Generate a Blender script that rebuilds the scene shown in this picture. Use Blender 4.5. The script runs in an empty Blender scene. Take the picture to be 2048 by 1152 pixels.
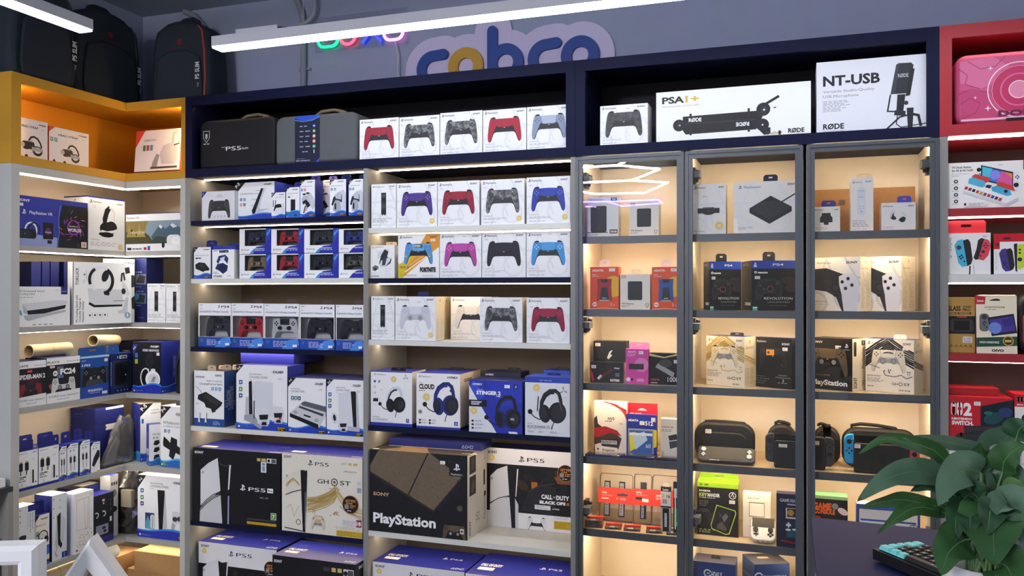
import bpy,math,random
from mathutils import Vector,Matrix
random.seed(7)
SC=bpy.context.scene
COL=SC.collection
# camera, world, exposure
H=1.60
FPX,YAW,PIT=1653.2,0.33238,0.003555
cam_d=bpy.data.cameras.new('camera')
cam_d.sensor_width=36.0
cam_d.lens=FPX*36.0/2048.0
cam_d.clip_start=0.05
cam=bpy.data.objects.new('camera',cam_d)
COL.objects.link(cam)
cam.location=(0,0,H)
cam.rotation_euler=(math.pi/2+PIT,0,YAW)
SC.camera=cam
SC.view_settings.view_transform='Standard'
SC.view_settings.look='None'
SC.view_settings.gamma=1
SC.view_settings.use_curve_mapping=False
SC.view_settings.exposure=1.7
SC.cycles.use_denoising=True
SC.cycles.max_bounces=6
SC.cycles.diffuse_bounces=3
SC.cycles.glossy_bounces=3
SC.cycles.transparent_max_bounces=12
SC.cycles.transmission_bounces=4
SC.cycles.caustics_reflective=False
SC.cycles.caustics_refractive=False
SC.cycles.sample_clamp_indirect=4.0
world=bpy.data.worlds.new('shop_ambience')
SC.world=world
world.use_nodes=True
world.node_tree.nodes['Background'].inputs[0].default_value=(0.95,0.96,1.0,1)
world.node_tree.nodes['Background'].inputs[1].default_value=0.20
S_LINEAR,S_LED,S_LEDC,S_TUBE,S_NEON=7.0,10.0,26.0,130.0,0.9
# picture ray helpers (to measure places from the photograph)
_cy,_sy,_cp,_sp=math.cos(YAW),math.sin(YAW),math.cos(PIT),math.sin(PIT)
_fw=Vector((-_sy*_cp,_cy*_cp,_sp));_rt=Vector((_cy,_sy,0));_up=_rt.cross(_fw)
def ray(x,y):return _fw+_rt*((x-1024)/FPX)+_up*((576-y)/FPX)
def aty(x,y,Y):d=ray(x,y);return d*(Y/d.y)
def atx(x,y,X):d=ray(x,y);return d*(X/d.x)
def atz(x,y,Z):d=ray(x,y);return d*(Z/d.z)
def atw(x,y,w):return ray(x,y)*w
def crop(x0,y0,s):return lambda x,y=0:(x0+x/s,y0+y/s)
D,XL,BACK,LEFT,CEIL=2.81,-2.721,3.16,-2.96,1.31
# materials
_M={}
def lin(h):
 c=[int(h[i:i+2],16)/255 for i in(0,2,4)]
 return tuple(((v/12.92)if v<=.04045 else((v+.055)/1.055)**2.4)for v in c)+(1,)
def mat(h,rough=.45,metal=0.,emit=0.,spec=.28,noise=0.,nscale=60.,bump=0.):
 k=(h,rough,metal,emit,spec,noise,nscale,bump)
 if k in _M:return _M[k]
 m=bpy.data.materials.new('paint_'+h);m.use_nodes=True
 nt=m.node_tree;b=nt.nodes['Principled BSDF']
 b.inputs['Base Color'].default_value=lin(h)
 b.inputs['Roughness'].default_value=rough
 b.inputs['Metallic'].default_value=metal
 b.inputs['Specular IOR Level'].default_value=spec
 if emit:
  b.inputs['Emission Color'].default_value=lin(h);b.inputs['Emission Strength'].default_value=emit
 if noise or bump:
  tc=nt.nodes.new('ShaderNodeTexCoord');n=nt.nodes.new('ShaderNodeTexNoise')
  n.inputs['Scale'].default_value=nscale;n.inputs['Detail'].default_value=4
  nt.links.new(tc.outputs['Object'],n.inputs['Vector'])
  if noise:
   mx=nt.nodes.new('ShaderNodeMix');mx.data_type='RGBA';mx.blend_type='MULTIPLY'
   mx.inputs[0].default_value=noise
   mx.inputs[6].default_value=lin(h)
   nt.links.new(n.outputs['Color'],mx.inputs[7]);nt.links.new(mx.outputs[2],b.inputs['Base Color'])
  if bump:
   bp=nt.nodes.new('ShaderNodeBump');bp.inputs['Strength'].default_value=bump;bp.inputs['Distance'].default_value=.002
   nt.links.new(n.outputs['Fac'],bp.inputs['Height']);nt.links.new(bp.outputs['Normal'],b.inputs['Normal'])
 _M[k]=m;return m
def ramp_mat(key,cols,scale,rough=.5,detail=2.,mode='CONSTANT',dist=0.):
 if key in _M:return _M[key]
 m=bpy.data.materials.new(key);m.use_nodes=True;nt=m.node_tree;b=nt.nodes['Principled BSDF']
 tc=nt.nodes.new('ShaderNodeTexCoord');n=nt.nodes.new('ShaderNodeTexNoise');r=nt.nodes.new('ShaderNodeValToRGB')
 n.inputs['Scale'].default_value=scale;n.inputs['Detail'].default_value=detail;n.inputs['Distortion'].default_value=dist
 r.color_ramp.interpolation=mode
 e=r.color_ramp.elements
 while len(e)<len(cols):e.new(.5)
 for i,(p,c)in enumerate(cols):e[i].position=p;e[i].color=lin(c)
 nt.links.new(tc.outputs['Object'],n.inputs['Vector']);nt.links.new(n.outputs['Fac'],r.inputs['Fac'])
 nt.links.new(r.outputs['Color'],b.inputs['Base Color']);b.inputs['Roughness'].default_value=rough
 _M[key]=m;return m
def clear_mat(key,tint=(1,1,1,1),ior=1.45,rough=.02,boost=1.0):
 if key in _M:return _M[key]
 m=bpy.data.materials.new(key);m.use_nodes=True;nt=m.node_tree;nt.nodes.remove(nt.nodes['Principled BSDF'])
 t=nt.nodes.new('ShaderNodeBsdfTransparent');t.inputs[0].default_value=tint
 g=nt.nodes.new('ShaderNodeBsdfGlossy');g.inputs['Roughness'].default_value=rough
 f=nt.nodes.new('ShaderNodeFresnel');f.inputs['IOR'].default_value=ior
 mu=nt.nodes.new('ShaderNodeMath');mu.operation='MULTIPLY';mu.inputs[1].default_value=boost
 x=nt.nodes.new('ShaderNodeMixShader')
 nt.links.new(f.outputs[0],mu.inputs[0]);nt.links.new(mu.outputs[0],x.inputs[0])
 nt.links.new(t.outputs[0],x.inputs[1]);nt.links.new(g.outputs[0],x.inputs[2])
 nt.links.new(x.outputs[0],nt.nodes['Material Output'].inputs[0])
 _M[key]=m;return m
def glow(h,s):return mat(h,.5,0,s)
CAMO=lambda:ramp_mat('grey_camouflage',[(0,'34363a'),(.46,'55575a'),(.56,'7c7e80'),(.66,'45474a')],55,.45,1.5)
CAMOD=lambda:ramp_mat('dark_camouflage',[(0,'2a2b2e'),(.45,'38393c'),(.58,'4a4b4e')],55,.5,1.5)
CAMOG=lambda:ramp_mat('green_camouflage',[(0,'23261f'),(.44,'4d5240'),(.55,'86836a'),(.63,'2e3128')],60,.4,1.5)
KRAFT=lambda:mat('b98f5f',.8,0,0,.2,.35,90)
def haze_mat(key,col,dens,rough):
 if key in _M:return _M[key]
 m=clear_mat(key,(.96,.96,.97,1),1.45,rough,1.2);nt=m.node_tree;x=nt.nodes['Mix Shader']
 d=nt.nodes.new('ShaderNodeBsdfDiffuse');d.inputs[0].default_value=lin(col);y=nt.nodes.new('ShaderNodeMixShader');y.inputs[0].default_value=dens
 nt.links.new(x.outputs[0],y.inputs[1]);nt.links.new(d.outputs[0],y.inputs[2]);nt.links.new(y.outputs[0],nt.nodes['Material Output'].inputs[0]);return m
GLASS=lambda:clear_mat('door_glass',(.985,.99,.99,1),1.5,.0,.4)
FILM=lambda:clear_mat('clear_plastic',(.95,.96,.97,1),1.45,.08,1.3)
WOVEN=lambda:ramp_mat('brown_weave',[(.3,'4a3f30'),(.5,'6f5f49'),(.7,'564a38')],220,.55,3,'LINEAR',1.5)
def M(c):
 if isinstance(c,str):return mat(c)
 return c()if callable(c)and not isinstance(c,bpy.types.Material)else c
# mesh builder
class MB:
 def __init__(s):s.v=[];s.f=[];s.m=[];s.mats=[];s.sm=[]
 def mi(s,m):
  m=M(m)
  if m not in s.mats:s.mats.append(m)
  return s.mats.index(m)
 def add(s,vs,fs,m,smooth=False):
  o=len(s.v);s.v+=[tuple(v)for v in vs];i=s.mi(m)
  for f in fs:s.f.append(tuple(o+k for k in f));s.m.append(i);s.sm.append(smooth)
 def box(s,x0,x1,y0,y1,z0,z1,m,front=None,top=None,side=None,left=None,skip=''):
  vs=[(x0,y0,z0),(x1,y0,z0),(x1,y1,z0),(x0,y1,z0),(x0,y0,z1),(x1,y0,z1),(x1,y1,z1),(x0,y1,z1)]
  fs=dict(f=(0,1,5,4),r=(1,2,6,5),b=(2,3,7,6),l=(3,0,4,7),t=(4,5,6,7),d=(3,2,1,0))
  mm=dict(f=front or m,t=top or m,r=side or m,l=left or side or m,b=m,d=m)
  for k in fs:
   if k not in skip:s.add([vs[i]for i in fs[k]],[(0,1,2,3)],mm[k])
 def tube(s,pts,r,m,n=10,cap=True,smooth=True):
  pts=[Vector(p)for p in pts];rs=r if isinstance(r,(list,tuple))else[r]*len(pts)
  vs=[];prev=None
  for i,p in enumerate(pts):
   t=(pts[min(i+1,len(pts)-1)]-pts[max(i-1,0)]).normalized()
   if prev is None:
    a=t.orthogonal().normalized()
   else:
    a=prev-t*prev.dot(t);a=a.normalized()if a.length>1e-6 else t.orthogonal().normalized()
   prev=a;b=t.cross(a)
   for k in range(n):
    an=2*math.pi*k/n;vs.append(p+(a*math.cos(an)+b*math.sin(an))*rs[i])
  fs=[]
  for i in range(len(pts)-1):
   for k in range(n):fs.append((i*n+k,i*n+(k+1)%n,(i+1)*n+(k+1)%n,(i+1)*n+k))
  s.add(vs,fs,m,smooth)
  if cap:
   s.add(vs[:n],[tuple(range(n))[::-1]],m);s.add(vs[-n:],[tuple(range(n))],m)
 def prism(s,pts,O,U,V,N,t,m,bev=0.,side=None):
  """solid with outline pts (2D) on the plane O,U,V, thickness t along N, optional rounded rim"""
  O,U,V,N=map(Vector,(O,U,V,N));n=len(pts)
  ar=sum(pts[i][0]*pts[(i+1)%n][1]-pts[(i+1)%n][0]*pts[i][1]for i in range(n))
  if ar<0:pts=pts[::-1]
  def ring(ins,h):
   out=[]
   for i in range(n):
    a,b,c=Vector(pts[i-1]),Vector(pts[i]),Vector(pts[(i+1)%n])
    d=(b-a).normalized()if(b-a).length>1e-9 else Vector((1,0));e=(c-b).normalized()if(c-b).length>1e-9 else d
    nn=Vector((-(d.y+e.y),d.x+e.x));nn=nn.normalized()if nn.length>1e-6 else Vector((-d.y,d.x))
    q=b+nn*ins;out.append(O+U*q.x+V*q.y+N*h)
   return out
  rings=[ring(0,0),ring(0,t)]if not bev else[ring(bev,0),ring(0,bev),ring(0,t-bev),ring(bev*.3,t-bev*.3),ring(bev,t)]
  vs=[p for r in rings for p in r];fs=[]
  for k in range(len(rings)-1):
   for i in range(n):fs.append((k*n+i,k*n+(i+1)%n,(k+1)*n+(i+1)%n,(k+1)*n+i))
  s.add(vs,fs,side or m,bool(bev));s.add(rings[-1],[tuple(range(n))],m);s.add(rings[0],[tuple(range(n))[::-1]],m)
 def build(s,name,parent=None,loc=None,rz=0.,mtx=None):
  me=bpy.data.meshes.new(name);me.from_pydata(s.v,[],s.f)
  for m in s.mats:me.materials.append(m)
  me.polygons.foreach_set('material_index',s.m);me.polygons.foreach_set('use_smooth',s.sm);me.update()
  o=bpy.data.objects.new(name,me);COL.objects.link(o)
  if parent:o.parent=parent
  if mtx is not None:o.matrix_world=mtx
  elif loc is not None:o.location=loc;o.rotation_euler=(0,0,rz)
  return o
def up(p):return Vector((p[0],p[1],p[2]+H))
def tag(o,label=None,cat=None,group=None,kind=None):
 if label:o['label']=label
 if cat:o['category']=cat
 if group:o['group']=group
 if kind:o['kind']=kind
 return o
def empty(name,loc,rz=0.,label=None,cat=None,group=None):
 o=bpy.data.objects.new(name,None);o.empty_display_size=.05;COL.objects.link(o)
 o.location=loc;o.rotation_euler=(0,0,rz);return tag(o,label,cat,group)
# lettering
_T={}
def glyphs(s,bold,sp):
 k=(s,bold,sp)
 if k not in _T:
  c=bpy.data.curves.new('lettering','FONT');c.body=s;c.size=1;c.resolution_u=2 if len(s)>3 else 3;c.offset=bold;c.space_character=sp
  o=bpy.data.objects.new('lettering',c);me=bpy.data.meshes.new_from_object(o)
  vs=[(v.co.x,v.co.y)for v in me.vertices];fs=[tuple(p.vertices)for p in me.polygons]
  bpy.data.objects.remove(o);bpy.data.curves.remove(c);bpy.data.meshes.remove(me)
  if vs:
   x0=min(v[0]for v in vs);x1=max(v[0]for v in vs)
  else:x0,x1=0,1
  _T[k]=(vs,fs,x0,x1)
 return _T[k]
def clip(poly,w,h):
 for ax,lim,sg in((0,0,1),(0,w,-1),(1,0,1),(1,h,-1)):
  out=[]
  for i in range(len(poly)):
   a,b=poly[i-1],poly[i];ia=sg*(a[ax]-lim)>=-1e-9;ib=sg*(b[ax]-lim)>=-1e-9
   if ia!=ib:
    t=(lim-a[ax])/(b[ax]-a[ax]);out.append((a[0]+t*(b[0]-a[0]),a[1]+t*(b[1]-a[1])))
   if ib:out.append(b)
  poly=out
  if not poly:return[]
 return poly
class Art:
 """print on one face; u runs 0..1 left to right, v 0..1 top to bottom"""
 def __init__(s,mb,O,U,V,N,w,h,lay=1,owner=None):
  s.mb,s.O,s.U,s.V,s.N,s.w,s.h,s.lay,s.owner=mb,Vector(O),Vector(U),Vector(V),Vector(N),w,h,lay,owner
 def _put(s,pts2,faces,c,lift=0.):
  e=s.lay*3.5e-5+lift;s.lay+=1
  s.mb.add([s.O+s.U*x+s.V*y+s.N*e for x,y in pts2],faces,c)
 def mm(s,u,v):return(u*s.w,(1-v)*s.h)
 def raw(s,pts,c,noclip=False):
  if not noclip:pts=clip(pts,s.w,s.h)
  if len(pts)>=3:
   a=sum(pts[i][0]*pts[(i+1)%len(pts)][1]-pts[(i+1)%len(pts)][0]*pts[i][1]for i in range(len(pts)))
   if a<0:pts=pts[::-1]
   s._put(pts,[tuple(range(len(pts)))],c)
 def poly(s,pts,c):s.raw([s.mm(u,v)for u,v in pts],c)
 def rect(s,u0,v0,u1,v1,c):s.poly([(u0,v0),(u1,v0),(u1,v1),(u0,v1)],c)
 def rrect(s,u0,v0,u1,v1,r,c,n=4):
  (x0,y1),(x1,y0)=s.mm(u0,v0),s.mm(u1,v1);r=r*s.h;p=[]
  for cx,cy,a0 in((x1-r,y1-r,0),(x0+r,y1-r,90),(x0+r,y0+r,180),(x1-r,y0+r,270)):
   for i in range(n+1):
    a=math.radians(a0+90*i/n);p.append((cx+r*math.cos(a),cy+r*math.sin(a)))
  s.raw(p,c)
 def ell(s,u,v,ru,rv,c,n=20,rot=0.):
  x,y=s.mm(u,v);a0=math.radians(rot);p=[]
  for i in range(n):
   a=2*math.pi*i/n;ex,ey=ru*s.h*math.cos(a),rv*s.h*math.sin(a)
   p.append((x+ex*math.cos(a0)-ey*math.sin(a0),y+ex*math.sin(a0)+ey*math.cos(a0)))
  s.raw(p,c)
 def circ(s,u,v,r,c,n=20):s.ell(u,v,r,r,c,n)
 def line(s,pts,wd,c,closed=False):
  q=[Vector(s.mm(u,v))for u,v in pts];hw=wd*s.h/2;e=s.lay
  q=[p for i,p in enumerate(q)if i==0 or(p-q[i-1]).length>1e-6]
  if len(q)>2 and(q[0]-q[-1]).length<1e-5:q.pop();closed=True
  n=len(q);L=[]
  if n<2:return
  for i in range(n):
   a=q[i-1]if i or closed else None;b=q[(i+1)%n]if i<n-1 or closed else None
   d0=(q[i]-a).normalized()if a is not None else None;d1=(b-q[i]).normalized()if b is not None else None
   d=(d0 or d1)+(d1 or d0)
   if d.length<.2:d=Vector(d1 or d0)
   d.normalize();m=Vector((-d.y,d.x));k=hw/max(.45,abs(m.dot(Vector((-(d1 or d0).y,(d1 or d0).x)))))
   p=q[i]if a is not None and b is not None else q[i]+(d*hw*.5 if b is None else d*-hw*.5)
   L.append((p+m*k,p-m*k))
  for i in range(n if closed else n-1):
   a,b=L[i],L[(i+1)%n];s.lay=e;s.raw([tuple(a[0]),tuple(b[0]),tuple(b[1]),tuple(a[1])],c)
  s.lay=e+1
 def ring(s,u,v,r,wd,c,a0=0,a1=360,n=24,rv=None):
  rv=rv or r;k=s.h/s.w
  pts=[(u+r*k*math.cos(math.radians(a0+(a1-a0)*i/n)),v-rv*math.sin(math.radians(a0+(a1-a0)*i/n)))for i in range(n+1)]
  s.line(pts,wd,c)
 def shape(s,pts,u,v,sz,c,rot=0.,flip=1):
  x,y=s.mm(u,v);k=sz*s.h;a=math.radians(rot);o=[]
  for px,py in pts:
   px*=flip;py=-py
   o.append((x+k*(px*math.cos(a)-py*math.sin(a)),y+k*(px*math.sin(a)+py*math.cos(a))))
  s.raw(o,c)
 def text(s,t,u,v,cap,c,al='l',fw=None,b=0.,rot=0.,sp=1.0,mir=False):
  vs,fs,x0,x1=glyphs(t,b,sp);k=cap*s.h/.73;kx=k
  if fw:kx=fw*s.w/max(1e-6,x1-x0)
  if fw and abs(rot)==90:kx=fw*s.h/max(1e-6,x1-x0)
  wd=(x1-x0)*kx;ox={'l':0,'c':-wd/2,'r':-wd}[al];X,Y=s.mm(u,v);a=math.radians(rot);o=[]
  for x,y in vs:
   px=(x-x0)*kx+ox;py=y*k-cap*s.h/2
   if mir:px=-px
   o.append((X+px*math.cos(a)-py*math.sin(a),Y+px*math.sin(a)+py*math.cos(a)))
  s._put(o,fs,c)
 def small(s,u0,v0,u1,v1,n,c,fill=.5,words=3):
  e=s.lay
  for i in range(n):
   v=v0+(v1-v0)*(i+.5)/n;hh=(v1-v0)/n*fill/2;u=u0;end=u0+(u1-u0)*random.uniform(.6,1)
   for k in range(words):
    l=(end-u0)/words*random.uniform(.6,.95);s.lay=e
    s.rect(u,v-hh,min(u+l,u1),v+hh,c);u+=(end-u0)/words
  s.lay=e+1
 def pss(s,u,v,sz,c):
  for p in([(.36,0),(.36,.92),(.52,1),(.52,.22),(.58,.2),(.62,.26),(.62,.48),(.7,.52),(.8,.46),(.82,.3),(.78,.16),(.66,.08)],[(.34,.62),(.12,.7),(0,.8),(.1,.88),(.34,.84),(.34,.76),(.2,.8),(.16,.77),(.34,.7)],[(.56,.66),(.8,.6),(1,.68),(.98,.78),(.56,.92),(.56,.83),(.8,.75),(.82,.71),(.74,.69),(.56,.74)]):
   s.shape([(a-.5,b-.5)for a,b in p],u,v,sz,c)
 def part(s,name,label=None):
  mb=MB();s.owner.setdefault('parts',[]).append((name,mb,label))
  return Art(mb,s.O,s.U,s.V,s.N,s.w,s.h,s.lay+6,s.owner)
 def price(s,u,v,wu=.13,hv=.055,c='f4e9ea',label=None):
  a=s.part('price_sticker',label);a.rect(u-wu/2,v-hv/2,u+wu/2,v+hv/2,c)
  a.small(u-wu*.35,v-hv*.3,u+wu*.35,v+hv*.3,2,'b0a3a6')
 def seal(s,u,v,r=.05,label='round gold seal sticker'):
  a=s.part('seal_sticker',label);a.circ(u,v,r,'d9b545',24);a.ring(u,v,r*.78,r*.22,'f0dc96');a.circ(u,v,r*.42,'efe4bd',16);a.shape([(-.2,-.3),(.25,0),(-.2,.3)],u,v,r*.6,'d9b545')
# a carton: box with print, stickers and tabs
def carton(name,label,cat,P0,P1,h,dep,front='eef0f2',top=None,side=None,left=None,art=None,rart=None,lart=None,tart=None,tab=None,group=None,tilt=0.,extra=None):
 P0,P1=Vector(P0),Vector(P1);d=P1-P0;w=math.hypot(d.x,d.y);rz=math.atan2(d.y,d.x);c=(P0+P1)/2
 mb=MB();own={}
 mb.box(-w/2,w/2,0,dep,0,h,side or front,front,top or front,side or front,left or side or front)
 if art:art(Art(mb,(-w/2,0,0),(1,0,0),(0,0,1),(0,-1,0),w,h,1,own))
 if rart:rart(Art(mb,(w/2,0,0),(0,1,0),(0,0,1),(1,0,0),dep,h,1,own))
 if lart:lart(Art(mb,(-w/2,dep,0),(0,-1,0),(0,0,1),(-1,0,0),dep,h,1,own))
 if tart:tart(Art(mb,(-w/2,0,h),(1,0,0),(0,1,0),(0,0,1),w,dep,1,own))
 for tb in([tab]if isinstance(tab,tuple)else tab or[]):
  t=MB();u0,u1,th,tc=tb[:4];yy=dep*(tb[4]if len(tb)>4 else .5);x0,x1=(u0-.5)*w,(u1-.5)*w;wd=x1-x0
  e=min(.006,th*.3);s0,s1=x0+wd*.37,x1-wd*.37;z0,z1=h+th*.5,h+th*.7
  O=(0,yy,0);ax=((1,0,0),(0,0,1),(0,-1,0))
  for q in([(x0,h-.004),(x1,h-.004),(x1,z0),(x0,z0)],[(x0,z0),(s0,z0),(s0,z1),(x0,z1)],[(s1,z0),(x1,z0),(x1,z1),(s1,z1)],[(x0,z1),(x1,z1),(x1,h+th-e),(x1-e,h+th),(x0+e,h+th),(x0,h+th-e)]):
   t.prism(q,O,*ax,.0012,tc)
  own.setdefault('parts',[]).append(('hang_tab',t,tb[5]if len(tb)>5 else None))
 if extra:extra(own,w,h,dep)
 loc=up(c)+Vector((0,0,.0008+dep*math.sin(max(0,-tilt))))
 if own.get('parts'):
  r=empty(name,loc,rz,label,cat,group);mb.build('carton',r)
  for n,m,l in own['parts']:
   o=m.build(n,r)
   if l:o['label']=l
 else:
  r=tag(mb.build(name,None,loc,rz),label,cat,group)
 if tilt:r.rotation_euler=(tilt,0,rz)
 return r
def inner(x,z):
 for lo,hi in(((-2.93,-2.434),(-2.385,-.755),(-.712,.388),(.431,1.26))if z>.48 else((-2.93,-2.434),(-2.379,-1.572),(-1.549,-.753),(-.715,-.374),(-.338,.001),(.0455,.3915),(.4355,1.25))):
  if x<hi:return lo,hi
 return-9,9
def onmain(name,label,cat,c,x0,x1,yt,z,sb=.02,dep=.1,sb1=None,**k):
 """carton on a main-wall shelf: front edges at picture columns x0, x1, top at row yt, standing on height z, sb metres behind the shelf front"""
 a,t=c(x0,yt);b,_=c(x1,yt);Y0,Y1=D+sb,D+(sb if sb1 is None else sb1)
 p,q=aty(a,t,Y0),aty(b,t,Y1);m=(p+q)/2;lo,hi=inner(m.x,z);p.x=max(p.x+.0008,lo);q.x=min(q.x-.0008,hi)
 h=m.z-z if 'h' not in k else k.pop('h')
 return carton(name,label,cat,(p.x,Y0,z),(q.x,Y1,z),h,dep,**k)
def onleft(name,label,cat,c,x0,x1,yt,z,sb=.02,dep=.1,sb1=None,**k):
 """carton on the left-hand arm of the corner unit, facing into the shop"""
 a,t=c(x0,yt);b,_=c(x1,yt);X0,X1=XL-sb,XL-(sb if sb1 is None else sb1)
 p,q=atx(a,t,X0),atx(b,t,X1);m=(p+q)/2;p.y=max(p.y+.0008,2.262+(.0365 if sb<.02 and z<.48 else .042 if z>.48 and sb<.02 else .0195));q.y-=.0008
 h=m.z-z if 'h' not in k else k.pop('h')
 return carton(name,label,cat,(X0,p.y,z),(X1,q.y,z),h,dep,**k)
# the room
def slab(name,x0,x1,y0,y1,z0,z1,m):
 b=MB();c=Vector(((x0+x1)/2,(y0+y1)/2,z0));b.box(x0-c.x,x1-c.x,y0-c.y,y1-c.y,0,z1-z0,m)
 return tag(b.build(name,None,up(c)),kind='structure')
wallm=mat('a0a9c4',.85,0,0,.2,.12,14)
slab('floor',LEFT,4.6,-7,BACK,-H-.1,-H,mat('8d8a86',.35,0,0,.5,.2,4))
slab('ceiling',LEFT-.1,4.6,-7,BACK+.1,CEIL,CEIL+.1,mat('b4c0cc',.9,0,0,.2,.1,10))
slab('wall_back',LEFT-.1,4.6,BACK,BACK+.1,-H,CEIL,wallm)
slab('wall_left',LEFT-.1,LEFT,-7,BACK,-H,CEIL,wallm)
# furniture
GREY,BLUE,WHITE,TAUPE=mat('8b8b88',.5,0,0,.4,.08,30),mat('0d1334',.6,0,0,.15,.15,40),mat('d9dbd6',.4,0,0,.4,.06,30),mat('51483f',.6,0,0,.3,.1,30)
CREAM,ANTH,WARMW=mat('e3d7c4',.55,0,0,.3,.06,30),mat('4d5359',.42,.3,0,.5,.08,60),mat('cdbca8',.6,0,0,.3,.08,30)
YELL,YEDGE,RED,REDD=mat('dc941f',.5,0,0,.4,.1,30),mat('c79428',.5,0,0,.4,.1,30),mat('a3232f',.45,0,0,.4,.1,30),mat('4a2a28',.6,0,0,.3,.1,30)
LED,LEDC,LEDW=glow('ffe2bd',S_LED),glow('ffe4bc',S_LEDC),glow('fff2dc',S_LED)
class Unit:
 def __init__(s,name,label,cat,org,group=None):
  s.org=Vector(org);s.root=empty(name,up(org),0,label,cat,group)
 def part(s,name,fn,label=None,parent=None,kind=None):
  b=MB();fn(b);b.v=[(x-s.org.x,y-s.org.y,z-s.org.z)for x,y,z in b.v]
  o=b.build(name,parent or s.root)
  return tag(o,label,kind=kind)
 def bx(s,name,x0,x1,y0,y1,z0,z1,m,label=None,parent=None,**k):
  return s.part(name,lambda b:b.box(x0,x1,y0,y1,z0,z1,m,**k),label,parent)
YB=BACK-.005
# open shelving bays A and B: white and navy boards between grey panels
SHA=[(.290,BLUE),(.050,WHITE),(-.232,BLUE),(-.560,WHITE),(-.952,BLUE),(-1.345,WHITE)]
SHB=[(.240,WHITE),(.048,BLUE),(-.187,WHITE),(-.515,BLUE),(-.916,WHITE),(-1.32,BLUE)]
def bay(label,x0,x1,i0,i1,shelves):
 u=Unit('shelving_unit',label,'shelving',((x0+x1)/2,D,-H))
 u.bx('side_panel',x0,i0,D-.005,YB,-H,.469,GREY);u.bx('side_panel',i1,x1,D-.005,YB,-H,.469,GREY)
 u.bx('back_panel',i0,i1,YB-.016,YB,-H,.469,TAUPE)
 zs=[.470]+[z-.019 for z,_ in shelves]
 for z,m in shelves:u.bx('shelf',i0,i1,D,YB-.016,z-.019,z,m,'navy shelf board' if m is BLUE else 'white shelf board')
 for z in zs[:-1]:u.bx('light_strip',i0+.006,i1-.004,D+.072,D+.082,z-.0035,z-.0005,LED,'hidden warm strip added to brighten the yellow interior')
 u.bx('plinth',i0,i1,D+.03,D+.045,-H,-1.5,GREY)
bay('open grey shelving bay with navy and white boards beside the corner unit',-2.406,-1.5605,-2.381,-1.570,SHA)
bay('open grey shelving bay with white and navy boards left of the glass doors',-1.5605,-.7335,-1.551,-.751,SHB)
# navy upper cabinets
def upper(name,label,x0,x1,m,mi,z0=.4705,z1=.807,fr=.034,frt=.04,strip=None):
 u=Unit(name,label,'cabinet',((x0+x1)/2,D,z0))
 E=D-.006
 u.bx('bottom_board',x0,x1,E,YB,z0,z0+fr,m)
 u.part('top_board',lambda b:(b.box(x0,x1,E+.016,YB,z1-.018,z1,m),b.box(x0,x1,E,E+.016,z1-frt,z1,m)))
 for a,d in((x0,1),(x1,-1)):
  l,r=sorted((a,a+d*.018));l2,r2=sorted((a,a+d*fr))
  u.part('side_panel',lambda b:(b.box(l,r,E+.016,YB,z0+fr,z1-.018,m),b.box(l2,r2,E,E+.016,z0+fr,z1-frt,m)))
 u.bx('back_panel',x0+.018,x1-.018,YB-.016,YB,z0+fr,z1-.018,mi)
 if strip:u.bx('light_strip',strip[0],strip[1],D+.030,D+.038,z1-.0225,z1-.0185,glow('ffe2bd',strip[2]),'hidden warm strip added to brighten the yellow interior')
 return u
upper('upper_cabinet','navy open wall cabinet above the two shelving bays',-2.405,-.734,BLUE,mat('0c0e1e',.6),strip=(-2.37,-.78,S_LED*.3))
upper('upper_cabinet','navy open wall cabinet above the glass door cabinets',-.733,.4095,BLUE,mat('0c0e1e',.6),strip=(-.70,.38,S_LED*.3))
upper('upper_cabinet','red open wall cabinet at the right edge of the photo',.4105,1.28,mat('a82e38',.45),mat('3a1a1c',.6),strip=(.45,1.24,S_LED*.6))
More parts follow.
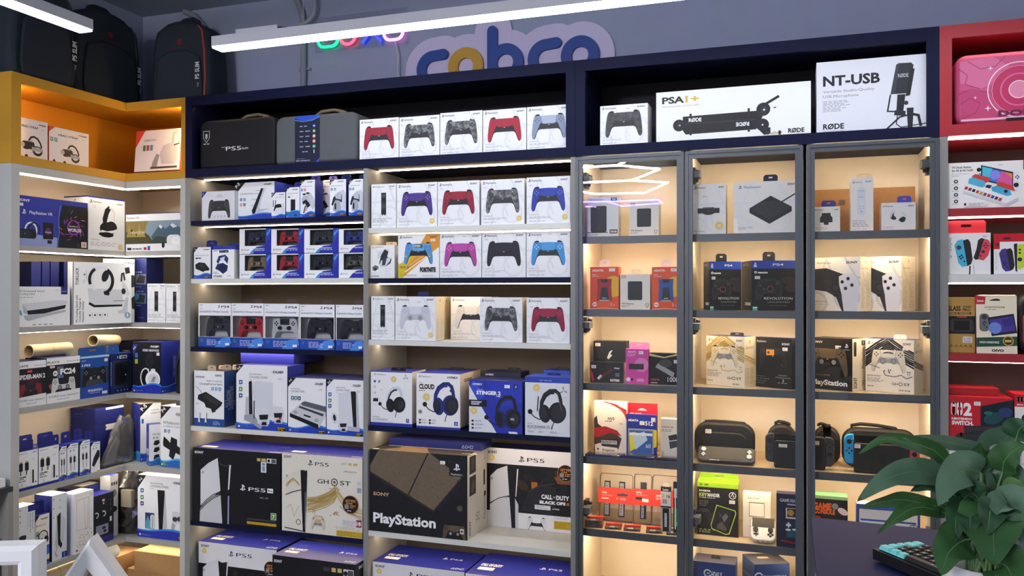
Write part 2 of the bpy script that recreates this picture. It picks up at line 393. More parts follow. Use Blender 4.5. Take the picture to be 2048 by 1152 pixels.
# glass door cabinets C, D, E
SHC=[.190,-.066,-.325,-.583,-.837,-1.10,-1.36]
def display(label,x0,x1,hinge,gl,gr):
 u=Unit('display_cabinet',label,'cabinet',((x0+x1)/2,D,-H));t=.016
 u.bx('side_panel',x0,x0+t,D+.026,YB,-H,.4695,CREAM);u.bx('side_panel',x1-t,x1,D+.026,YB,-H,.4695,CREAM)
 u.bx('back_panel',x0+t,x1-t,YB-.016,YB,-H,.4695,CREAM)
 def sh(b,z):
  b.box(x0+t,x1-t,D+.034,YB-.016,z-.008,z,mat('cdb896',.25));b.box(x0+t,x1-t,D+.027,D+.034,z-.024,z+.001,ANTH)
 for z in SHC:u.part('shelf',lambda b:sh(b,z),'shelf with a dark grey front edge')
 for z in[.4695]+[z-.008 for z in SHC[:-1]]:u.bx('light_strip',x0+t+.004,x1-t-.004,D+.062,D+.072,z-.005,z-.0005,LEDC,'hidden warm strip added to brighten the yellow interior')
 d0,d1,zt=x0+.002,x1-.002,.466
 door=u.part('door',lambda b:None)
 def frame(b):
  for a,e,yy,tt in((0,.010,0,.02),(.010,gl,.004,.016)):
   b.box(d0+a,d0+e,D-.014+yy,D+.006,-H+.1,zt-a,ANTH);b.box(d1-e,d1-a,D-.014+yy,D+.006,-H+.1,zt-a,ANTH)
   b.box(d0+e,d1-e,D-.014+yy,D+.006,zt-e,zt-a,ANTH);b.box(d0+e,d1-e,D-.014+yy,D+.006,-H+.1+a,-H+.1+e,ANTH)
 u.part('door_frame',frame,parent=door)
 u.bx('glass_pane',d0+gl,d1-gl,D-.006,D-.002,-H+.1+gl,zt-gl,GLASS(),'clear glass pane',door)
 hx=x0+t if hinge=='l' else x1-t;sg=1 if hinge=='l' else-1
 for hz in(.392,-.120,-.77):
  def hg(b):
   a,c=sorted((hx,hx+sg*.012));b.box(a,c,D+.045,D+.085,hz-.028,hz+.028,'3c3d3f')
   a,c=sorted((hx+sg*.004,hx+sg*.03));b.box(a,c,D+.008,D+.06,hz-.011,hz+.011,'55585b')
   b.tube([(hx+sg*.012,D+.065,hz-.02),(hx+sg*.02,D+.065,hz+.02)],.008,'26282a',8)
  u.part('hinge',hg,'dark metal hinge')
 return u
display('glass door cabinet with drives and memory packs, nearest the open shelves',-.733,-.3565,'l',.0235,0)
display('middle glass door cabinet between the two other glass doors',-.3555,.019,'l',.0235,0)
display('glass door cabinet beside the red shelves',.0275,.4095,'r',.0235,0)
# red shelving at the right edge
zr=[aty(1895,y,D).z for y in(417.5,549.5,706.5,921)]
u=Unit('shelving_unit','red shelving bay at the right edge of the photo','shelving',(.85,D,-H))
u.bx('side_panel',.4105,.4335,D-.005,YB,-H,.4695,GREY);u.bx('side_panel',1.26,1.28,D-.005,YB,-H,.4695,GREY)
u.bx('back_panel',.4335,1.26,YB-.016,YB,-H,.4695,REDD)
for z,m in zip(zr+[-1.05],(RED,WHITE,RED,WHITE,RED)):u.bx('shelf',.4335,1.26,D,YB-.016,z-.024,z,m,'red shelf board' if m is RED else 'white shelf board')
for z in[.4695]+[q-.024 for q in zr]:u.bx('light_strip',.44,1.25,D+.03,D+.04,z-.004,z-.0005,LEDW,'lit white strip')
# corner unit: L-shaped white shelves under an L-shaped yellow cabinet
Y0L,X1L=2.262,-2.4065
def ell(b,x,y,z0,z1,m,xb=LEFT+.005,yb=YB,y0=Y0L,x1=X1L):
 """L-shaped board: front edges at x (left arm) and y (back arm)"""
 for pts in([(xb,y0),(x,y0),(x,yb),(xb,yb)],[(x,y),(x1,y),(x1,yb),(x,yb)]):
  b.prism(pts,(0,0,z0),(1,0,0),(0,1,0),(0,0,1),z1-z0,m)
u=Unit('corner_cabinet','yellow open corner cabinet below the backpacks','cabinet',(XL,D,.4705))
u.part('bottom_board',lambda b:ell(b,XL,D,.4705,.503,YEDGE));u.part('top_board',lambda b:ell(b,XL,D,.770,.807,YEDGE))
u.part('side_panel',lambda b:(b.box(LEFT+.005,XL-.018,Y0L,Y0L+.018,.503,.770,YEDGE),b.box(XL-.018,XL,Y0L,Y0L+.04,.503,.770,YEDGE)));u.bx('side_panel',-2.432,X1L,D,YB,.503,.770,YEDGE)
def bk(b,z0,z1,m,xa=LEFT+.005,yb=YB,y0=Y0L+.018,x1=-2.432):
 b.box(xa,xa+.012,y0,yb,z0,z1,m);b.box(xa+.012,x1,yb-.012,yb,z0,z1,m)
u.part('back_panel',lambda b:bk(b,.503,.770,YELL))
u.bx('light_strip',XL-.0195,XL-.0183,Y0L+.02,Y0L+.036,.53,.76,glow('ffd39a',S_LED*4),'hidden warm strip added to brighten the yellow interior')  # added glow, hidden behind the stile, to brighten the yellow interior
u.bx('light_strip',-2.4335,-2.4322,D+.012,D+.028,.52,.765,glow('ffd39a',S_LED*1.6),'hidden warm strip added to brighten the yellow interior')  # second added glow, out of view behind the right panel
ZL=[.169,-.136,-.4365,-.747,-1.052,-1.36]
u=Unit('corner_shelving_unit','light grey corner shelving unit below the yellow cabinet','shelving',(XL,D,-H))
PAN=mat('b9bab6',.5,0,0,.4,.06,30);SHL=mat('a5a4a0',.45,0,0,.4,.06,30)
u.part('end_panel',lambda b:(b.box(LEFT+.005,XL-.018,Y0L,Y0L+.018,-H,.4695,PAN),b.box(XL-.018,XL,Y0L,Y0L+.035,-H,.4695,PAN)));u.bx('end_panel',-2.432,X1L,D-.004,YB,-H,.4695,PAN)
u.part('fascia',lambda b:(b.box(XL-.018,XL,Y0L+.035,D+.018,.440,.4695,PAN),b.box(XL,-2.432,D,D+.018,.440,.4695,PAN)),'narrow board above the top shelf')
u.part('back_panel',lambda b:bk(b,-H,.4695,WARMW,y0=Y0L+.018))
for z in ZL:u.part('shelf',lambda b:ell(b,XL,D,z-.02,z,SHL,LEFT+.017,YB-.012,Y0L+.0355,-2.4325),'L-shaped shelf board')
for z in[.4395]+[z-.02 for z in ZL[:-1]]:
 o=.02 if z>.4 else .012 if z>0 else .05
 u.part('light_strip',lambda b:(b.box(XL-o-.01,XL-o,Y0L+.04,D+o,z-.004,z-.0005,LEDW),b.box(XL-o,-2.436,D+o,D+o+.01,z-.004,z-.0005,LEDW)),'lit white strip')
# lamps
def lamp(label,p0,p1,wd,ht,far,driver=None):
 """linear pendant: p0, p1 the near bottom edge line, far the side on which the width lies"""
 p0,p1,far=Vector(p0),Vector(p1),Vector(far);c=(p0+p1)/2
 u=Unit('linear_lamp',label,'lamp',c,'linear pendant lamps')
 a=[p0,p1,p1+far*wd,p0+far*wd];x0,x1=min(q.x for q in a),max(q.x for q in a);y0,y1=min(q.y for q in a),max(q.y for q in a);z=p0.z
 u.bx('housing',x0,x1,y0,y1,z+.006,z+ht,mat('c9ccd4',.4))
 u.bx('diffuser',x0+.002,x1-.002,y0+.002,y1-.002,z,z+.006,glow('f2f7ff',S_LINEAR),'lit white diffuser')
 n=3
 for i in range(n):
  q=p0.lerp(p1,(i+.4)/n)+far*wd/2;u.part('wire',lambda b:b.tube([(q.x,q.y,z+ht),(q.x,q.y,CEIL)],.0015,'9a9da4',6))
 if driver:
  q=driver;u.bx('driver_box',q[0],q[1],q[2],q[2]+.03,z+ht,z+ht+.019,mat('c4c8d0',.5),'pale driver box')
  u.part('cable',lambda b:(b.tube([(q[1],q[2]+.015,z+ht+.012),(q[1]+.06,q[2]+.015,z+ht+.004),(q[1]+.12,q[2]+.02,z+ht+.003)],.004,'2b2d33',6)))
lamp('long white linear pendant lamp hanging before the navy cabinets',(-1.947,2.40,.8545),(.72,2.40,.8545),.058,.041,(0,1,0),(aty(473,60,2.42).x,aty(556,60,2.42).x,2.415))
lamp('white linear pendant lamp at top left before the backpacks',(-2.2,-.45,.857),(-2.2,2.129,.857),.056,.04,(-1,0,0))
for lb,x in(('added white linear fill lamp behind the viewer, on the left',-2.75),('added white linear fill lamp behind the viewer, on the right',2.3)):
 lamp(lb,(x,-3.0,1.2),(x,-.7,1.2),.06,.04,(1,0,0))  # unseen lamps, added to throw light on the product fronts
KC1=crop(1140,290,3.291)
def mirrored(pts,z):
 o=[]
 for x,y in pts:
  p=atz(*KC1(x,y),z);o.append((p.x,2*(D-.006)-p.y,z))
 return o
def tubes(name,label,chains,z,m,r):
 ch=[mirrored(c,z)for c in chains];u=Unit(name,label,'lamp',ch[0][0])
 for c in ch:
  for a,b in zip(c,c[1:]):u.part('tube',lambda q:q.tube([a,b],r,m,8),'lit tube')
 a=ch[0][0];u.part('bracket',lambda q:q.tube([a,(a[0],a[1],CEIL)],.012,'c9ccd4',8))
tubes('zigzag_lamp','zigzag of white tube lamps on the ceiling behind the viewer',[[(55,148),(310,133),(415,80)],[(310,133),(590,158),(408,232),(55,248)],[(408,232),(645,247),(488,315),(158,322),(55,303)]],1.25,glow('fffaf4',S_TUBE),.011)
tubes('tube_lamp','violet outline of tube lamps on the ceiling behind the viewer',[[(55,375),(240,372),(340,402),(605,383),(580,360),(240,372)],[(55,402),(175,408)]],1.25,glow('6a4dff',S_TUBE*.45),.010)
# neon and lettering on the wall
KN,KS=crop(600,20,6.4),crop(900,0,6.0235)
def wp(k,x,y,off=.02):return aty(*k(x,y),BACK-off)
u=Unit('neon_sign','neon sign with green, red, blue and pink shapes behind the long lamp','neon sign',wp(KN,800,300))
b0,b1=wp(KN,205,60,.012),wp(KN,1375,440,.012)
zb=wp(KN,600,505,.012).z
u.bx('backing',b0.x,b1.x,BACK-.012,BACK-.008,zb,zb+.15,clear_mat('acrylic',(.97,.97,.99,1),1.35,.05),'clear acrylic backing')
def nz(col,pts,lab):
 u.part('neon_tube',lambda b:b.tube(pts,.0065,glow(col,S_NEON),8),lab)
def nbase(x,y):return wp(KN,x,y,.022)
def rel(o,pts):return[(o.x+dx,o.y,o.z+dz)for dx,dz in pts]
def arc(cx,cz,r,a0,a1,n=8):return[(cx+r*math.cos(math.radians(a0+(a1-a0)*i/n)),cz+r*math.sin(math.radians(a0+(a1-a0)*i/n)))for i in range(n+1)]
o=nbase(357,470);w2=(nbase(485,430)-nbase(232,430)).x/2
nz('19d27a',rel(o,arc(-w2+.03,.03,.03,180,270,4)+arc(w2-.03,.03,.03,270,360,4)+[(0,.08),(-w2,.03)]),'green triangle')
o=nbase(612,438);nz('ff4a63',rel(o,arc(0,.038,.038,-90,270,20)),'red ring')
o=nbase(915,412);nz('2a3cff',rel(o,[(-.045,0),(.035,.095)]),'blue stroke');nz('2a3cff',rel(o,[(.045,0),(-.035,.095)]),'blue stroke')
o=nbase(1195,380);w2=(nbase(1315,330)-nbase(1072,330)).x/2
nz('ff8fe0',rel(o,arc(-w2+.03,.03,.03,180,270,4)+arc(w2-.03,.03,.03,270,360,4)+arc(w2-.03,.06,.03,0,90,4)+arc(-w2+.03,.06,.03,90,180,4)+[(-w2,.03)]),'pink square')
u.part('cable',lambda b:b.tube([nbase(1215,390),nbase(1255,580),nbase(1250,800),nbase(1275,900)],.003,'c8c9d6',6))
u=Unit('wall_lettering','big blue and gold rounded shop letters on a white outline board','sign',wp(KS,600,900))
def P2(x,y):p=wp(KS,x,y,0);return(p.x,p.z)
def off2(cen,r,a0,a1,n=18):return[(cen[0]+r*math.cos(math.radians(a0+(a1-a0)*i/n)),cen[1]+r*math.sin(math.radians(a0+(a1-a0)*i/n)))for i in range(n+1)]
_n=[0]
def stroke(b,pts,wd,y,t,m):
 for i,(p,q)in enumerate(zip(pts,pts[1:])):
  p,q=Vector(p),Vector(q);d=q-p
  if d.length<1e-6:continue
  d.normalize();n=Vector((-d.y,d.x))*wd/2;a=math.degrees(math.atan2(d.y,d.x))
  poly=off2(q,wd/2,a-90,a+90,8)+off2(p,wd/2,a+90,a+270,8)
  _n[0]+=1;b.prism(poly,(0,y-(_n[0]%97)*2e-5,0),(1,0,0),(0,0,1),(0,-1,0),t,m)
SW=.043
sc=lambda k,x,y:(wp(k,x,y,0).x,wp(k,x,y,0).z)
c1=sc(KS,700,790);R=.107;zc=sc(KS,1590,690)[1]-.02
xs=[sc(KS,-235,800)[0]+.036,sc(KS,215,800)[0],sc(KS,690,770)[0],sc(KS,1190,700)[0]+.002,sc(KS,1585,680)[0]]
R=(sc(KS,1815,700)[0]-sc(KS,1355,730)[0])/2-SW/2
ztop=[sc(KN,1700,600)[1],sc(KS,220,660)[1],sc(KS,730,615)[1],sc(KS,1200,545)[1],sc(KS,1610,515)[1]]
zc=sum(ztop)/5-R
paths=[off2((xs[0]-.01,zc),R,270,100,18)+[(xs[0]+.034,zc+R+.003)],off2((xs[1],zc),R,0,360,28),off2((xs[2],zc),R,0,360,28),off2((xs[3]-.005,zc),R,270,100,18)+[(xs[3]+.036,zc+R+.003)],off2((xs[4],zc),R,0,360,28)]
stem=[(xs[2]-R,zc-R),(xs[2]-R,sc(KS,548,395)[1])]
tail=[(xs[1]+R*.5,zc+R-.004),(xs[1]+R*.62,zc+R*.86)]
def board(b):
 for p in paths+[stem]:stroke(b,p[::2]+[p[-1]]if len(p)>4 else p,SW+.118,BACK-.001,.012,mat('cfc6e6',.6))
 for i,x in enumerate(xs):b.prism(off2((x,zc),R,0,360,24)[:-1],(0,BACK-.0035-i*3e-5,0),(1,0,0),(0,0,1),(0,-1,0),.012,mat('cfc6e6',.6))
u.part('outline_board',board,'pale outline board')
for p,m,lb in zip(paths,('2b4a96','c79a38','2b4a96','2b4a96','2b4a96'),('blue letter','gold letter','blue letter','blue letter','blue letter')):
 u.part('letter',lambda b:(stroke(b,p,SW,BACK-.016,.011,mat(m,.5)),stroke(b,stem,SW,BACK-.016,.0111,mat(m,.5))if p is paths[2]else None,stroke(b,tail,SW*.9,BACK-.016,.0109,mat(m,.5))if p is paths[1]else None),lb)
# conduits on the back wall
KV=crop(400,0,6.4)
def vp(x,y,off=.012):p=aty(*KV(x,y),BACK-off);return p
def pipe(label,pts,r,m='8d92a0'):
 b=MB();c=Vector(pts[-1]);b.tube([Vector(p)-c for p in pts],r,mat(m,.6),10);return tag(b.build('conduit_pipe',None,up(c)),label,'pipe')
pz=[vp(1330,y)for y in(180,560,1110)]
e=vp(1265,0);x0=vp(1330,400).x
pipe('grey vertical conduit on the back wall beside the thinner bent pipe',[(x0-.05,BACK-.014,CEIL),(x0-.03,BACK-.014,CEIL-.03),(x0-.008,BACK-.014,CEIL-.08),(x0,BACK-.014,CEIL-.14),(x0,BACK-.014,.812)],.013)
b=MB();q=vp(1335,885);b.box(-.03,.03,-.012,.0,-.005,.005,'8d92a0');tag(b.build('pipe_clip',None,up((q.x,BACK-.0,q.z))),'small saddle clip across the vertical wall conduit','clip')
p1=[vp(1500,0),vp(1500,120),vp(1485,200),vp(1440,265),vp(1380,310),vp(1300,340)]
pipe('thin bent conduit dropping from the ceiling to the long lamp',[(p1[0].x,p1[0].y-.02,CEIL)]+[(p.x,p.y-.02,p.z)for p in p1],.009,'9ba0ae')
p2=[vp(-190,-60),vp(-60,75),vp(30,130),vp(90,200),vp(118,290),vp(125,480)]
xk=vp(125,400).x
pipe('curved conduit at the room corner behind the third backpack',[(xk-.14,BACK-.014,CEIL-.004),(xk-.08,BACK-.014,CEIL-.035),(xk-.03,BACK-.014,CEIL-.09),(xk,BACK-.014,CEIL-.17),(xk,BACK-.014,.82)],.014)
# printed pictures
INK,PW,BLUB,NAVB='15171c','eceef1','25309a','1b2168'
PAD=[(0,.03),(.2,.03),(.25,.035),(.275,.0),(.34,-.015),(.405,.01),(.435,.06),(.457,.15),(.478,.3),(.493,.45),(.5,.57),(.49,.645),(.455,.685),(.415,.675),(.385,.62),(.352,.52),(.325,.455),(.29,.42),(.24,.405),(0,.405)]
GRIP=[(0,.262),(.155,.262),(.2,.24),(.235,.225),(.268,.27),(.3,.35),(.34,.44),(.385,.55),(.425,.672),(.41,.672),(.385,.62),(.352,.52),(.325,.455),(.29,.42),(.24,.405),(0,.405)]
TPAD=[(0,.022),(.225,.03),(.212,.15),(.195,.215),(.16,.245),(0,.25)]
def sym(p):return[(x,y-.33)for x,y in p]+[(-x,y-.33)for x,y in p[::-1]if x>0]
def pad_pic(A,u,v,sz,body,dark='17181b',pad=None,btn=None,line=None,sticks=False,rot=0):
 A.shape(sym(PAD),u,v,sz,body,rot)
 for s in(1,-1):A.shape([(.27,-.33),(.275,-.345),(.34,-.35),(.4,-.325),(.41,-.3),(.27,-.305)],u,v,sz,'17181b',rot,s)
 A.shape(sym(GRIP),u,v,sz,dark,rot)
 if line:A.shape([(x*1.035,-.33+(y+.33)*1.02)for x,y in sym(TPAD)],u,v,sz,line,rot)
 if pad or line:A.shape(sym(TPAD),u,v,sz,pad or body,rot)
 k=A.h/A.w*sz;dots=[(x+a,-.17+b)for x in(-.345,.345)for a,b in((.052,0),(-.052,0),(0,.05),(0,-.05))]
 if btn:
  for x,y in dots:A.circ(u+x*k,v+y*sz,.021*sz,btn,8)
 if sticks:
  for x in(-.155,.155):
   A.circ(u+x*k,v+.02*sz,.082*sz,sticks if isinstance(sticks,str)else '2b2d31',14);A.circ(u+x*k,v+.02*sz,.058*sz,'8d9097' if isinstance(sticks,str)else '3c3f45',12)
 A.rect(u-.022*k,v-.055*sz,u+.022*k,v-.04*sz,'c9ccd2')
def wm(A,c='e1e4e8'):
 A.line([(.02,.78),(.3,.02),(.62,.8)],.045,c);A.ring(.72,.74,.22,.05,c);A.line([(-.1,.42),(1.1,.38)],.05,c);A.line([(.62,-.1),(1.05,.6)],.045,c);A.ring(.08,.86,.2,.045,c)
def heads(A,v=.07,su=.8,lg=.055,c=INK,sony=True,cap=.038):
 q=lg*1.25*A.h/A.w;A.pss(.035+q/2,v,lg*1.25,c);A.text('PlayStation',.05+q,v,cap,c,fw=.23,b=.01)
 if sony:A.text('SONY',.95,v,cap,c,'r',fw=.17,b=.03)
def pad_box(body,dark='17181b',pad=None,btn=None,line=None,sticks=False,seal=False,price=(.1,.17),v=.47,sz=None,c='c3c6cc'):
 def f(A):
  wm(A);heads(A);pad_pic(A,.5,v,(sz or .78)*A.w/A.h,body,dark,pad,btn,line,sticks)
  A.text('DualSense',.06,.8,.026,'8b8f96',fw=.2);A.small(.06,.84,.66,.89,2,c,.5,5);A.small(.06,.93,.5,.96,1,c,.6,4)
  if price:A.price(price[0],price[1],.1,.04,'e9e3e6')
  if seal:A.seal(.88,.87,.062)
 return f
def stn_box(A):
 wm(A);A.pss(.1,.06,.05,INK);A.text('PlayStation',.17,.06,.03,INK,fw=.36);A.text('SONY',.95,.06,.03,INK,'r',fw=.22,b=.03)
 A.rect(.4,.2,.6,.7,'26282b')
 for a,b,c in((.24,.3,'4c4f53'),(.34,.39,'15161a'),(.45,.56,'3d4044'),(.61,.66,'15161a')):A.rect(.42,a,.58,b,c)
 A.rect(.43,.7,.47,.72,'26282b');A.rect(.53,.7,.57,.72,'26282b')
 A.small(.06,.77,.9,.88,3,'a9adb4',.4,4);A.small(.06,.92,.6,.95,1,'c0c3c9',.6,4);A.price(.8,.12,.16,.035,'e9e3e6')
def corner(A,k=.17,c='16171c',t='P-5',tc='f0f0f2'):
 r=A.h/A.w;A.poly([(0,0),(k*r,0),(0,k)],c);A.text(t,.055*r*1.0,.062,k*.3,tc,'c',rot=45,b=.02)
def dobe(A,u=.95,v=.06,c=INK,fw=.24,cap=.03):
 A.text('DOBE',u,v,cap,c,'r',fw=fw,b=.035);A.small(u-fw,v+cap*.8,u,v+cap*1.1,1,'9da1a8',.5,2);A.line([(u-fw-.03,v+cap*.35),(u-fw*.2,v+cap*.62)],.008,c)
def wave(A,v0=.87,c='2a49b8',c2='3d8fdd',a=.035):
 t=[(i/16,v0+a*math.sin(i/16*6.0+.4))for i in range(17)]
 A.poly([(x,y-.02-.015*x)for x,y in t]+[(1,1),(0,1)],c2);A.poly(t+[(1,1),(0,1)],c);A.rect(.04,.945,.075,.975,'eef0f4');A.small(.09,.945,.4,.975,2,'6d82d0',.5,3)
def gold(A,u0=.76,v0=.925,u1=.97,v1=.985):
 A.rect(u0,v0,u1,v1,'1a1a14');A.rect(u0+.01,v0+.006,u1-.01,v0+.02,'c5a230');A.small(u0+.02,v0+.025,u1-.02,v1-.005,2,'c5a230',.5,2)
def icons(A,pts,r=.026,cols=('1f5fae','3c8c46','1d2a6e','c5552f')):
 k=A.h/A.w
 for i,(u,v)in enumerate(pts):
  A.rect(u-r*k,v-r,u+r*k,v+r,cols[i%len(cols)]);A.circ(u,v,r*.5,'e8eaf0',8);A.small(u-r*k,v+r*1.25,u+r*k,v+r*1.6,1,'a4a8b0',.8,1)
def headset(A,u,v,s,band='1b1c20',cup='202226',pad='131417',band2=None,mic=True,wire=True,fl=1,inner=None):
 """over-ear headset seen from three quarters: band arch, two cups, boom microphone; s is the height of the picture"""
 k=A.h/A.w;q=lambda x,y:(u+fl*x*s*k,v+y*s)
 A.line([q(-.3,.08),q(-.29,-.12),q(-.2,-.32),q(-.05,-.43),q(.1,-.44),q(.2,-.36),q(.24,-.22),q(.27,0)],.1*s,band2 or band)
 A.line([q(-.29,.05),q(-.25,-.12),q(-.17,-.27),q(-.05,-.36),q(.06,-.37)],.055*s,inner or pad)
 A.ell(*q(-.2,.2),.17*s,.25*s,pad,18,8);A.ell(*q(-.24,.2),.1*s,.2*s,cup,16,8)
 A.ell(*q(.16,.16),.25*s,.29*s,pad,22,-8);A.ell(*q(.2,.17),.21*s,.25*s,cup,22,-8);A.ell(*q(.22,.17),.12*s,.15*s,'2c2e34',16,-8)
 if mic:
  A.line([q(-.2,.33),q(-.36,.36),q(-.5,.3),q(-.6,.2)],.028*s,'16171a');A.circ(*q(-.62,.16),.07*s,'16171a',12)
 if wire:A.line([q(.06,.42),q(.02,.52),q(.0,.62)],.022*s,'16171a')
def ps5(A,u,v,s,white='e6e8ec',core='14161a',slim=False,lines=None,shade='b9bdc6'):
 """upright console: left white shell, dark core, slim right shell; s is its height"""
 k=A.h/A.w;q=lambda x,y:(u+x*s*k,v+y*s)
 A.poly([q(-.32,-.32),q(-.18,-.44),q(-.03,-.52),q(.0,.5),q(-.33,.46)],white);A.poly([q(-.32,-.05),q(-.2,-.1),q(-.18,.5),q(-.33,.46)],shade if shade!='b9bdc6' else 'd3d6dc')
 A.poly([q(-.03,-.5),q(.0,-.45),q(.06,-.43),q(.12,-.45),q(.16,-.43),q(.13,.5),q(.0,.5)],core);A.poly([q(-.03,-.5),q(.02,-.47),q(.05,.5),q(.0,.5)],'2b2e35')
 A.poly([q(.155,-.46),q(.175,-.44),q(.14,-.08),q(.12,-.09)],white);A.poly([q(.12,.0),q(.14,-.01),q(.135,.5),q(.11,.5)],'8f95c8')
 for d in((0,)if slim else(0,.035,.07)):
  A.line([q(-.33,.2+d),q(-.22,.1+d),q(-.1,.04+d),q(-.01,.0+d)],(.016 if slim else .022)*s,'1d1f24')
 A.pss(*q(-.27,-.22),.05*s,'2a2c31')
def cam(A,u,v,s):
 k=A.h/A.w;A.rect(u-.5*s*k,v-.12*s,u+.5*s*k,v+.12*s,'17181c');A.rect(u-.26*s*k,v-.16*s,u+.26*s*k,v-.11*s,'55585e');A.ell(u,v+.06*s,.3*s,.14*s,'17181c');A.circ(u,v,.07*s,'2d3036',12)
def blob(A,pts,c):A.poly(pts,c)
def brush(A,pts,c,wd=.03,n=5):
 for i in range(n):
  o=(i-n/2)*wd*.8;A.line([(x+random.uniform(-.01,.01),y+o+random.uniform(-.008,.008))for x,y in pts],wd*random.uniform(.35,.8),c)
def cable_pic(A,ul,tip='15161a'):
 for du in(-.14,.14):
  A.rect(ul+du-.09,.30,ul+du+.09,.5,tip);A.rect(ul+du-.055,.26,ul+du+.055,.30,'9a8d5c');A.line([(ul+du,.5),(ul+du-.02,.6)],.03,tip)
# solid gamepad for the window cartons
PAD4=[(0,.02),(.17,.02),(.2,.0),(.3,-.012),(.39,.02),(.43,.09),(.465,.25),(.495,.45),(.5,.58),(.47,.645),(.42,.655),(.38,.6),(.345,.49),(.305,.435),(.25,.425),(.2,.42),(0,.42)]
def gamepad(w,body,dark='1a1b1f',btn='2c2e33',thick=.034,pad='1d1e22',lab=None,btnc=None):
 def f(own,bw,bh,dep,cx=0.,cz=0.,y=.0):
  b=MB();ax=((1,0,0),(0,0,1),(0,-1,0));o=[(x*w,-yy*w)for x,yy in sym(PAD4)];O=(cx,y+thick,cz)
  b.prism(o,O,*ax,thick,body,.0026)
  fr=y-.0006
  b.prism([(x*w,-(yy-.33)*w)for x,yy in((-.17,.02),(.17,.02),(.165,.2),(-.165,.2))],(cx,fr+.002,cz),*ax,.004,pad)
  for sx in(-1,1):
   for dx,dz in((.05,0),(-.05,0),(0,.05),(0,-.05)):
    c=(cx+(sx*.31+dx)*w,fr,cz+(.17+dz)*w);b.tube([(c[0],fr+.003,c[2]),(c[0],fr-.003,c[2])],.021*w,btnc or btn,8,True,False)
   c=(cx+sx*.165*w,fr,cz+.03*w)
   b.tube([(c[0],fr+.004,c[2]),(c[0],fr-.006,c[2])],.064*w,dark,14,True,False);b.tube([(c[0],fr-.006,c[2]),(c[0],fr-.011,c[2])],.05*w,btn,14,True,False)
   b.box(cx+sx*.31*w-.09*w,cx+sx*.31*w+.09*w,y+.006,y+.022,cz+.325*w,cz+.348*w,dark)
  b.tube([(cx,fr+.002,cz+.03*w),(cx,fr-.002,cz+.03*w)],.022*w,'c9ccd2',10)
  own.setdefault('parts',[]).append(('gamepad',b,lab))
 return f
def window_carton(name,label,c,x0,x1,yt,z,win,pad,padpos,sb=.02,dep=.075,bodycol=PW,art=None,tab=None,group=None,cav='9a9ca0',side=None,top=None,h=None,**k):
 """carton with a real recessed window (u0,v0,u1,v1), a gamepad behind a clear pane"""
 a,t=c(x0,yt);b_,_=c(x1,yt);Y0=D+sb;p,q=aty(a,t,Y0),aty(b_,t,Y0)
 hh=h or((p+q)/2).z-z;w=q.x-p.x
 mb=MB();own={};u0,v0,u1,v1=win
 X0,X1,Z0,Z1=(u0-.5)*w,(u1-.5)*w,(1-v1)*hh,(1-v0)*hh;dp=.052
 mb.box(-w/2,w/2,0,dep,0,hh,side or bodycol,bodycol,top or bodycol,side or bodycol,skip='f')
 for a0,a1,b0,b1 in((-w/2,w/2,0,Z0),(-w/2,w/2,Z1,hh),(-w/2,X0,Z0,Z1),(X1,w/2,Z0,Z1)):
  if a1-a0>1e-5 and b1-b0>1e-5:mb.add([(a0,0,b0),(a1,0,b0),(a1,0,b1),(a0,0,b1)],[(0,1,2,3)],bodycol)
 cv=M(cav)
 mb.add([(X0,0,Z0),(X1,0,Z0),(X1,0,Z1),(X0,0,Z1),(X0,dp,Z0),(X1,dp,Z0),(X1,dp,Z1),(X0,dp,Z1)],[(4,5,6,7),(0,1,5,4),(2,3,7,6),(3,0,4,7),(1,2,6,5)],cv)
 if art:art(Art(mb,(-w/2,0,0),(1,0,0),(0,0,1),(0,-1,0),w,hh,1,own))
 pad(own,w,hh,dep,(padpos[0]-.5)*w,(1-padpos[1])*hh,.014)
 f=MB();f.add([(X0,.0015,Z0),(X1,.0015,Z0),(X1,.0015,Z1),(X0,.0015,Z1)],[(0,1,2,3)],FILM());own['parts'].append(('window',f,'clear plastic window'))
 if tab:
  for u0,u1,th,tc in tab:
   t=MB();xa,xb=(u0-.5)*w,(u1-.5)*w
   t.prism([(xa,hh-.002),(xb,hh-.002),(xb,hh+th*.8),(xb-.006,hh+th),(xa+.006,hh+th),(xa,hh+th*.8)],(0,dep*.4,0),(1,0,0),(0,0,1),(0,-1,0),.0008,tc);own['parts'].append(('hang_tab',t,'clear hang tab'))
 r=empty(name,up(((p.x+q.x)/2,Y0,z+.0008)),0,label,'box',group);mb.build('carton',r)
 for n,m,l in own['parts']:
  o=m.build(n,r)
  if l:o['label']=l
 return r
# corner unit: yellow cabinet
cL1,cL2,cL3,cL4=crop(0,0,3.291),crop(0,320,3.292),crop(0,640,4.115),crop(0,870,4.085)
def strap_pic(A,u,v,s):
 k=A.h/A.w;q=lambda x,y:(u+x*s*k,v+y*s)
 A.line([q(-.12,-.2),q(.02,-.42),q(.2,-.48),q(.42,-.4),q(.58,-.2),q(.66,.02)],.1*s,'2b2826');A.line([q(-.45,.0),q(-.2,-.16),q(.1,-.2)],.14*s,'b9b2ad')
 A.poly([q(-.55,-.1),q(-.4,-.2),q(.2,-.18),q(.3,.15),q(.0,.2),q(-.45,.12)],'35302d');A.rrect(u-.62*s*k,v-.12*s,u-.34*s*k,v+.12*s,.1*s,'c2bbb6')
 A.ell(*q(.42,.24),.3*s,.26*s,'2b2826');A.ell(*q(.42,.2),.2*s,.16*s,'e8ded8');A.poly([q(.06,.04),q(.66,.1),q(.68,.26),q(.1,.26)],'b3acaa');A.ell(*q(-.25,.16),.2*s,.07*s,'2b2826')
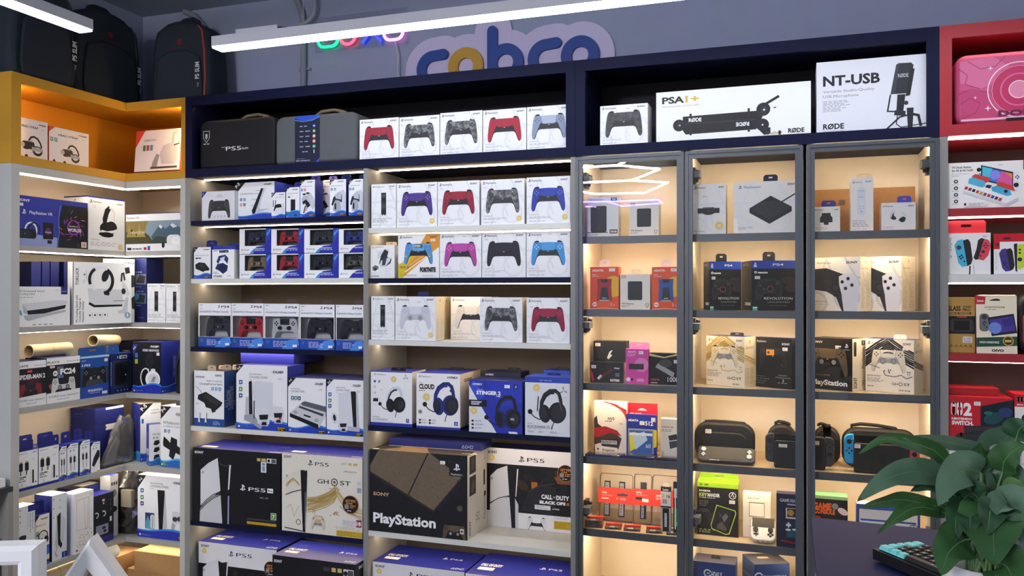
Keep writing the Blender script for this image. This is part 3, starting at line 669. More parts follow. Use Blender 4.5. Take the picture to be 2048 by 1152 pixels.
def strap_box(A):
 A.poly([(0,0),(.14,0),(0,.16)],'d4553a');A.text('HEAD STRAP',.22,.2,.06,INK,fw=.5,b=.02);dobe(A,.95,.1,fw=.2)
 A.rect(.03,.3,.1,.41,'5a9a4a');A.rect(.13,.3,.2,.41,'4a8aa8');A.circ(.065,.35,.025,'dfe6d8',8);A.circ(.165,.35,.025,'dfe6ea',8);strap_pic(A,.5,.68,.5);A.small(.82,.2,.9,.24,2,'b8b2ae')
 for u in(.12,.38):A.ell(u,.98,.05,.06,'2b2826',12)
onleft('headset_strap_box','cream head strap box cut off by the yellow frame, leftmost in the yellow cabinet','box',cL1,82,315,786,.503,.022,.1,front='efe6df',side='d4553a',art=strap_box,group='head strap boxes')
onleft('headset_strap_box','cream head strap box with red corner, second from left in the yellow cabinet','box',cL1,322,585,858,.503,.022,.1,front='efe6df',side='d4553a',art=strap_box,group='head strap boxes')
def dockvr(A):
 A.poly([(0,0),(.2,0),(0,.42)],'d4442e');A.text('CHARGING DOCK',.19,.24,.05,INK,fw=.27)
 for i,c in enumerate(('4a8a4a','c24a3a','5a8ab0')):A.rect(.17+i*.08,.36,.23+i*.08,.5,c)
 A.line([(.82,.45),(.84,.12),(.92,.06),(.97,.4)],.07,'b9b4b2');A.poly([(.62,.4),(.74,.34),(.95,.36),(.97,.75),(.88,.86),(.6,.84),(.55,.6)],'c9c4c2');A.poly([(.4,.8),(.48,.58),(.55,.62),(.5,.9),(.38,.92)],'9d9896');A.rect(.36,.9,.95,.95,'4d4a4a');A.line([(.86,.4),(.97,.36)],.03,'3c3936')
onmain('charging_dock_box','white headset charging dock box alone at the right end of the yellow cabinet','box',cL1,882,1180,945,.503,.03,.12,h=.178,front='f0e8e2',side='c8402c',art=dockvr,tilt=-.08)
# backpacks above
def backpack(label,P0,P1,z,h,dep,lx=.8,strip=False,top=.72,logo=True):
 P0,P1=Vector(P0),Vector(P1);d=P1-P0;w=math.hypot(d.x,d.y);r=empty('backpack',up(((P0.x+P1.x)/2,(P0.y+P1.y)/2,z)),math.atan2(d.y,d.x),label,'backpack','black backpacks on the yellow cabinet')
 fab=mat('26303a',.75,0,0,.3,.3,200,.3);ax=((1,0,0),(0,0,1),(0,-1,0))
 out=[(-.44,0),(.44,0),(.47,.03),(.5,.2),(.47,.62),(.435,.83),(.40,.88),(.22,.965),(.1,.985),(-.1,.985),(-.22,.965),(-.40,.88),(-.435,.83),(-.47,.62),(-.5,.2),(-.47,.03)]
 pts=[(x*w,y*h)for x,y in out]
 b=MB();b.prism(pts,(0,dep,0),*ax,dep,fab,.022);b.build('shell',r)
 b=MB();b.prism([(x*.78,y*.62+.02*h)for x,y in pts],(0,.001,0),*ax,.014,fab,.008);b.build('front_pocket',r)
 b=MB();b.tube([(x*w,dep*.45,z_*h)for x,z_ in((-.17,.955),(-.15,1.0),(-.07,1.03),(.07,1.035),(.15,1.0),(.17,.955))],.011,fab,8);b.build('handle',r)
 b=MB()
 for s in(1,):b.tube([(x*w*s,.001,y*h)for x,y in((.395,.05),(.42,.3),(.405,.6),(.365,.84),(.3,.9))],.005,'a04038' if strip else '24282f',6)
 o=b.build('piping',r)
 if strip:o['label']='red piping'
 b=MB();A=Art(b,(-w/2,-.0146,0),(1,0,0),(0,0,1),(0,-1,0),w,h,1,{})
 A.text('P5 SLIM',lx,.62,.055,'cfd3d6','c',rot=90,fw=.19,b=.03);A.text('THE',lx+.015,.78,.02,'cfd3d6','c',rot=90)
 o=b.build('print',r);o['label']='white lettering running upwards'
 if logo:
  b=MB();A=Art(b,(-w/2,-.0006,0),(1,0,0),(0,0,1),(0,-1,0),w,h,1,{})
  A.shape([(-.5,-.5),(.5,-.5),(.42,.2),(0,.6),(-.42,.2)],.5,.27,.07,'6e2228');A.rect(.34,.325,.66,.34,'4d2228');o=b.build('emblem',r);o['label']='dark red emblem'
zt=.808
a,b_=atx(140,120,-2.80),atx(272,120,-2.80)
hh=atx(200,34,-2.80).z-zt
backpack('black backpack in the corner behind the end of the short lamp, middle of the three',(-2.79,a.y+.01,zt),(-2.80,2.99,zt),zt,.40,.13,.9)
backpack('black backpack at the left picture edge, partly hidden by the short lamp',(-2.75,2.28,zt),(-2.75,2.585,zt),zt,.40,.13,.9)
p,q=aty(300,60,2.93),aty(414,60,2.93)
backpack('black backpack with red piping standing against the back wall',(p.x,2.93,zt),(q.x,2.95,zt),zt,.385,.15,.82,True)
# row 1
def vrbox(A):
 A.poly([(0,0),(.62,0),(.56,.2),(.57,.6),(.55,1),(0,1)],'2b3a9e');A.poly([(0,.72),(.56,.8),(.55,1),(0,1)],'8f9cd0');A.poly([(.63,.1),(1,.1),(1,1),(.57,1),(.57,.55),(.6,.3)],'12121c')
 A.line([(.6,.12),(.575,.4),(.585,.7),(.56,.98)],.015,'5a8fe0')
 A.text('SONY',.04,.09,.05,'f0f0f4',fw=.15,b=.03);A.rect(.03,.15,.1,.21,'e4e6f0');A.pss(.11,.32,.1,'f0f0f4');A.text('PlayStation VR',.18,.32,.062,'f0f0f4',fw=.31,b=.01)
 A.ring(.2,.68,.13,.035,'e6e8f0',-20,190,20,.15);A.ring(.24,.68,.13,.03,'1d1f28',-20,170,20,.15);A.rrect(.03,.66,.27,.85,.06,'14151c');A.rrect(.05,.69,.2,.82,.04,'272a36');A.circ(.12,.755,.012,'5a8fff',8)
 A.rect(.36,.5,.5,.84,'16131d');A.circ(.43,.68,.07,'5a2a6a');A.text('WORLDS',.43,.7,.03,'e8e8ee','c',fw=.09);A.rect(.42,.86,.48,.93,'1a1b22')
 A.circ(.79,.56,.16,'3a1c52',24);A.ring(.79,.56,.15,.025,'a03ab0');A.circ(.79,.5,.09,'14101c')
 for i in range(26):
  a=random.uniform(0,6.28);r=random.uniform(.1,.3);A.line([(.79+.6*r*math.cos(a),.56+r*math.sin(a)),(.79+.75*r*math.cos(a+.2),.56+1.2*r*math.sin(a+.2))],.012,random.choice(['c04a7a','8a4ad0','d0804a','5a6ad8']))
 A.text('PlayStation',.79,.53,.03,'e8e8ee','c',fw=.13);A.text('WORLDS',.8,.61,.07,'f4f4f8','c',fw=.2,b=.02);A.rect(.9,.85,.98,.97,'d8c8bc');A.text('16',.94,.91,.06,'b0402c','c',b=.03);A.rect(.83,.88,.88,.97,'2c2c36')
onleft('headset_bundle_box','wide blue and black headset bundle box, leftmost on the top corner shelf','box',cL2,100,578,258,ZL[0],.02,.16,front='2b3a9e',side='1a1c26',top='20307a',art=vrbox,tab=None)
def pulse(A):
 A.rect(0,0,1,.03,'262a70');heads(A,.1,cap=.03);A.rect(.12,.16,.2,.22,'dfe2e8');k=1
 A.poly([(.4,.55),(.38,.4),(.45,.22),(.55,.15),(.62,.2),(.55,.3),(.48,.5)],'15161a');A.line([(.58,.18),(.66,.22),(.68,.4),(.72,.55),(.78,.6)],.045,'e9ebef');A.line([(.62,.19),(.7,.26),(.71,.42)],.012,'b9bdc6')
 A.ell(.5,.58,.17,.12,'17181c');A.ell(.62,.56,.14,.12,'202126');A.line([(.36,.64),(.5,.66),(.7,.63),(.79,.6)],.05,'eceef2');A.ell(.5,.7,.16,.05,'17181c');A.ell(.36,.69,.07,.03,'17181c')
 A.text('PULSE Elite',.06,.8,.028,'8b8f96',fw=.24);A.small(.06,.84,.8,.92,3,'b5b9c0',.4,5);A.seal(.88,.92,.055)
onleft('headset_box','white headset box with black and white headset, second on the top corner shelf','box',cL2,580,822,250,ZL[0],.035,.13,front=PW,side='e4e5e8',top='262a70',art=pulse,lart=lambda A:(A.rect(0,0,1,.025,'262a70'),A.pss(.45,.07,.045,INK)))
def vr2(A):
 A.rect(0,0,1,.02,'262a70');A.text('PlayStation VR2',.02,.11,.06,INK,fw=.22);A.text('SONY',.98,.05,.03,INK,'r',fw=.05)
 A.rect(0,.2,1,.8,'7f96a4');A.poly([(0,.2),(.4,.2),(.34,.45),(.3,.8),(0,.8)],'8c7a48');A.poly([(0,.8),(0,.5),(.12,.4),(.2,.5),(.3,.46),(.42,.6),(.5,.8)],'4c4a2c')
 for x,h_ in((.06,.3),(.14,.38),(.24,.26),(.3,.42)):A.poly([(x-.05,.62),(x,h_),(x+.05,.62)],'a08c50')
 A.poly([(.45,.62),(.6,.3),(.7,.42),(.82,.28),(1,.45),(1,.8),(.5,.8)],'46606f');A.poly([(.58,.36),(.6,.3),(.65,.37),(.62,.42)],'d4dde0');A.poly([(.78,.33),(.82,.28),(.9,.37),(.83,.4)],'d4dde0');A.poly([(.4,.8),(.55,.6),(.75,.66),(1,.6),(1,.8)],'3a4a44')
 A.text('HORIZON',.21,.5,.06,'e9e4cf','c',fw=.25)
 A.rrect(.72,.58,.96,.86,.12,'e4e6ea');A.rrect(.8,.64,.95,.84,.09,'f2f3f5');A.ell(.66,.84,.05,.08,'1d1e22');A.circ(.88,.72,.012,'2a2a2e',8);A.line([(.9,.86),(.93,.97)],.012,'d0d2d6')
 A.rect(.03,.9,.1,.96,'2c2d33');A.small(.12,.9,.3,.96,1,'5a5d66');A.rect(.32,.89,.37,.96,'b8342c');A.rect(.39,.86,.43,.97,'3a4ab0')
onmain('headset_box','wide headset box with a mountain landscape picture, top corner shelf, right end','box',cL2,828,1207,350,ZL[0],.03,.15,front=PW,side='dfe0e4',top='262a70',art=vr2)
# row 2
def p5stand(A):
 A.text('P5 Horizontal & Vertical',.05,.11,.055,'26282e',fw=.45);A.text('Cooling Stand',.05,.18,.055,'5a5d64',fw=.27);A.small(.05,.26,.4,.28,1,'9a9da4',.8,4);A.small(.72,.07,.82,.1,1,'b0b3b9',.8,2)
 A.rect(.82,0,.95,.2,'232a78');A.text('SLYTOL',.885,.12,.025,'e8e9f0','c',fw=.1)
 A.poly([(.08,.6),(.0,.55),(.0,.68),(.1,.72)],'5aa6e0');A.poly([(.1,.43),(.7,.35),(.95,.36),(.94,.45),(.55,.55),(.18,.6)],'d6d9df');A.poly([(.18,.6),(.55,.55),(.92,.47),(.9,.56),(.5,.68),(.2,.7)],'1a1b20');A.poly([(.1,.43),(.18,.6),(.2,.7),(.12,.66)],'b9bdc5')
 A.poly([(.12,.72),(.5,.68),(.9,.6),(.92,.65),(.5,.76),(.2,.86),(.15,.82)],'b5b9c2');A.small(.28,.94,.85,.97,1,'8f939b',.8,4)
onleft('cooling_stand_box','white box picturing a flat grey console on its stand, second corner shelf, left end','box',cL2,98,462,835,ZL[1],.015,.08,front='eef0f1',side='1c2050',top='d8dade',art=p5stand)
for x0,x1,yt,lb in((205,270,671,'leftmost'),(276,328,671,'second from left'),(333,390,671,'third from left'),(420,474,672,'rightmost')):
 onleft('accessory_box','narrow navy box standing behind the white stand box, %s of the four'%lb,'box',cL2,x0,x1,yt,ZL[1],.118,.1,front='23296b',side='1b2054',top='2c3270',group='narrow navy boxes on the second corner shelf',art=(lambda A:A.text('SLYTOL',.5,.8,.03,'3a4288','c',fw=.5)))
def tok(A):
 A.rect(0,0,.012,1,'1d1e24');A.text('TOKLUCK',.07,.23,.05,INK,'c',rot=90,fw=.28,b=.02)
 for i,t in enumerate(('P5 Cooling Stand with','Controller Charger &','Headset Holder')):A.text(t,.065+i*.05,.96,.032,INK,'l',rot=90,fw=(.43,.38,.34)[i],b=.015)
 A.line([(.22,.12),(.22,.3)],.004,'6a6d74');A.circ(.19,.2,.018,'8a8d94',8);A.small(.17,.28,.2,.34,3,'a0a3aa')
 A.poly([(.24,.42),(.82,.44),(.86,.66),(.84,.7),(.36,.7),(.27,.64)],'d2d5da');A.poly([(.27,.64),(.36,.69),(.84,.69),(.84,.72),(.35,.73),(.26,.68)],'14151a');A.rect(.68,.62,.88,.635,'8d9098')
 A.ring(.47,.28,.17,.06,'e8eaee',-40,230,26,.2);A.ring(.5,.3,.17,.055,'15161b',-80,60,18,.2);A.ring(.44,.28,.17,.05,'1b1c21',120,200,12,.19);A.ell(.54,.22,.06,.1,'1d1e23',14,-20);A.poly([(.52,.46),(.62,.5),(.6,.54),(.54,.53)],'15161b')
 A.poly([(.88,.08),(.96,.06),(.98,.16),(.9,.18)],'2a2b30');A.line([(.82,.3),(.83,.18),(.86,.17),(.88,.28)],.03,'2c2d33');A.poly([(.84,.3),(.9,.36),(.98,.5),(.94,.56),(.86,.5),(.83,.42)],'d8dade');A.ell(.86,.47,.04,.05,'2a2b30',12);A.poly([(.84,.8),(.9,.56),(.95,.58),(.92,.86),(.86,.84)],'c6c9cf');A.poly([(.76,.8),(.9,.76),(.92,.82),(.78,.84)],'c6c9cf')
 for i in range(4):A.circ(.28+i*.085,.855,.016,'26282d',8);A.line([(.32+i*.085,.82),(.32+i*.085,.9)],.004,'8a8d94')
 A.circ(.93,.87,.052,'2a6ea8',20);A.ring(.93,.87,.04,.006,'e8f0f6');[A.ell(.93+.012*math.cos(a),.87+.018*math.sin(a),.02,.008,'e8f0f6',8,-57*a)for a in(0,1.26,2.5,3.77,5)]
p,q=atx(145.5,523,XL-.012),aty(262.5,528,2.797)
carton('cooling_stand_box','white upright box showing a headset on a console stand, middle of second corner shelf','box',(p.x,p.y,ZL[1]),(q.x,q.y,ZL[1]),(p.z+q.z)/2-ZL[1],.035,front='f0f1f0',side='d9dbdc',art=tok)
p,q=atx(206,516,XL-.065),aty(269,516,2.845)
carton('cooling_stand_box','white box peeking out above the headset stand box, in the shelf corner','box',(p.x,p.y,ZL[1]),(q.x,q.y,ZL[1]),q.z-ZL[1]-.006,.03,front='eceae6',side='e0dfdb',art=lambda A:(A.text('OIVO',.84,.065,.035,INK,'c',fw=.3,b=.05),A.ell(.93,.35,.06,.1,'2a2b30',14),A.poly([(.9,.62),(1,.58),(1,.8),(.92,.78)],'2c2d33')))
def twopic(A):
 A.rect(.05,.25,.95,.41,'6f7780');A.poly([(.1,.38),(.4,.26),(.9,.28),(.8,.4)],'2f3338');A.small(.05,.2,.8,.235,1,'8f96c0',.6,3);A.small(.05,.43,.8,.46,1,'6a73b0',.6,3);A.rect(.05,.55,.95,.71,'5f7a8c');A.poly([(.1,.68),(.4,.56),(.9,.58),(.8,.7)],'2b3036');A.circ(.12,.6,.06,'4a90c0',10);A.small(.1,.51,.8,.53,1,'8f96c0',.7,3);A.small(.1,.73,.8,.75,1,'8f96c0',.7,3);A.text('OIVO',.5,.93,.02,'8f96c0','c',fw=.5)
onmain('cooling_stand_box','navy box with two product photos, right of the shelf corner on the second shelf','box',cL2,887,966,648,ZL[1],.055,.1,front='1f2661',side='1a2052',art=twopic)
onmain('charging_station_box','white charging station box beside the navy photo box on the corner shelf','box',cL2,969,1091,815,ZL[1],.03,.13,front=PW,side='d9dade',top='2a2f78',art=stn_box,group='charging station boxes')
onmain('charging_station_box','white charging station box touching the right end panel of the corner shelf','box',cL2,1093,1208,817,ZL[1],.03,.13,front=PW,side='d9dade',top='2a2f78',art=stn_box,group='charging station boxes')
# row 3
def playx(title,pic):
 def f(A):
  A.rect(0,.06,1,.12,'f0f0f2');A.rect(0,.16,1,.8,'15161e');A.text('PLAYX',.02,.1,.05,INK,'l',fw=.36,b=.02);A.text('Wireless Controller',.98,.1,.028,INK,'r',fw=.4);pic(A)
  A.poly([(0,.78),(1,.74),(1,1),(0,1)],'e4e5e8');A.text('DOUBLE motor vibration-4',.06,.855,.045,'2a2b30',fw=.86);A.text('Wireless Controller',.3,.93,.03,'2a2b30',fw=.36)
 return f
def spidey(A):
 for i in range(14):A.poly([(random.uniform(0,.9),random.uniform(.2,.7))for _ in range(3)],random.choice(['4a1a26','2c1a2c','6a2028','1d2238']))
 A.text('SPIDER-MAN 2',.5,.34,.1,'f2f2f4','c',fw=.92,b=.03);pad_pic(A,.45,.68,.82*A.w/A.h,'7a2230','2a1a22','22202a');A.rect(.34,.2,.5,.25,'d84a5a')
def fc(A):
 A.poly([(.3,.2),(.5,.2),(.44,.5),(.3,.5)],'5a6470');A.poly([(.05,.6),(.2,.55),(.12,.72)],'a05030');A.circ(.25,.35,.06,'f0f0f2');A.text('EA',.25,.35,.04,INK,'c',b=.05);A.text('FC24',.4,.32,.12,'f4f4f6','l',fw=.46,b=.05);A.rect(.34,.4,.5,.48,'4a78a0')
 pad_pic(A,.5,.66,.74*A.w/A.h,'c9cbd0','c9cbd0','17181c','15161a',None,'15161a');A.price(.16,.2,.14,.05,'ecc9d0')
onleft('controller_box','dark red wireless controller box cut by the panel, left end of third corner shelf','box',cL3,118,381,340,ZL[2],.012,.11,front='f0f0f2',side='17181f',top='1b1d4a',art=playx('',spidey))
onleft('controller_box','black and white box with a silver football controller, second on third corner shelf','box',cL3,383,659,306,ZL[2],.012,.11,front='f0f0f2',side='17181f',top='262a5e',art=playx('',fc),tab=None)
def ps3(A):
 A.rect(0,0,1,.04,'a8d2e6');A.rect(0,.04,1,.28,'1d4fa0');A.text('SONY',.04,.1,.03,'dfe6f2',fw=.15);A.pss(.06,.21,.06,'e8ecf4');A.text('PS3',.13,.21,.05,'e8ecf4',fw=.2,b=.03);A.price(.88,.12,.12,.07,'ecdfe4')
 A.rect(.02,.28,.96,.74,'26303c');A.rrect(.05,.3,.93,.72,.05,'3a444e');pad_pic(A,.48,.52,.84*A.w/A.h,'15161a','1b1c20','202226','9a9da2',None,'0e0f12');A.poly([(.02,.74),(.96,.68),(1,1),(0,1)],'1c46a0')
 A.text('DUALSHOCK 3',.25,.83,.055,'eef0f6',fw=.5,b=.03);A.text('Wireless Controller',.3,.89,.035,'d8def0',fw=.36);A.rect(.74,.88,.92,.95,'d9dfe6');A.rect(.96,.1,1,1,'10264f')
onleft('controller_box','blue box with a black gamepad behind its window, third on third corner shelf','box',cL3,661,901,297,ZL[2],.012,.1,front='1c46a0',side='10264f',top='9cc8de',art=ps3,tab=[(.02,.98,.036,'1f4a96',.15)])
def hori(A):
 A.rect(0,0,1,1,'16245c');A.text('WIRELESS CONTROLLER',.05,.5,.03,'b8c4e6','c',rot=90,fw=.6);A.rect(.42,.05,.76,.13,'eceef2');A.text('HORI',.59,.09,.05,INK,'c',fw=.28,b=.06);A.circ(.34,.09,.03,'5a9ad8',8);A.rrect(.14,.18,.95,.86,.05,'3c4450');A.rrect(.17,.2,.92,.84,.05,'23282f')
 A.rrect(.24,.25,.56,.78,.05,'111216');A.ell(.68,.45,.1,.16,'15161a');A.ell(.62,.65,.1,.1,'121317');A.circ(.7,.55,.02,'c9ccd2',8)
 for i in range(4):A.circ(.34+i*.15,.93,.018,'aab4d8',8)
onleft('controller_box','navy windowed wireless controller box next to the shelf corner, third corner shelf','box',cL3,905,1088,276,ZL[2],.012,.1,front='16245c',side='10183f',top='1b2a66',art=hori,tab=[(.03,.5,.036,'20509e',.15)])
def stereo(A):
 A.rect(0,0,1,1,'11121c');A.poly([(0,.05),(.18,.05),(0,.28)],'2a3488');A.text('P-5',.06,.12,.04,'dfe2ee','c',rot=45,b=.03);dobe(A,.92,.08,'eef0f4',.28);A.text('STEREO HEADPHONE',.35,.16,.045,'e6e8ee',fw=.57,b=.02)
 A.rect(.08,.22,.18,.31,'2a66b0');A.rect(.08,.34,.18,.43,'8aa040');A.rect(.84,.2,.94,.26,'ece0e4');A.ell(.6,.35,.1,.15,'23242c');A.rect(.54,.3,.66,.55,'1b1c24')
 A.rrect(.37,.52,.58,.62,.03,'d9dbe0');A.ell(.43,.7,.1,.19,'0c0d12');A.ring(.46,.7,.12,.025,'d9dbe0',60,300,16,.18);A.rrect(.64,.52,.8,.6,.03,'d9dbe0');A.ell(.71,.73,.18,.17,'e4e6ea');A.ell(.73,.74,.13,.125,'c9ccd2')
 [A.line([(.66+i*.04,.78),(.74+i*.03,.68)],.015,'55585e')for i in range(3)];A.small(.05,.93,.4,.98,3,'5a66b8',.5,3)
 wave(A,.86,'2030a0','3a7fd8',.03)
onmain('headphone_box','black and blue headphone box with a silver headphone, third corner shelf','box',cL3,1092,1328,183,ZL[2],.02,.16,front='11121c',side='2a3596',top='1d2268',art=stereo,rart=lambda A:(A.text('STEREO HEADPHONE',.5,.5,.09,'8f9ae0','c',rot=90,fw=.42),wave(A,.86,'2a49b8','4a9ae6',.03)))
onmain('headphone_box','dark headphone box half hidden behind the silver headphone box','box',cL3,985,1085,172,ZL[2],.14,.1,front='14152a',side='14152a',top='1a1c40',art=lambda A:A.text('STEREO',.55,.22,.05,'b8bccc','c',fw=.6))
onmain('headphone_box','navy headphone box behind the black pouch at the right end, third corner shelf','box',cL3,1468,1508,165,ZL[2],.185,.09,front='1b1f5a',side='1b1f5a')
p,q=aty(350.5,735,D+.05),aty(367,735,D+.05);zt_=aty(361,692,D+.05).z
b=MB();hh=zt_-ZL[2];ww=(q.x-p.x)
b.prism([(-.5*ww,0),(.5*ww,0),(.5*ww,hh*.95),(.25*ww,hh),(-.1*ww,hh*.97),(-.4*ww,hh*.75),(-.5*ww,hh*.4)],(0,.1,0),(1,0,0),(0,0,1),(0,-1,0),.1,mat('17181d',.7,0,0,.3,.3,200),.012)
r=empty('pouch',up(((p.x+q.x)/2,D+.05,ZL[2]+.001)),0,'black soft pouch squeezed against the right end panel, third corner shelf','pouch');b.build('body',r)
b=MB();b.tube([(-.35*ww,-.002,hh*.2),(-.3*ww,-.002,hh*.6),(.2*ww,-.002,hh*.9)],.003,'2f3138',6);b.build('zip',r)
tub=mat('cdb894',.75,0,0,.2,.12,40)
def ktube(label,a,c,r0,sleeve=None,hollow=True):
 a,c=Vector(a),Vector(c);o=(a+c)/2;b=MB();b.tube([a-o,c-o],r0,tub,20,False);b.tube([a-o,c-o],r0*.86,mat('a08a66',.8),20,False)
 d=(c-a).normalized();s1=d.orthogonal().normalized();s2=d.cross(s1)
 for e in(a-o,c-o):
  vs=[e+(s1*math.cos(t)+s2*math.sin(t))*rr for rr in(r0,r0*.86)for t in[2*math.pi*i/20 for i in range(20)]]
  b.add(vs,[(i,(i+1)%20,20+(i+1)%20,20+i)for i in range(20)],tub)
 rt=empty('cardboard_tube',up(o),0,label,'tube');b.build('tube',rt)
 if sleeve:
  b=MB();m_=a.lerp(c,sleeve)-o;b.tube([m_-d*.0015,m_+d*.0015],r0*1.01,'9a8560',20,False);b.build('seam',rt)
ty,tz0=.024,ZL[2]+.183
pa,pb=atx(20,707,XL-.115),atx(128,707,XL-.115)
ktube('long pale cardboard tube lying on the controller boxes, third corner shelf',(XL-.09,pa.y+.06,atx(90,700,XL-.09).z),(XL-.09,pb.y,atx(90,700,XL-.09).z),.0255,.5)
e=atx(186,681,XL-.075);ktube('short open cardboard tube pointing at the viewer, near the shelf corner',(e.x,e.y,e.z),(e.x-.045,e.y+.17,e.z-.008),.024)
# row 4
def hdmi(A):
 A.rect(0,.93,1,1,'262e8c');A.pss(.1,.06,.045,INK);A.text('PlayStation',.17,.06,.026,INK,fw=.3);A.text('SONY',.95,.06,.03,INK,'r',fw=.2,b=.03);cable_pic(A,.32);A.text('HDMI',.06,.66,.04,INK,fw=.36,b=.04);A.small(.06,.69,.4,.72,1,'4a4d55',.8,3);A.text('8K/4K',.06,.76,.03,INK,fw=.36,b=.03)
 A.text('2',.22,.85,.06,INK,'c');A.text('m',.31,.86,.025,INK,'c');A.poly([(.6,.55),(.72,.5),(.72,.86),(.6,.88)],'dfe1e6');A.poly([(.72,.5),(.8,.53),(.8,.85),(.72,.86)],'17181d');A.small(.7,.22,.85,.27,3,'c3c6cc');A.small(.06,.9,.8,.925,1,'b5b9c0',.6,4);A.rect(.86,.82,.92,.86,'26282e')
hd=dict(front=PW,side='1d2468',top='262c78',art=hdmi)
onleft('cable_box','white display cable box cut by the end panel, fourth corner shelf','box',cL4,120,311,132,ZL[3],.012,.05,tab=[(.1,.9,.04,'262c78',.3)],group='white display cable boxes',**hd)
onleft('cable_box','white display cable box beside the thin adapter boxes, fourth corner shelf','box',cL4,314,482,95,ZL[3],.012,.05,tab=[(.1,.9,.04,'262c78',.3)],group='white display cable boxes',**hd)
for i,(x0,x1,y)in enumerate(((150,300,70),(310,470,45))):
 onleft('cable_box',('navy topped cable box standing behind the leftmost cable box','navy topped cable box behind the cable box by the thin boxes')[i],'box',cL4,x0,x1,y+30,ZL[3],.075,.05,front='e4e6ea',side='1d2468',top='262c78',tab=[(.1,.9,.045,'262c78',.3)],group='cable boxes in the second row')
def thin(kind):
 def f(A):
  r=A.h/A.w;A.poly([(0,0),(.32,0),(0,.12)],'15161c');dobe(A,.95,.05,fw=.5,cap=.022);A.text(('DATA CABLE','DATA CABLE','AUDIO CABLE','HUB')[kind],.5,.12,.03,INK,'c',fw=(.8,.8,.8,.4)[kind])
  icons(A,[(.3,.2),(.6,.2)],.024)
  if kind==3:A.poly([(.3,.5),(.75,.26),(.95,.32),(.95,.5),(.35,.82),(.12,.75)],'17181d');A.poly([(.3,.5),(.75,.26),(.8,.3),(.34,.56)],'33353c')
  else:
   for u in(.32,.66):A.rect(u-.09,.38,u+.09,.55,'17181d');A.rect(u-.055,.33,u+.055,.38,'b9bcc4');A.line([(u,.55),(u,.78)],.016,'17181d')
   wave(A,.9,'2a49b8','3d8fdd',.02)
   for rr in(.11,.08,.05):A.ring(.5,.92,rr,.014,'17181d',0,180,14,rr*.8)
  A.rect(.7,.96,.95,.99,'c5a230')
 return f
for i,(x0,x1,y,lb)in enumerate(((484,545,96,'leftmost of the four thin boxes'),(547,640,72,'second of the four thin boxes'),(651,735,46,'third of the four thin boxes'),(741,818,60,'rightmost of the four thin boxes, showing a black hub'))):
 onleft('cable_box','thin white cable box, %s'%lb,'box',cL4,x0,x1,y,ZL[3],.014,.05,front='eef0f2',side='262e86',top='262e86',art=thin(i),tab=[(.12,.95,.045,'262e86',.8)],group='thin cable boxes on the fourth corner shelf')
p=atx(*cL3(785,800),XL-.075);q=(XL-.075,2.95,0)
h1=atx(*cL3(785,878),XL-.075).z-ZL[3];h2=atx(*cL3(785,738),XL-.075).z-ZL[3]
def navy(A):A.text('DAVEL',.32,.32,.09,'5a64a8','c',fw=.3);A.small(.2,.5,.4,.56,1,'3a4490')
def strip_(A):A.rect(.36,.0,1,.14,'e6dfda');A.circ(.38,.07,.02,'5a3a3a',6)
carton('storage_box','big navy box under its twin, in the corner of the fourth shelf','box',(XL-.075,p.y,ZL[3]),(XL-.075,2.875,ZL[3]),h1,.135,front='23296f',side='1e2463',top='2c327c',art=strip_,lart=navy,group='stacked navy storage boxes')
carton('storage_box','big navy box on top of its twin, in the corner of the fourth shelf','box',(XL-.075,p.y,ZL[3]+h1+.001),(XL-.075,2.875,ZL[3]+h1+.001),h2-h1-.001,.135,front='23296f',side='1e2463',top='1a1d48',art=strip_,lart=navy,group='stacked navy storage boxes')
p=atx(*cL4(980,195),XL-.03)
r=empty('plastic_bag',up((XL-.035,p.y-.005,ZL[3]+.001)),math.pi/2,'clear plastic bag holding a dark adapter, leaning on the navy boxes','bag')
b=MB();out=[(-.088,0),(-.03,.004),(.03,0),(.09,.003),(.094,.06),(.088,.12),(.092,.17),(.07,.208),(.045,.196),(.02,.21),(-.012,.16),(-.03,.14),(-.045,.09),(-.066,.06)]
b.prism(out,(0,.022,0),(1,0,0),(0,0,1),(0,-1,0),.024,haze_mat('bag_film','d8d5d0',.13,.12),.008);b.build('bag',r)
b=MB();b.prism([(.02,.03),(.07,.02),(.085,.1),(.06,.17),(.03,.16),(.035,.1)],(0,.017,0),(1,0,0),(0,0,1),(0,-1,0),.014,'35322f',.004);b.build('adapter',r)
b=MB();b.prism([(-.07,.012),(-.01,.012),(.02,.1),(.0,.12),(-.04,.07)],(0,.012,0),(1,0,0),(0,0,1),(0,-1,0),.004,'a9a6a2',.001);b.build('sheet',r)
def cool_a(A):corner(A,.22);A.text('MULTIFUNCTIONAL',.5,.12,.022,INK,'l',fw=.4);A.text('COOLING STAND',.5,.17,.03,INK,'l',fw=.55);A.rect(.06,.26,.16,.34,'1f5fae');wave(A,.85)
def dual_a(A):
 A.text('DUAL CHARGER',.3,.24,.045,INK,'l',fw=.75);icons(A,[(.4,.33),(.65,.33)],.02)
 for v in(.45,.62,.8):A.poly([(.35,v+.05),(.45,v-.05),(.8,v-.06),(.85,v+.02),(.6,v+.07)],'1a1b20')
 wave(A,.88,'2a6ab8','4aa0e0')
lbl=lambda A:(A.text('MULTIFUNCTIONAL COOLING STAND',.4,.5,.02,'dfe2f0','c',rot=90,fw=.6),wave(A,.88,'3a8ad8','5aa8e8',.02))
def side_dual(A):A.small(.1,.2,.8,.4,6,'7a86c8',.4,3);A.rect(.2,.6,.8,.75,'e9eaee');[A.rect(.26+i*.06,.67,.26+i*.06+(.02 if i%2 else .04),.73,'26282e')for i in range(8)];wave(A,.88,'2a6ab8','4aa0e0')
za,zb_=ZL[3],aty(*cL3(1155,690),D).z
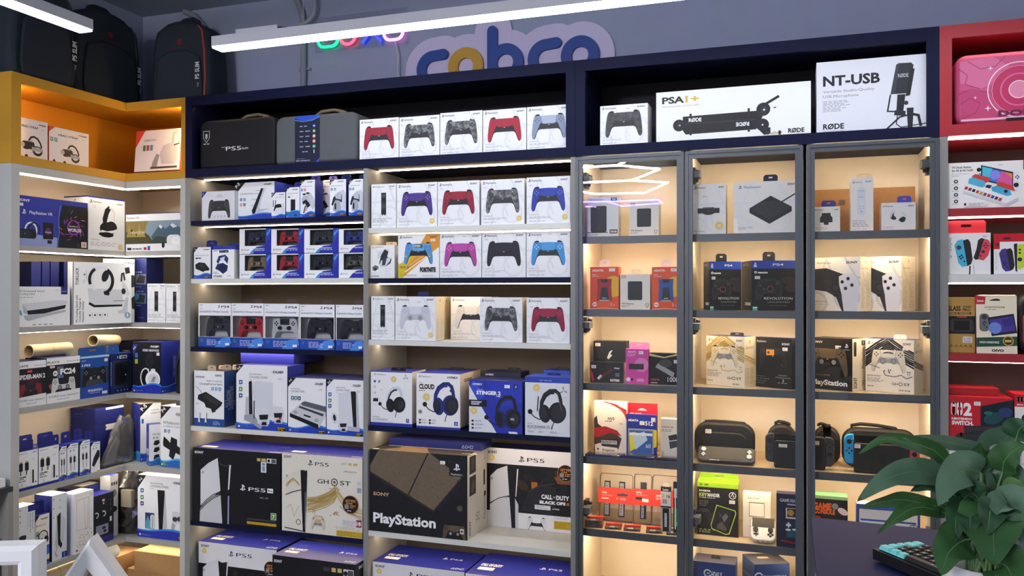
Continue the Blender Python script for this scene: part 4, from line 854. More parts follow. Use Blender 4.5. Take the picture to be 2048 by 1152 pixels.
def yawed(name,label,cat,k,xl,xe,xr,yt,z,Y,yaw,dp=None,**kw):
 """carton with its front left edge at column xe, turned so that its left side runs back to column xl; front ends at column xr"""
 a=aty(*k(xe,yt),Y);w=None;c_,s_=math.cos(yaw),math.sin(yaw)
 def hit(x,dx,dy):
  d=ray(*k(x,yt));t=(a.x*d.y-a.y*d.x)/(dy*d.x-dx*d.y);return abs(t)
 w=hit(xr,c_,s_);dp=dp or(hit(xl,-s_,c_)if xl is not None else .08)
 return carton(name,label,cat,(a.x,a.y,z),(a.x+c_*w,a.y+s_*w,z),a.z-z,dp,**kw)
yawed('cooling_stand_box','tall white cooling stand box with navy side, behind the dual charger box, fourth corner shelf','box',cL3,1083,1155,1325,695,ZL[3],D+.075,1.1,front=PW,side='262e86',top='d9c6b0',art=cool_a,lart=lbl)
yawed('charger_box','blue sided dual charger box in front of the tall white box, fourth corner shelf','box',cL3,1152,1226,1330,865,ZL[3],D+.022,.95,front=PW,side='2c3a98',top='2c3a98',art=dual_a,lart=side_dual,dp=.05)
def p4m(A):
 corner(A,.22,'16171c','P4');dobe(A,.98,.12,fw=.3,cap=.04);A.text('P4 Multifunction Do',.12,.27,.055,INK,'l',fw=.86);A.text('for PS4/Slim/Pro Console',.12,.33,.035,'6a6d74',fw=.7);icons(A,[(.2,.41),(.36,.41)],.024,('1d3a7a','2a7ac0'))
 A.poly([(.1,.6),(.14,.5),(.42,.6),(.46,.5),(.72,.54),(.72,.64),(1,.7),(1,.82),(.66,.76),(.55,.88),(.36,.82),(.4,.72),(.12,.66)],'1a1b20');[A.rect(.13+i*.05,.5+i*.015,.155+i*.05,.56+i*.015,'0e0f12')for i in range(5)]
 wave(A,.9,'2a6ab8','55b0ea',.02);A.rect(.08,.93,.2,.98,'6ab04a')
onmain('dock_box','white multifunction dock box with black dock picture, right end of fourth corner shelf','box',cL3,1322,1513,713,ZL[3],.03,.1,front=PW,side='d6d8dc',top='c9ccd0',art=p4m,tab=[(.45,.98,.022,'1a1b20',.3)])
# row 5
Z5=ZL[4]
def whi(A):A.rect(.6,.0,1,.1,'262e86');[A.text(t,u,.12,.022,c,'r',rot=90,fw=f)for t,u,c,f in(('P5 Controller Charging',.86,INK,.25),('Station with Headset Holder',.72,INK,.3),('for P5 and accessories',.58,'8d9098',.24))];[A.circ(.16,.05+i*.09,.012,'7a7d84',8)for i in range(3)];A.ell(.28,.47,.05,.035,'17181d');A.rrect(.1,.44,.5,.51,.02,'26282e');A.rect(.25,.86,.45,.92,'1d2468')
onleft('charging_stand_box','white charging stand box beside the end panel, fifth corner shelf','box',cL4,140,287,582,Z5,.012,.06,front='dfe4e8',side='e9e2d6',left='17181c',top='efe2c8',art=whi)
def brace(A):
 A.poly([(0,0),(.3,0),(0,.12)],'15161c');dobe(A,.9,.08,fw=.5,cap=.02);A.text('BRACE SET',.05,.2,.03,INK,fw=.7);A.text('NUMX',.14,.4,.07,'2a6a4a','c',rot=90,fw=.2,b=.04);A.ring(.55,.42,.1,.022,'15161a');A.circ(.52,.44,.075,'d4d7dc');A.ell(.78,.5,.05,.07,'15161a');A.ell(.42,.49,.04,.03,'15161a');A.rect(0,.62,1,1,'2c6ac0');A.poly([(.5,.85),(1,.8),(1,.93),(.5,.93)],'e9e2c8');gold(A,.5,.9,1,.95)
onleft('headset_box','slim white and blue headset brace box, second on the fifth corner shelf','box',cL4,288,405,652,Z5,.012,.035,front='ece6de',side='262e86',top='262e86',art=brace,tab=[(0,.98,.05,'262c78',.8)])
def conw(A):A.poly([(.3,.3),(.55,.28),(.5,.6),(.45,.78),(.3,.9),(.2,.74)],'bfc4cb');A.poly([(.34,.33),(.58,.28),(.56,.7),(.7,.78),(.6,.84),(.4,.76)],'17181d');A.poly([(.6,.3),(.9,.42),(.8,.72),(.6,.74)],'ccd2d8');A.rect(.66,.9,1,.99,'262e86');A.text('SLYTOL',.83,.945,.022,'e6e8f0','c',rot=90,fw=.06);A.small(.5,.04,.62,.26,2,'a9adb5',.3,2);[A.circ(.1,.06+i*.14,.012,'8d9098',8)for i in range(3)];A.poly([(.15,.82),(.3,.9),(.42,.94),(.3,.96),(.18,.9)],'aeb3bb')
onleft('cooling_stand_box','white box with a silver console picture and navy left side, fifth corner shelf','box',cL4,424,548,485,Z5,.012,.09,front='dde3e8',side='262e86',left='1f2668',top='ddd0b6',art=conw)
def lines_a(A):
 c='8a8d94';A.line([(.14,.12),(.78,.1),(.78,.62),(.14,.62),(.14,.12)],.004,c);A.line([(.5,.12),(.58,.6),(.68,.6),(.72,.11)],.004,c);A.small(.84,.06,.95,.1,2,'b0b3b9')
 for u,v in((.62,.63),(.86,.65),(.7,.7),(.88,.72),(.3,.74),(.5,.76),(.3,.86),(.48,.87)):A.rect(u-.02,v-.008,u+.02,v+.008,'55585e')
 A.line([(.14,.86),(.3,.8),(.62,.84),(.6,.88),(.2,.9),(.14,.86)],.004,c);A.line([(.3,.7),(.75,.74),(.8,.84)],.004,c);A.rect(.1,.93,.18,.96,'26282e');A.small(.25,.95,.8,.97,1,'b5b8bd')
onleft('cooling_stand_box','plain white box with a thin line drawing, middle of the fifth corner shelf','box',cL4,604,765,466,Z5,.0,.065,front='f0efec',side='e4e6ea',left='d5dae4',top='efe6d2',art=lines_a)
def k8(A):A.rect(.42,.1,.55,.15,'d8574a');A.text('8K',.48,.125,.04,'f0f0f2','c',b=.04);A.circ(.48,.19,.022,'c9ccd2',8);[A.ring(u,.4,.05,.025,'d4d7dc',-90,120,12)for u in(.12,.48)];A.rect(.1,.62,.72,.82,'8d96b0');A.ell(.5,.69,.05,.03,'1d2030');A.ell(.55,.76,.04,.03,'1d2030');A.rect(.8,.5,.9,.6,'eceef0');A.rect(0,.87,1,1,'262e86');A.small(.82,.1,.88,.4,3,'5a5d66')
onleft('cable_box','black box with a display resolution badge, right of the line drawing box','box',cL4,767,930,482,Z5,.018,.07,front='16181f',side='262e86',top='262e86',art=k8)
onleft('storage_box','navy box with a barcode label lying behind the black box, fifth corner shelf','box',cL4,620,885,412,Z5,.108,.1,front='23296f',side='1b2058',top='2a2040',art=lambda A:(A.rect(.76,.1,.97,.3,'e6e4e4'),[A.rect(.78+i*.018,.14,.786+i*.018+(.004 if i%3 else 0),.26,'26282e')for i in range(10)]),tart=lambda A:A.rect(.3,.3,.8,.85,'e9dcc6'))
onleft('accessory_box','tall white box edge beside the plastic wrapped bundle, fifth corner shelf','box',cL4,899,966,325,Z5,.05,.055,front='e2dfda',side='cfccc8',top='262e86',art=lambda A:([A.rect(.15+i*.27,.12,.32+i*.27,.17,'2a2d3a')for i in range(3)],A.ell(.5,.3,.05,.06,'8d8a86'),A.ell(.5,.56,.06,.05,'26282c')))
p=aty(*cL4(1045,760),D+.05)
r=empty('wrapped_bundle',up((p.x,D+.045,Z5+.002)),0,'dark bundle wrapped in shiny clear film, fifth corner shelf','bundle')
b=MB();random.seed(3);n=14;hb=aty(*cL4(1040,292),D+.05).z-Z5
rings_=[]
for i in range(9):
 t=i/8;rr=.062*(1-.12*math.cos(6*t))*(1 if t<.85 else .75);rings_.append([(rr*(1+random.uniform(-.16,.16))*math.cos(6.283*k/n)*1.12,.02+rr*.72*(1+random.uniform(-.2,.2))*math.sin(6.283*k/n),t*hb)for k in range(n)])
vs=[v for q in rings_ for v in q];fs=[(i*n+k,i*n+(k+1)%n,(i+1)*n+(k+1)%n,(i+1)*n+k)for i in range(8)for k in range(n)]
b.add(vs,fs+[tuple(range(n))[::-1],tuple(range(8*n,9*n))],mat('3a3733',.16,0,0,.8,.5,22,.6));b.build('film',r)
b=MB();b.box(.0,.055,-.035,.03,hb*.45,hb*.72,'a39681');b.build('carton',r)
random.seed(9)
def cool_b(A):
 corner(A,.13,'16171c','P-5');A.poly([(0,.0),(0,.22),(.19,0)],'16171c');A.text('P-5',.065,.075,.04,'f0f0f2','c',rot=45,b=.03);dobe(A,.98,.08,fw=.18);A.text('MULTIFUNCTIONAL',.28,.12,.024,INK,fw=.28);A.text('COOLING STAND',.28,.165,.038,INK,fw=.4);A.small(.28,.2,.36,.215,1,'9a9da4')
 icons(A,[(.1,.25),(.1,.36),(.1,.46)],.032);A.poly([(.44,.22),(.6,.22),(.55,.86),(.47,.86)],'17181d');A.poly([(.6,.23),(.62,.4),(.65,.82),(.55,.86),(.58,.5)],'bcc2cc');A.rect(.17,.6,.37,.86,'2c3a66');A.poly([(.18,.75),(.22,.65),(.28,.74),(.3,.86),(.18,.86)],'5aa0c0');A.rrect(.28,.62,.38,.86,.05,'d4d8de')
 A.poly([(.26,.86),(.84,.84),(.82,.92),(.28,.92)],'c9cfd6');A.poly([(.72,.9),(.76,.72),(.82,.74),(.8,.88)],'aab0ba');A.rect(.76,.54,.96,.72,'d0d4da');A.ell(.82,.66,.05,.04,'3a3d44');A.ell(.92,.65,.05,.04,'3a3d44');A.line([(.85,.72),(.8,.82)],.006,'aab0ba');wave(A,.88,'2a38a8','3a86d8',.02);gold(A,.88,.93,1,.985)
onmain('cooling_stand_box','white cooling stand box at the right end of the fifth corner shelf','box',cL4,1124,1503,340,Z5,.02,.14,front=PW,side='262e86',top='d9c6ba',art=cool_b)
# row 6 and the little counter further left
Z6=ZL[5]
p,q=aty(*cL4(1085,960),D+.02),aty(*cL4(1480,985),D+.02);zs_=aty(*cL4(1300,1120),D+.02).z
pa,pb=aty(*cL4(1040,1100),D+.015),aty(*cL4(1495,1100),D+.015)
carton('cardboard_box','wide cardboard box at the bottom of the corner unit under a second box','box',(pa.x,D+.015,Z6),(-2.437,D+.015,Z6),zs_-Z6-.001,.25,front=KRAFT(),art=lambda A:A.rect(0,.05,1,.06,'96724a'))
pa,pb=aty(*cL4(1088,1100),D+.005),aty(*cL4(1490,1100),D+.005)
carton('cardboard_box','lidded cardboard box on top of another at the bottom of the corner unit','box',(pa.x,D+.012,zs_),(-2.437,D+.012,zs_),aty(*cL4(1280,975),D+.005).z-zs_,.2,front=KRAFT(),top=mat('d0a468',.8,0,0,.2,.3,90),art=lambda A:(A.rect(0,.0,1,.015,'d9b47c'),A.line([(.93,0),(.93,1)],.01,'9a764c')))
pa=atx(*cL4(940,1000),XL-.03);hb=min(atx(*cL4(940,960),XL-.03).z,-1.14)-Z6
carton('cardboard_box','tall cardboard box with open flap behind the white triangle sign','box',(XL-.03,pa.y-.12,Z6),(XL-.03,2.93,Z6),hb,.17,front=KRAFT(),art=lambda A:A.rect(.18,.1,.3,.2,'e6e2d8'))
pa,pb=atx(*cL4(330,1130),XL-.05),atx(*cL4(700,1020),XL-.05)
ktube('yellowish cardboard tube low in the corner unit behind the white square sign',(XL-.045,pa.y,pa.z-.02),(XL-.045,pb.y,pa.z-.02),.028,.3)
p=atx(*cL4(912,950),XL-.012)
b=MB();b.tube([(0,-.05,0),(0,.05,0)],.028,mat('dedcd6',.6),16);b.tube([(0,-.051,0),(0,-.03,.0)],.02,mat('b5b2aa',.6),12)
tag(b.build('paper_roll',None,up((XL-.045,p.y,Z6+hb+.0295))),'white paper roll lying on the tall cardboard box','roll')
# navy upper cabinet, left
cT,cT2,cT3=crop(380,0,2.626),crop(1140,0,3.49),crop(1600,0,3.839)
cA,cA2,cA3=crop(370,340,5.008),crop(370,560,3.6),crop(370,860,3.946)
cB,cB2,cB3=crop(720,340,4.763),crop(720,560,3.6),crop(720,860,3.944)
ZU=.505
def hardcase(label,x0,x1,yt,m,sb,dep,handle,art=None,sleeve=None,latch=False,rise=.04):
 p,q=aty(*cT(x0,yt),D+sb),aty(*cT(x1,yt),D+sb);w=q.x-p.x;h=(p.z+q.z)/2-ZU
 r=empty('carry_case',up(((p.x+q.x)/2,D+sb,ZU+.001)),0,label,'case');ax=((1,0,0),(0,0,1),(0,-1,0));rr=.035
 def rnd(w,h,r_):return[(w/2-r_+r_*math.cos(math.radians(a)),h-r_+r_*math.sin(math.radians(a)))for a in range(0,91,15)]+[(-w/2+r_-r_*math.sin(math.radians(a)),h-r_+r_*math.cos(math.radians(a)))for a in range(0,91,15)]+[(-w/2,.01),(-w/2+.01,0),(w/2-.01,0),(w/2,.01)]
 b=MB();b.prism(rnd(w,h,rr),(0,dep,0),*ax,dep,m,.012);b.build('shell',r)
 b=MB();b.prism(rnd(w+.004,h+.002,rr),(0,dep*.55,0),*ax,.008,mat('23252a',.6),.002);o=b.build('zip',r);o['label']='dark zip band'
 x0h,x1h=handle;hh=h;b=MB();hm=mat('6d665a',.7,0,0,.3)
 b.tube([((x0h-.5)*w,dep*.5,hh-.004),((x0h-.49)*w,dep*.5,hh+rise*.5),((x0h*.8+x1h*.2-.5)*w,dep*.5,hh+rise*.9),((x0h*.4+x1h*.6-.5)*w,dep*.5,hh+rise),((x1h-.53)*w,dep*.5,hh+rise*.7),((x1h-.5)*w,dep*.5,hh-.004)],.007,hm,8)
 b.box((x1h-.55)*w,(x1h-.47)*w,dep*.4,dep*.6,hh+rise*.25,hh+rise*.62,hm);b.build('handle',r)
 b=MB();A=Art(b,(-w/2,-.0002,0),(1,0,0),(0,0,1),(0,-1,0),w,h,1,{})
 if art:
  for nm,fn in art:b=MB();A=Art(b,(-w/2,-.0002,0),(1,0,0),(0,0,1),(0,-1,0),w,h,1,{});fn(A);b.build(nm,r)
 if sleeve:sleeve(b,A,w,h);o=b.build('paper_sleeve',r);o['label']='navy paper sleeve with a row of round icons'
 if latch:b=MB();b.box(w/2,w/2+.006,dep*.3,dep*.42,h*.62,h*.78,'a9abb0');b.tube([(w/2+.004,dep*.36,h*.62),(w/2+.004,dep*.36,h*.5)],.003,'b5b7bc',6);b.build('clasp',r)
def slimlogo(A):
 A.line([(.06,.22),(.14,.22),(.14,.36),(.1,.45),(.06,.36),(.06,.22)],.012,'c9ccd0');A.circ(.1,.3,.03,'c9ccd0',10);A.poly([(.08,.33),(.12,.33),(.1,.39)],'c9ccd0');A.small(.06,.47,.17,.49,1,'c9ccd0',.9,2)
def slimtext(A):
 A.text('PS5',.36,.6,.085,'f2f3f5',fw=.2,b=.0);A.text('THE',.3,.57,.022,'e2e3e5',fw=.05);A.text('SLIM',.57,.615,.04,'f2f3f5',fw=.08)
hardcase('flat black carrying case with white printing in the left navy cabinet',48,448,622,mat('17191e',.6,0,0,.3,.3,250),.03,.2,(.36,.74),art=(('emblem',slimlogo),('lettering',slimtext)),rise=.033)
def slv(b,A,w,h):
 A.lay=60;A.rect(.25,.02,.55,1,'151a33');A.poly([(.25,.02),(.55,.02),(.55,.08),(.45,.12),(.33,.12),(.25,.06)],'2c4ec0');A.line([(.25,.1),(.35,.14),(.47,.12),(.55,.05)],.015,'4a8fe0')
 for i,c in enumerate(('2c3cae','3f9a62','d98d78','d9856a','3f9a62')):A.circ(.485,.24+i*.105,.038,c,14);A.rect(.475,.23+i*.105,.495,.25+i*.105,'e9ecf0');A.small(.31,.225+i*.105,.455,.25+i*.105,1,'aab0c8',.7,2)
 A.rect(.48,.73,.49,.8,'e2e4f0');A.small(.34,.75,.45,.775,1,'aab0c8',.7,2);A.text('STORAGE CASE',.35,.945,.028,'dfe2ee','c',fw=.17,rot=180);A.text('for PS5 Slim',.32,.905,.016,'aab0c8','c',fw=.1,rot=180);A.poly([(.5,1),(.55,.9),(.55,1)],'3a4ac0')
hardcase('grey fabric carrying case with navy paper sleeve in the left navy cabinet',448,880,600,mat('6b6f74',.9,0,0,.2,.55,420,.3),.02,.2,(.33,.71),sleeve=slv,latch=True,rise=.035)
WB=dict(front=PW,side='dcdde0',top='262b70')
TOPS='white gamepad box with %s in the left navy cabinet'
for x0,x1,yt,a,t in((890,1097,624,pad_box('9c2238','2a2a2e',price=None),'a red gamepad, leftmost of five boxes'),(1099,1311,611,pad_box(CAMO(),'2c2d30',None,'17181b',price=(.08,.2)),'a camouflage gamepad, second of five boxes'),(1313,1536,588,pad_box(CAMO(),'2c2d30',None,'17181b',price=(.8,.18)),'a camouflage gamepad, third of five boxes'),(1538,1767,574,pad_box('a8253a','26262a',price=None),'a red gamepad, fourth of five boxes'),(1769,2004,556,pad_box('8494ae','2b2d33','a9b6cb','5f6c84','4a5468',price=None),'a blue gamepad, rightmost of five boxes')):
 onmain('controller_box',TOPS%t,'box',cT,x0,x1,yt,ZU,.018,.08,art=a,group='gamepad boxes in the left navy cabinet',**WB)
onmain('controller_box','small white gamepad box alone at the left in the right navy cabinet','box',cT2,209,544,732,ZU,.015,.08,art=pad_box(CAMOD(),'2a2b2e',price=(.6,.1)),**WB)
def psa(A):
 A.text('PSA',.04,.17,.13,'202124',fw=.15,b=.035);A.text('1+',.198,.17,.13,'d2b64c',fw=.09,b=.03);A.text('PROFESSIONAL STUDIO ARM',.04,.3,.03,'9a9ca0',fw=.25)
 A.poly([(.18,.52),(.66,.5),(.7,.47),(.7,.62),(.66,.86),(.2,.88),(.18,.8)],'202126');A.poly([(.18,.66),(.66,.66),(.66,.675),(.18,.675)],'3a3b40')
 A.circ(.155,.69,.12,'202126');A.circ(.155,.69,.04,'34363b');A.circ(.16,.69,.015,'c9ccd2',8);A.rect(.225,.47,.24,.9,'26272b');A.rect(.605,.44,.62,.9,'26272b')
 A.circ(.705,.48,.13,'24252a',24);A.circ(.708,.49,.06,'34363b',16);A.circ(.71,.49,.02,'d9dadd',8);A.line([(.72,.38),(.8,.25)],.05,'1d1e22');A.rect(.77,.45,.785,.47,'202126')
 A.circ(.7,.78,.12,'24252a',24);A.circ(.7,.78,.018,'d9dadd',8);A.poly([(.66,.82),(.75,.84),(.75,.96),(.71,.98)],'24252a');A.circ(.733,.95,.03,'3a3b40',12);A.line([(.75,.96),(.82,.95)],.03,'b9a98a');A.rect(.8,.91,.815,.99,'26272b');A.circ(.775,.95,.035,'cfc4ae',10)
 A.text('RØDE',.22,.595,.075,'eceef0',fw=.085,b=.03);A.text('RØDE',.615,.745,.075,'eceef0','l',fw=.085,b=.03,rot=180);A.text('RØDE',.86,.92,.085,'202124',fw=.1,b=.03)
onmain('microphone_arm_box','long white box picturing a folded black microphone arm, right navy cabinet','box',cT2,600,1683,609,ZU,.008,.1,front='eceee9',side='d5d7d5',top='d9dbd9',art=psa)
def ntusb(A):
 A.text('NT-USB',.06,.27,.14,'1d1e22',fw=.51,b=.035);A.text('Versatile Studio-Quality',.06,.42,.04,'7d766e',fw=.46);A.text('USB Microphone',.06,.49,.04,'7d766e',fw=.32);A.small(.06,.55,.33,.71,8,'8d9094',.4,5)
 A.text('RØDE',.06,.91,.075,'1d1e22',fw=.19,b=.035);A.text('MICROPHONES',.06,.975,.014,'6a6c70',fw=.19)
 q=[(.71,.12),(.73,.1),(.84,.105),(.86,.14),(.82,.52),(.66,.52)]
 A.poly(q,'2a2d33');A.poly([(.835,.18),(.87,.19),(.83,.55),(.79,.56)],'202227');A.poly([(.71,.12),(.74,.1),(.7,.52),(.66,.52)],'3a3e45');A.line([(.66,.53),(.635,.75),(.7,.76)],.02,'26282d');A.poly([(.72,.53),(.79,.53),(.77,.78),(.71,.78)],'24262b');A.circ(.795,.65,.03,'34363b',10);A.poly([(.7,.74),(.79,.76),(.79,.83),(.69,.81)],'2c2e33')
 A.poly([(.8,.72),(.86,.72),(.85,.99),(.81,.99)],'26282d');A.line([(.83,.8),(.9,.83),(.92,.97)],.035,'26282d');A.line([(.8,.82),(.74,.84),(.63,.99)],.022,'26282d');A.line([(.72,.82),(.71,.93),(.75,.98),(.98,.94)],.012,'202227');A.text('RØDE',.725,.27,.05,'a9adb4',fw=.09,b=.03)
onmain('microphone_box','large white box picturing a black microphone on a tripod, right navy cabinet','box',cT3,124,1006,448,ZU,.02,.15,front='dfe1ea',side='c9cbd2',top='d2d4da',art=ntusb)
# bay A
z=SHA[0][0]
def wl(A):
 A.poly([(0,0),(.16,0),(0,.22)],'2a3a86');A.text('P',.04,.08,.05,'e8eaf2','c',rot=45);A.text('WIRELESS',.54,.14,.028,'4a4d55','c',fw=.15);A.text('CONTROLLER',.54,.185,.028,'4a4d55','c',fw=.21);A.small(.16,.1,.26,.13,1,'b0b3ba')
 pad_pic(A,.53,.61,.68*A.w/A.h,ramp_mat('charcoal_marble',[(0,'2b2c2e'),(.45,'3a3b3e'),(.62,'4a4b4e')],40,.5,6),'303134','35363a',None,'222326')
 for i in range(4):A.circ(.4+i*.1,.86,.018,'4a4d55',10);A.small(.37+i*.1,.9,.43+i*.1,.93,1,'a0a3aa')
onmain('controller_box','light grey box with a dark marbled gamepad at the left bay side panel','box',cA,168,498,214,z,.012,.05,front='dddfe6',side='cfd1d8',top='e8e6e0',art=wl)
def chd(A):
 corner(A,.3,'16171c','P-5');dobe(A,.93,.06,fw=.19);A.text('CHARGING DOCK',.1,.3,.04,INK,fw=.36);A.small(.1,.36,.2,.38,1,'a0a3aa');icons(A,[(.14,.45),(.23,.45),(.14,.585),(.23,.585)],.034,('1d3a7a','3c8c46','c9784a','1d2a4e'))
 A.poly([(.66,.17),(.72,.17),(.52,.83),(.44,.85),(.42,.76)],'1a1c22');A.poly([(.72,.18),(.78,.15),(.66,.5),(.62,.72),(.5,.84)],'cdd2e2');A.poly([(.62,.72),(.88,.72),(.62,.8),(.5,.84)],'c2c8da')
 for u,v in((.6,.22),(.57,.31),(.5,.46),(.47,.62)):A.line([(u-.08,v),(u+.06,v+.005)],.008,'3a3d45')
 wave(A,.88)
onmain('charging_dock_box','large white charging dock box with navy side, top shelf below navy cabinet','box',cA,507,898,124,z,.036,.14,front=PW,side='2b3aa4',top='262e86',art=chd)
def pchip(A):corner(A,.2,'16171c','P-5');dobe(A,.92,.08,fw=.36,cap=.03);A.text('DUAL CHARGING KIT',.92,.19,.03,INK,'r',fw=.58);A.line([(.14,.3),(.12,.55)],.03,'17181d');A.line([(.3,.3),(.28,.5)],.03,'17181d');A.poly([(.3,.5),(.9,.42),(.95,.8),(.3,.86)],'d4d8e0');A.poly([(.15,.72),(.25,.5),(.45,.45),(.7,.46),(.74,.58),(.35,.6),(.24,.72)],'17181d');A.poly([(.22,.74),(.3,.62),(.74,.6),(.7,.84),(.25,.86)],'dfe2ea');wave(A,.9)
def phub(A):corner(A,.14,'16171c','P4');dobe(A,.88,.07,fw=.4,cap=.03);A.text('P4 SLIM HUB',.12,.2,.035,INK,fw=.72);A.small(.12,.26,.8,.28,1,'a0a3aa');A.rect(.14,.3,.3,.34,'26282e');A.rect(.34,.4,.68,.86,'17181d');A.poly([(.34,.4),(.4,.4),(.4,.86),(.34,.86)],'2b2d33');wave(A,.8,'2a6ab8','5ab0ea',.02);A.ell(.7,.93,.06,.03,'17306a')
def pdock(A,v=0):
 corner(A,.15,'16171c','P-5');dobe(A,.85,.05,fw=.36,cap=.025);A.text('CHARGING DOCK',.06,.17,.025,INK,fw=.72);icons(A,[(.12,.26),(.32,.26)],.03,('1f5fae','b8342c')if v==0 else('1f5fae','3c8c46'))
 if v==0:
  A.poly([(.45,.4),(.7,.34),(.95,.5),(1,.7),(.85,.82),(.6,.6)],'c3c7d0');A.poly([(.1,.5),(.22,.42),(.5,.42),(.58,.55),(.7,.66),(.4,.84),(.3,.88),(.42,.7),(.3,.64),(.18,.66)],'b3b8c2');A.poly([(.15,.58),(.4,.52),(.62,.62),(.7,.7),(.46,.74),(.34,.62),(.2,.66)],'1a1b20');A.line([(.36,.7),(.24,.88)],.035,'2a2b30');A.line([(.3,.76),(.24,.86)],.02,'a8342c')
  for u in(.28,.52):A.ell(u,.38-(u-.28)*.1,.06,.025,'2a2b30',10)
 else:
  A.poly([(.5,.36),(.85,.28),(1,.4),(1,.8),(.85,.98),(.7,.7)],'c9cdd6');A.poly([(.1,.68),(.22,.48),(.55,.36),(.75,.42),(.75,.62),(.3,.6),(.2,.72)],'2a2c33');A.poly([(.3,.42),(.6,.32),(.72,.4),(.7,.55),(.38,.52)],'b9bfca');A.poly([(.2,.78),(.34,.56),(.62,.58),(.72,.8),(.5,.9),(.24,.86)],'a4aab5');A.rrect(.3,.64,.4,.82,.03,'1a1b20')
 wave(A,.9);gold(A,.6,.92,.95,.98)
tabs=lambda c='3a3f9a',u0=.1,u1=.95,h=.028:[(u0,u1,h,c,.7)]
onmain('charging_kit_box','small white dual charging box in front of the large dock box, top shelf','box',cA,865,1006,227,z,.003,.03,front=PW,side='262e86',top='262e86',art=pchip,tab=tabs('262e78',.45,.98,.024))
onmain('hub_box','slim white and light blue box with a black hub, top shelf','box',cA,1011,1150,175,z,.004,.03,front=PW,side='2a6ab8',top='262e86',art=phub,tab=tabs('262e78',.4,.98,.022))
for x0,x1,yt,v,sb,lb in((1153,1303,102,0,.008,'first of the four tall charging dock boxes on the top shelf'),(1338,1490,104,0,.02,'second of the four tall charging dock boxes, partly covered by the third'),(1449,1615,97,1,.004,'third of the four tall charging dock boxes on the top shelf'),(1638,1812,94,1,.006,'last of the four tall charging dock boxes, against the divider')):
 if v==0 and sb==.02:x1,sb=1478,.085
 onmain('charging_dock_box',lb,'box',cA,x0,min(x1,1786),yt,z,sb,.06,front=PW,side='262e86',top='262e86',art=lambda A:pdock(A,v),tab=tabs('5a50a8' if v==0 else '2a2a6a',.35,.97,.022),group='tall charging dock boxes')
z=SHA[1][0]
def dcd(A):corner(A,.17,'16171c','P');dobe(A,.93,.07,fw=.36,cap=.028);A.text('DUAL CHARGING DOCK',.1,.26,.025,INK,fw=.8);A.rect(.1,.33,.25,.37,'26282e');A.rect(.27,.33,.42,.37,'2a4a8a');A.poly([(.08,.55),(.3,.48),(.65,.5),(.92,.68),(.9,.74),(.6,.76),(.1,.64)],'1a1b1f');A.poly([(.1,.64),(.6,.76),(.6,.8),(.1,.68)],'0e0f12');A.poly([(.35,.52),(.6,.54),(.6,.68),(.38,.62)],'2c2d32');wave(A,.88);gold(A,.62,.92,.92,.985)
onmain('charging_dock_box','white box with a flat black charging dock, left end of the second shelf','box',cA,88,260,775,z,.008,.06,front=PW,side='2a3390',top='262e86',art=dcd,tab=tabs('262e78',.36,.98,.03))
def std(A):
 A.text('OIVO',.05,.04,.04,INK,fw=.22,b=.04);A.rect(.32,.02,.74,.11,'1d2a5a');A.text('PS4',.6,.08,.03,'e6e8f0',fw=.1);A.small(.35,.035,.55,.06,1,'aab4d8');A.poly([(.2,.42),(.3,.22),(.6,.18),(.74,.3),(.7,.5),(.55,.36),(.35,.38),(.28,.5)],'24356a');A.poly([(.36,.3),(.58,.24),(.56,.34),(.4,.4)],'d6dcec');A.poly([(.14,.66),(.24,.5),(.5,.46),(.72,.56),(.68,.74),(.5,.84),(.3,.72)],'1d2c58');A.ell(.48,.64,.12,.1,'15204a');A.text('STAND',.06,.92,.075,INK,fw=.4,b=.03);A.small(.06,.76,.34,.84,2,'6a6d76');A.small(.68,.88,.86,.94,2,'a0a3aa')
onmain('charging_stand_box','white box with two stacked navy gamepads on a stand, second shelf','box',cA,270,495,798,z,.01,.07,front='f0f2f4',side='e4e2da',top='2c3a90',art=std,tab=[(0,1.0,.016,'2f419c',.1),(.35,1.1,.03,'2c3580',.95)])
XS=((546,860),(864,1190),(1194,1538),(1541,1786));ztop=aty(*cA(860,842),D+.02).z
def ds4art(A):
 A.poly([(.32,1),(.42,.84),(.56,.72),(.8,.68),(.92,.4),(1,.1),(1,1)],'262ea0');A.poly([(.32,1),(.42,.84),(.5,.77),(.46,.9),(.44,1)],'3f8fd6');A.poly([(.84,0),(1,0),(1,.12),(.9,.46),(.84,.68)],'2c40b0');A.poly([(.86,.2),(.97,.02),(.98,.1),(.88,.32)],'4a9ad8');A.pss(.08,.84,.09,'3a3d46');A.text('PS4',.14,.84,.06,'6a6d78',fw=.16,b=.01);A.text('DUALSHOCK 4',.5,.8,.05,'e8eaf6',fw=.3,b=.03);A.small(.48,.85,.95,.89,1,'c3c8ec',.7,4);A.small(.1,.95,.16,.98,1,'a0a3aa')
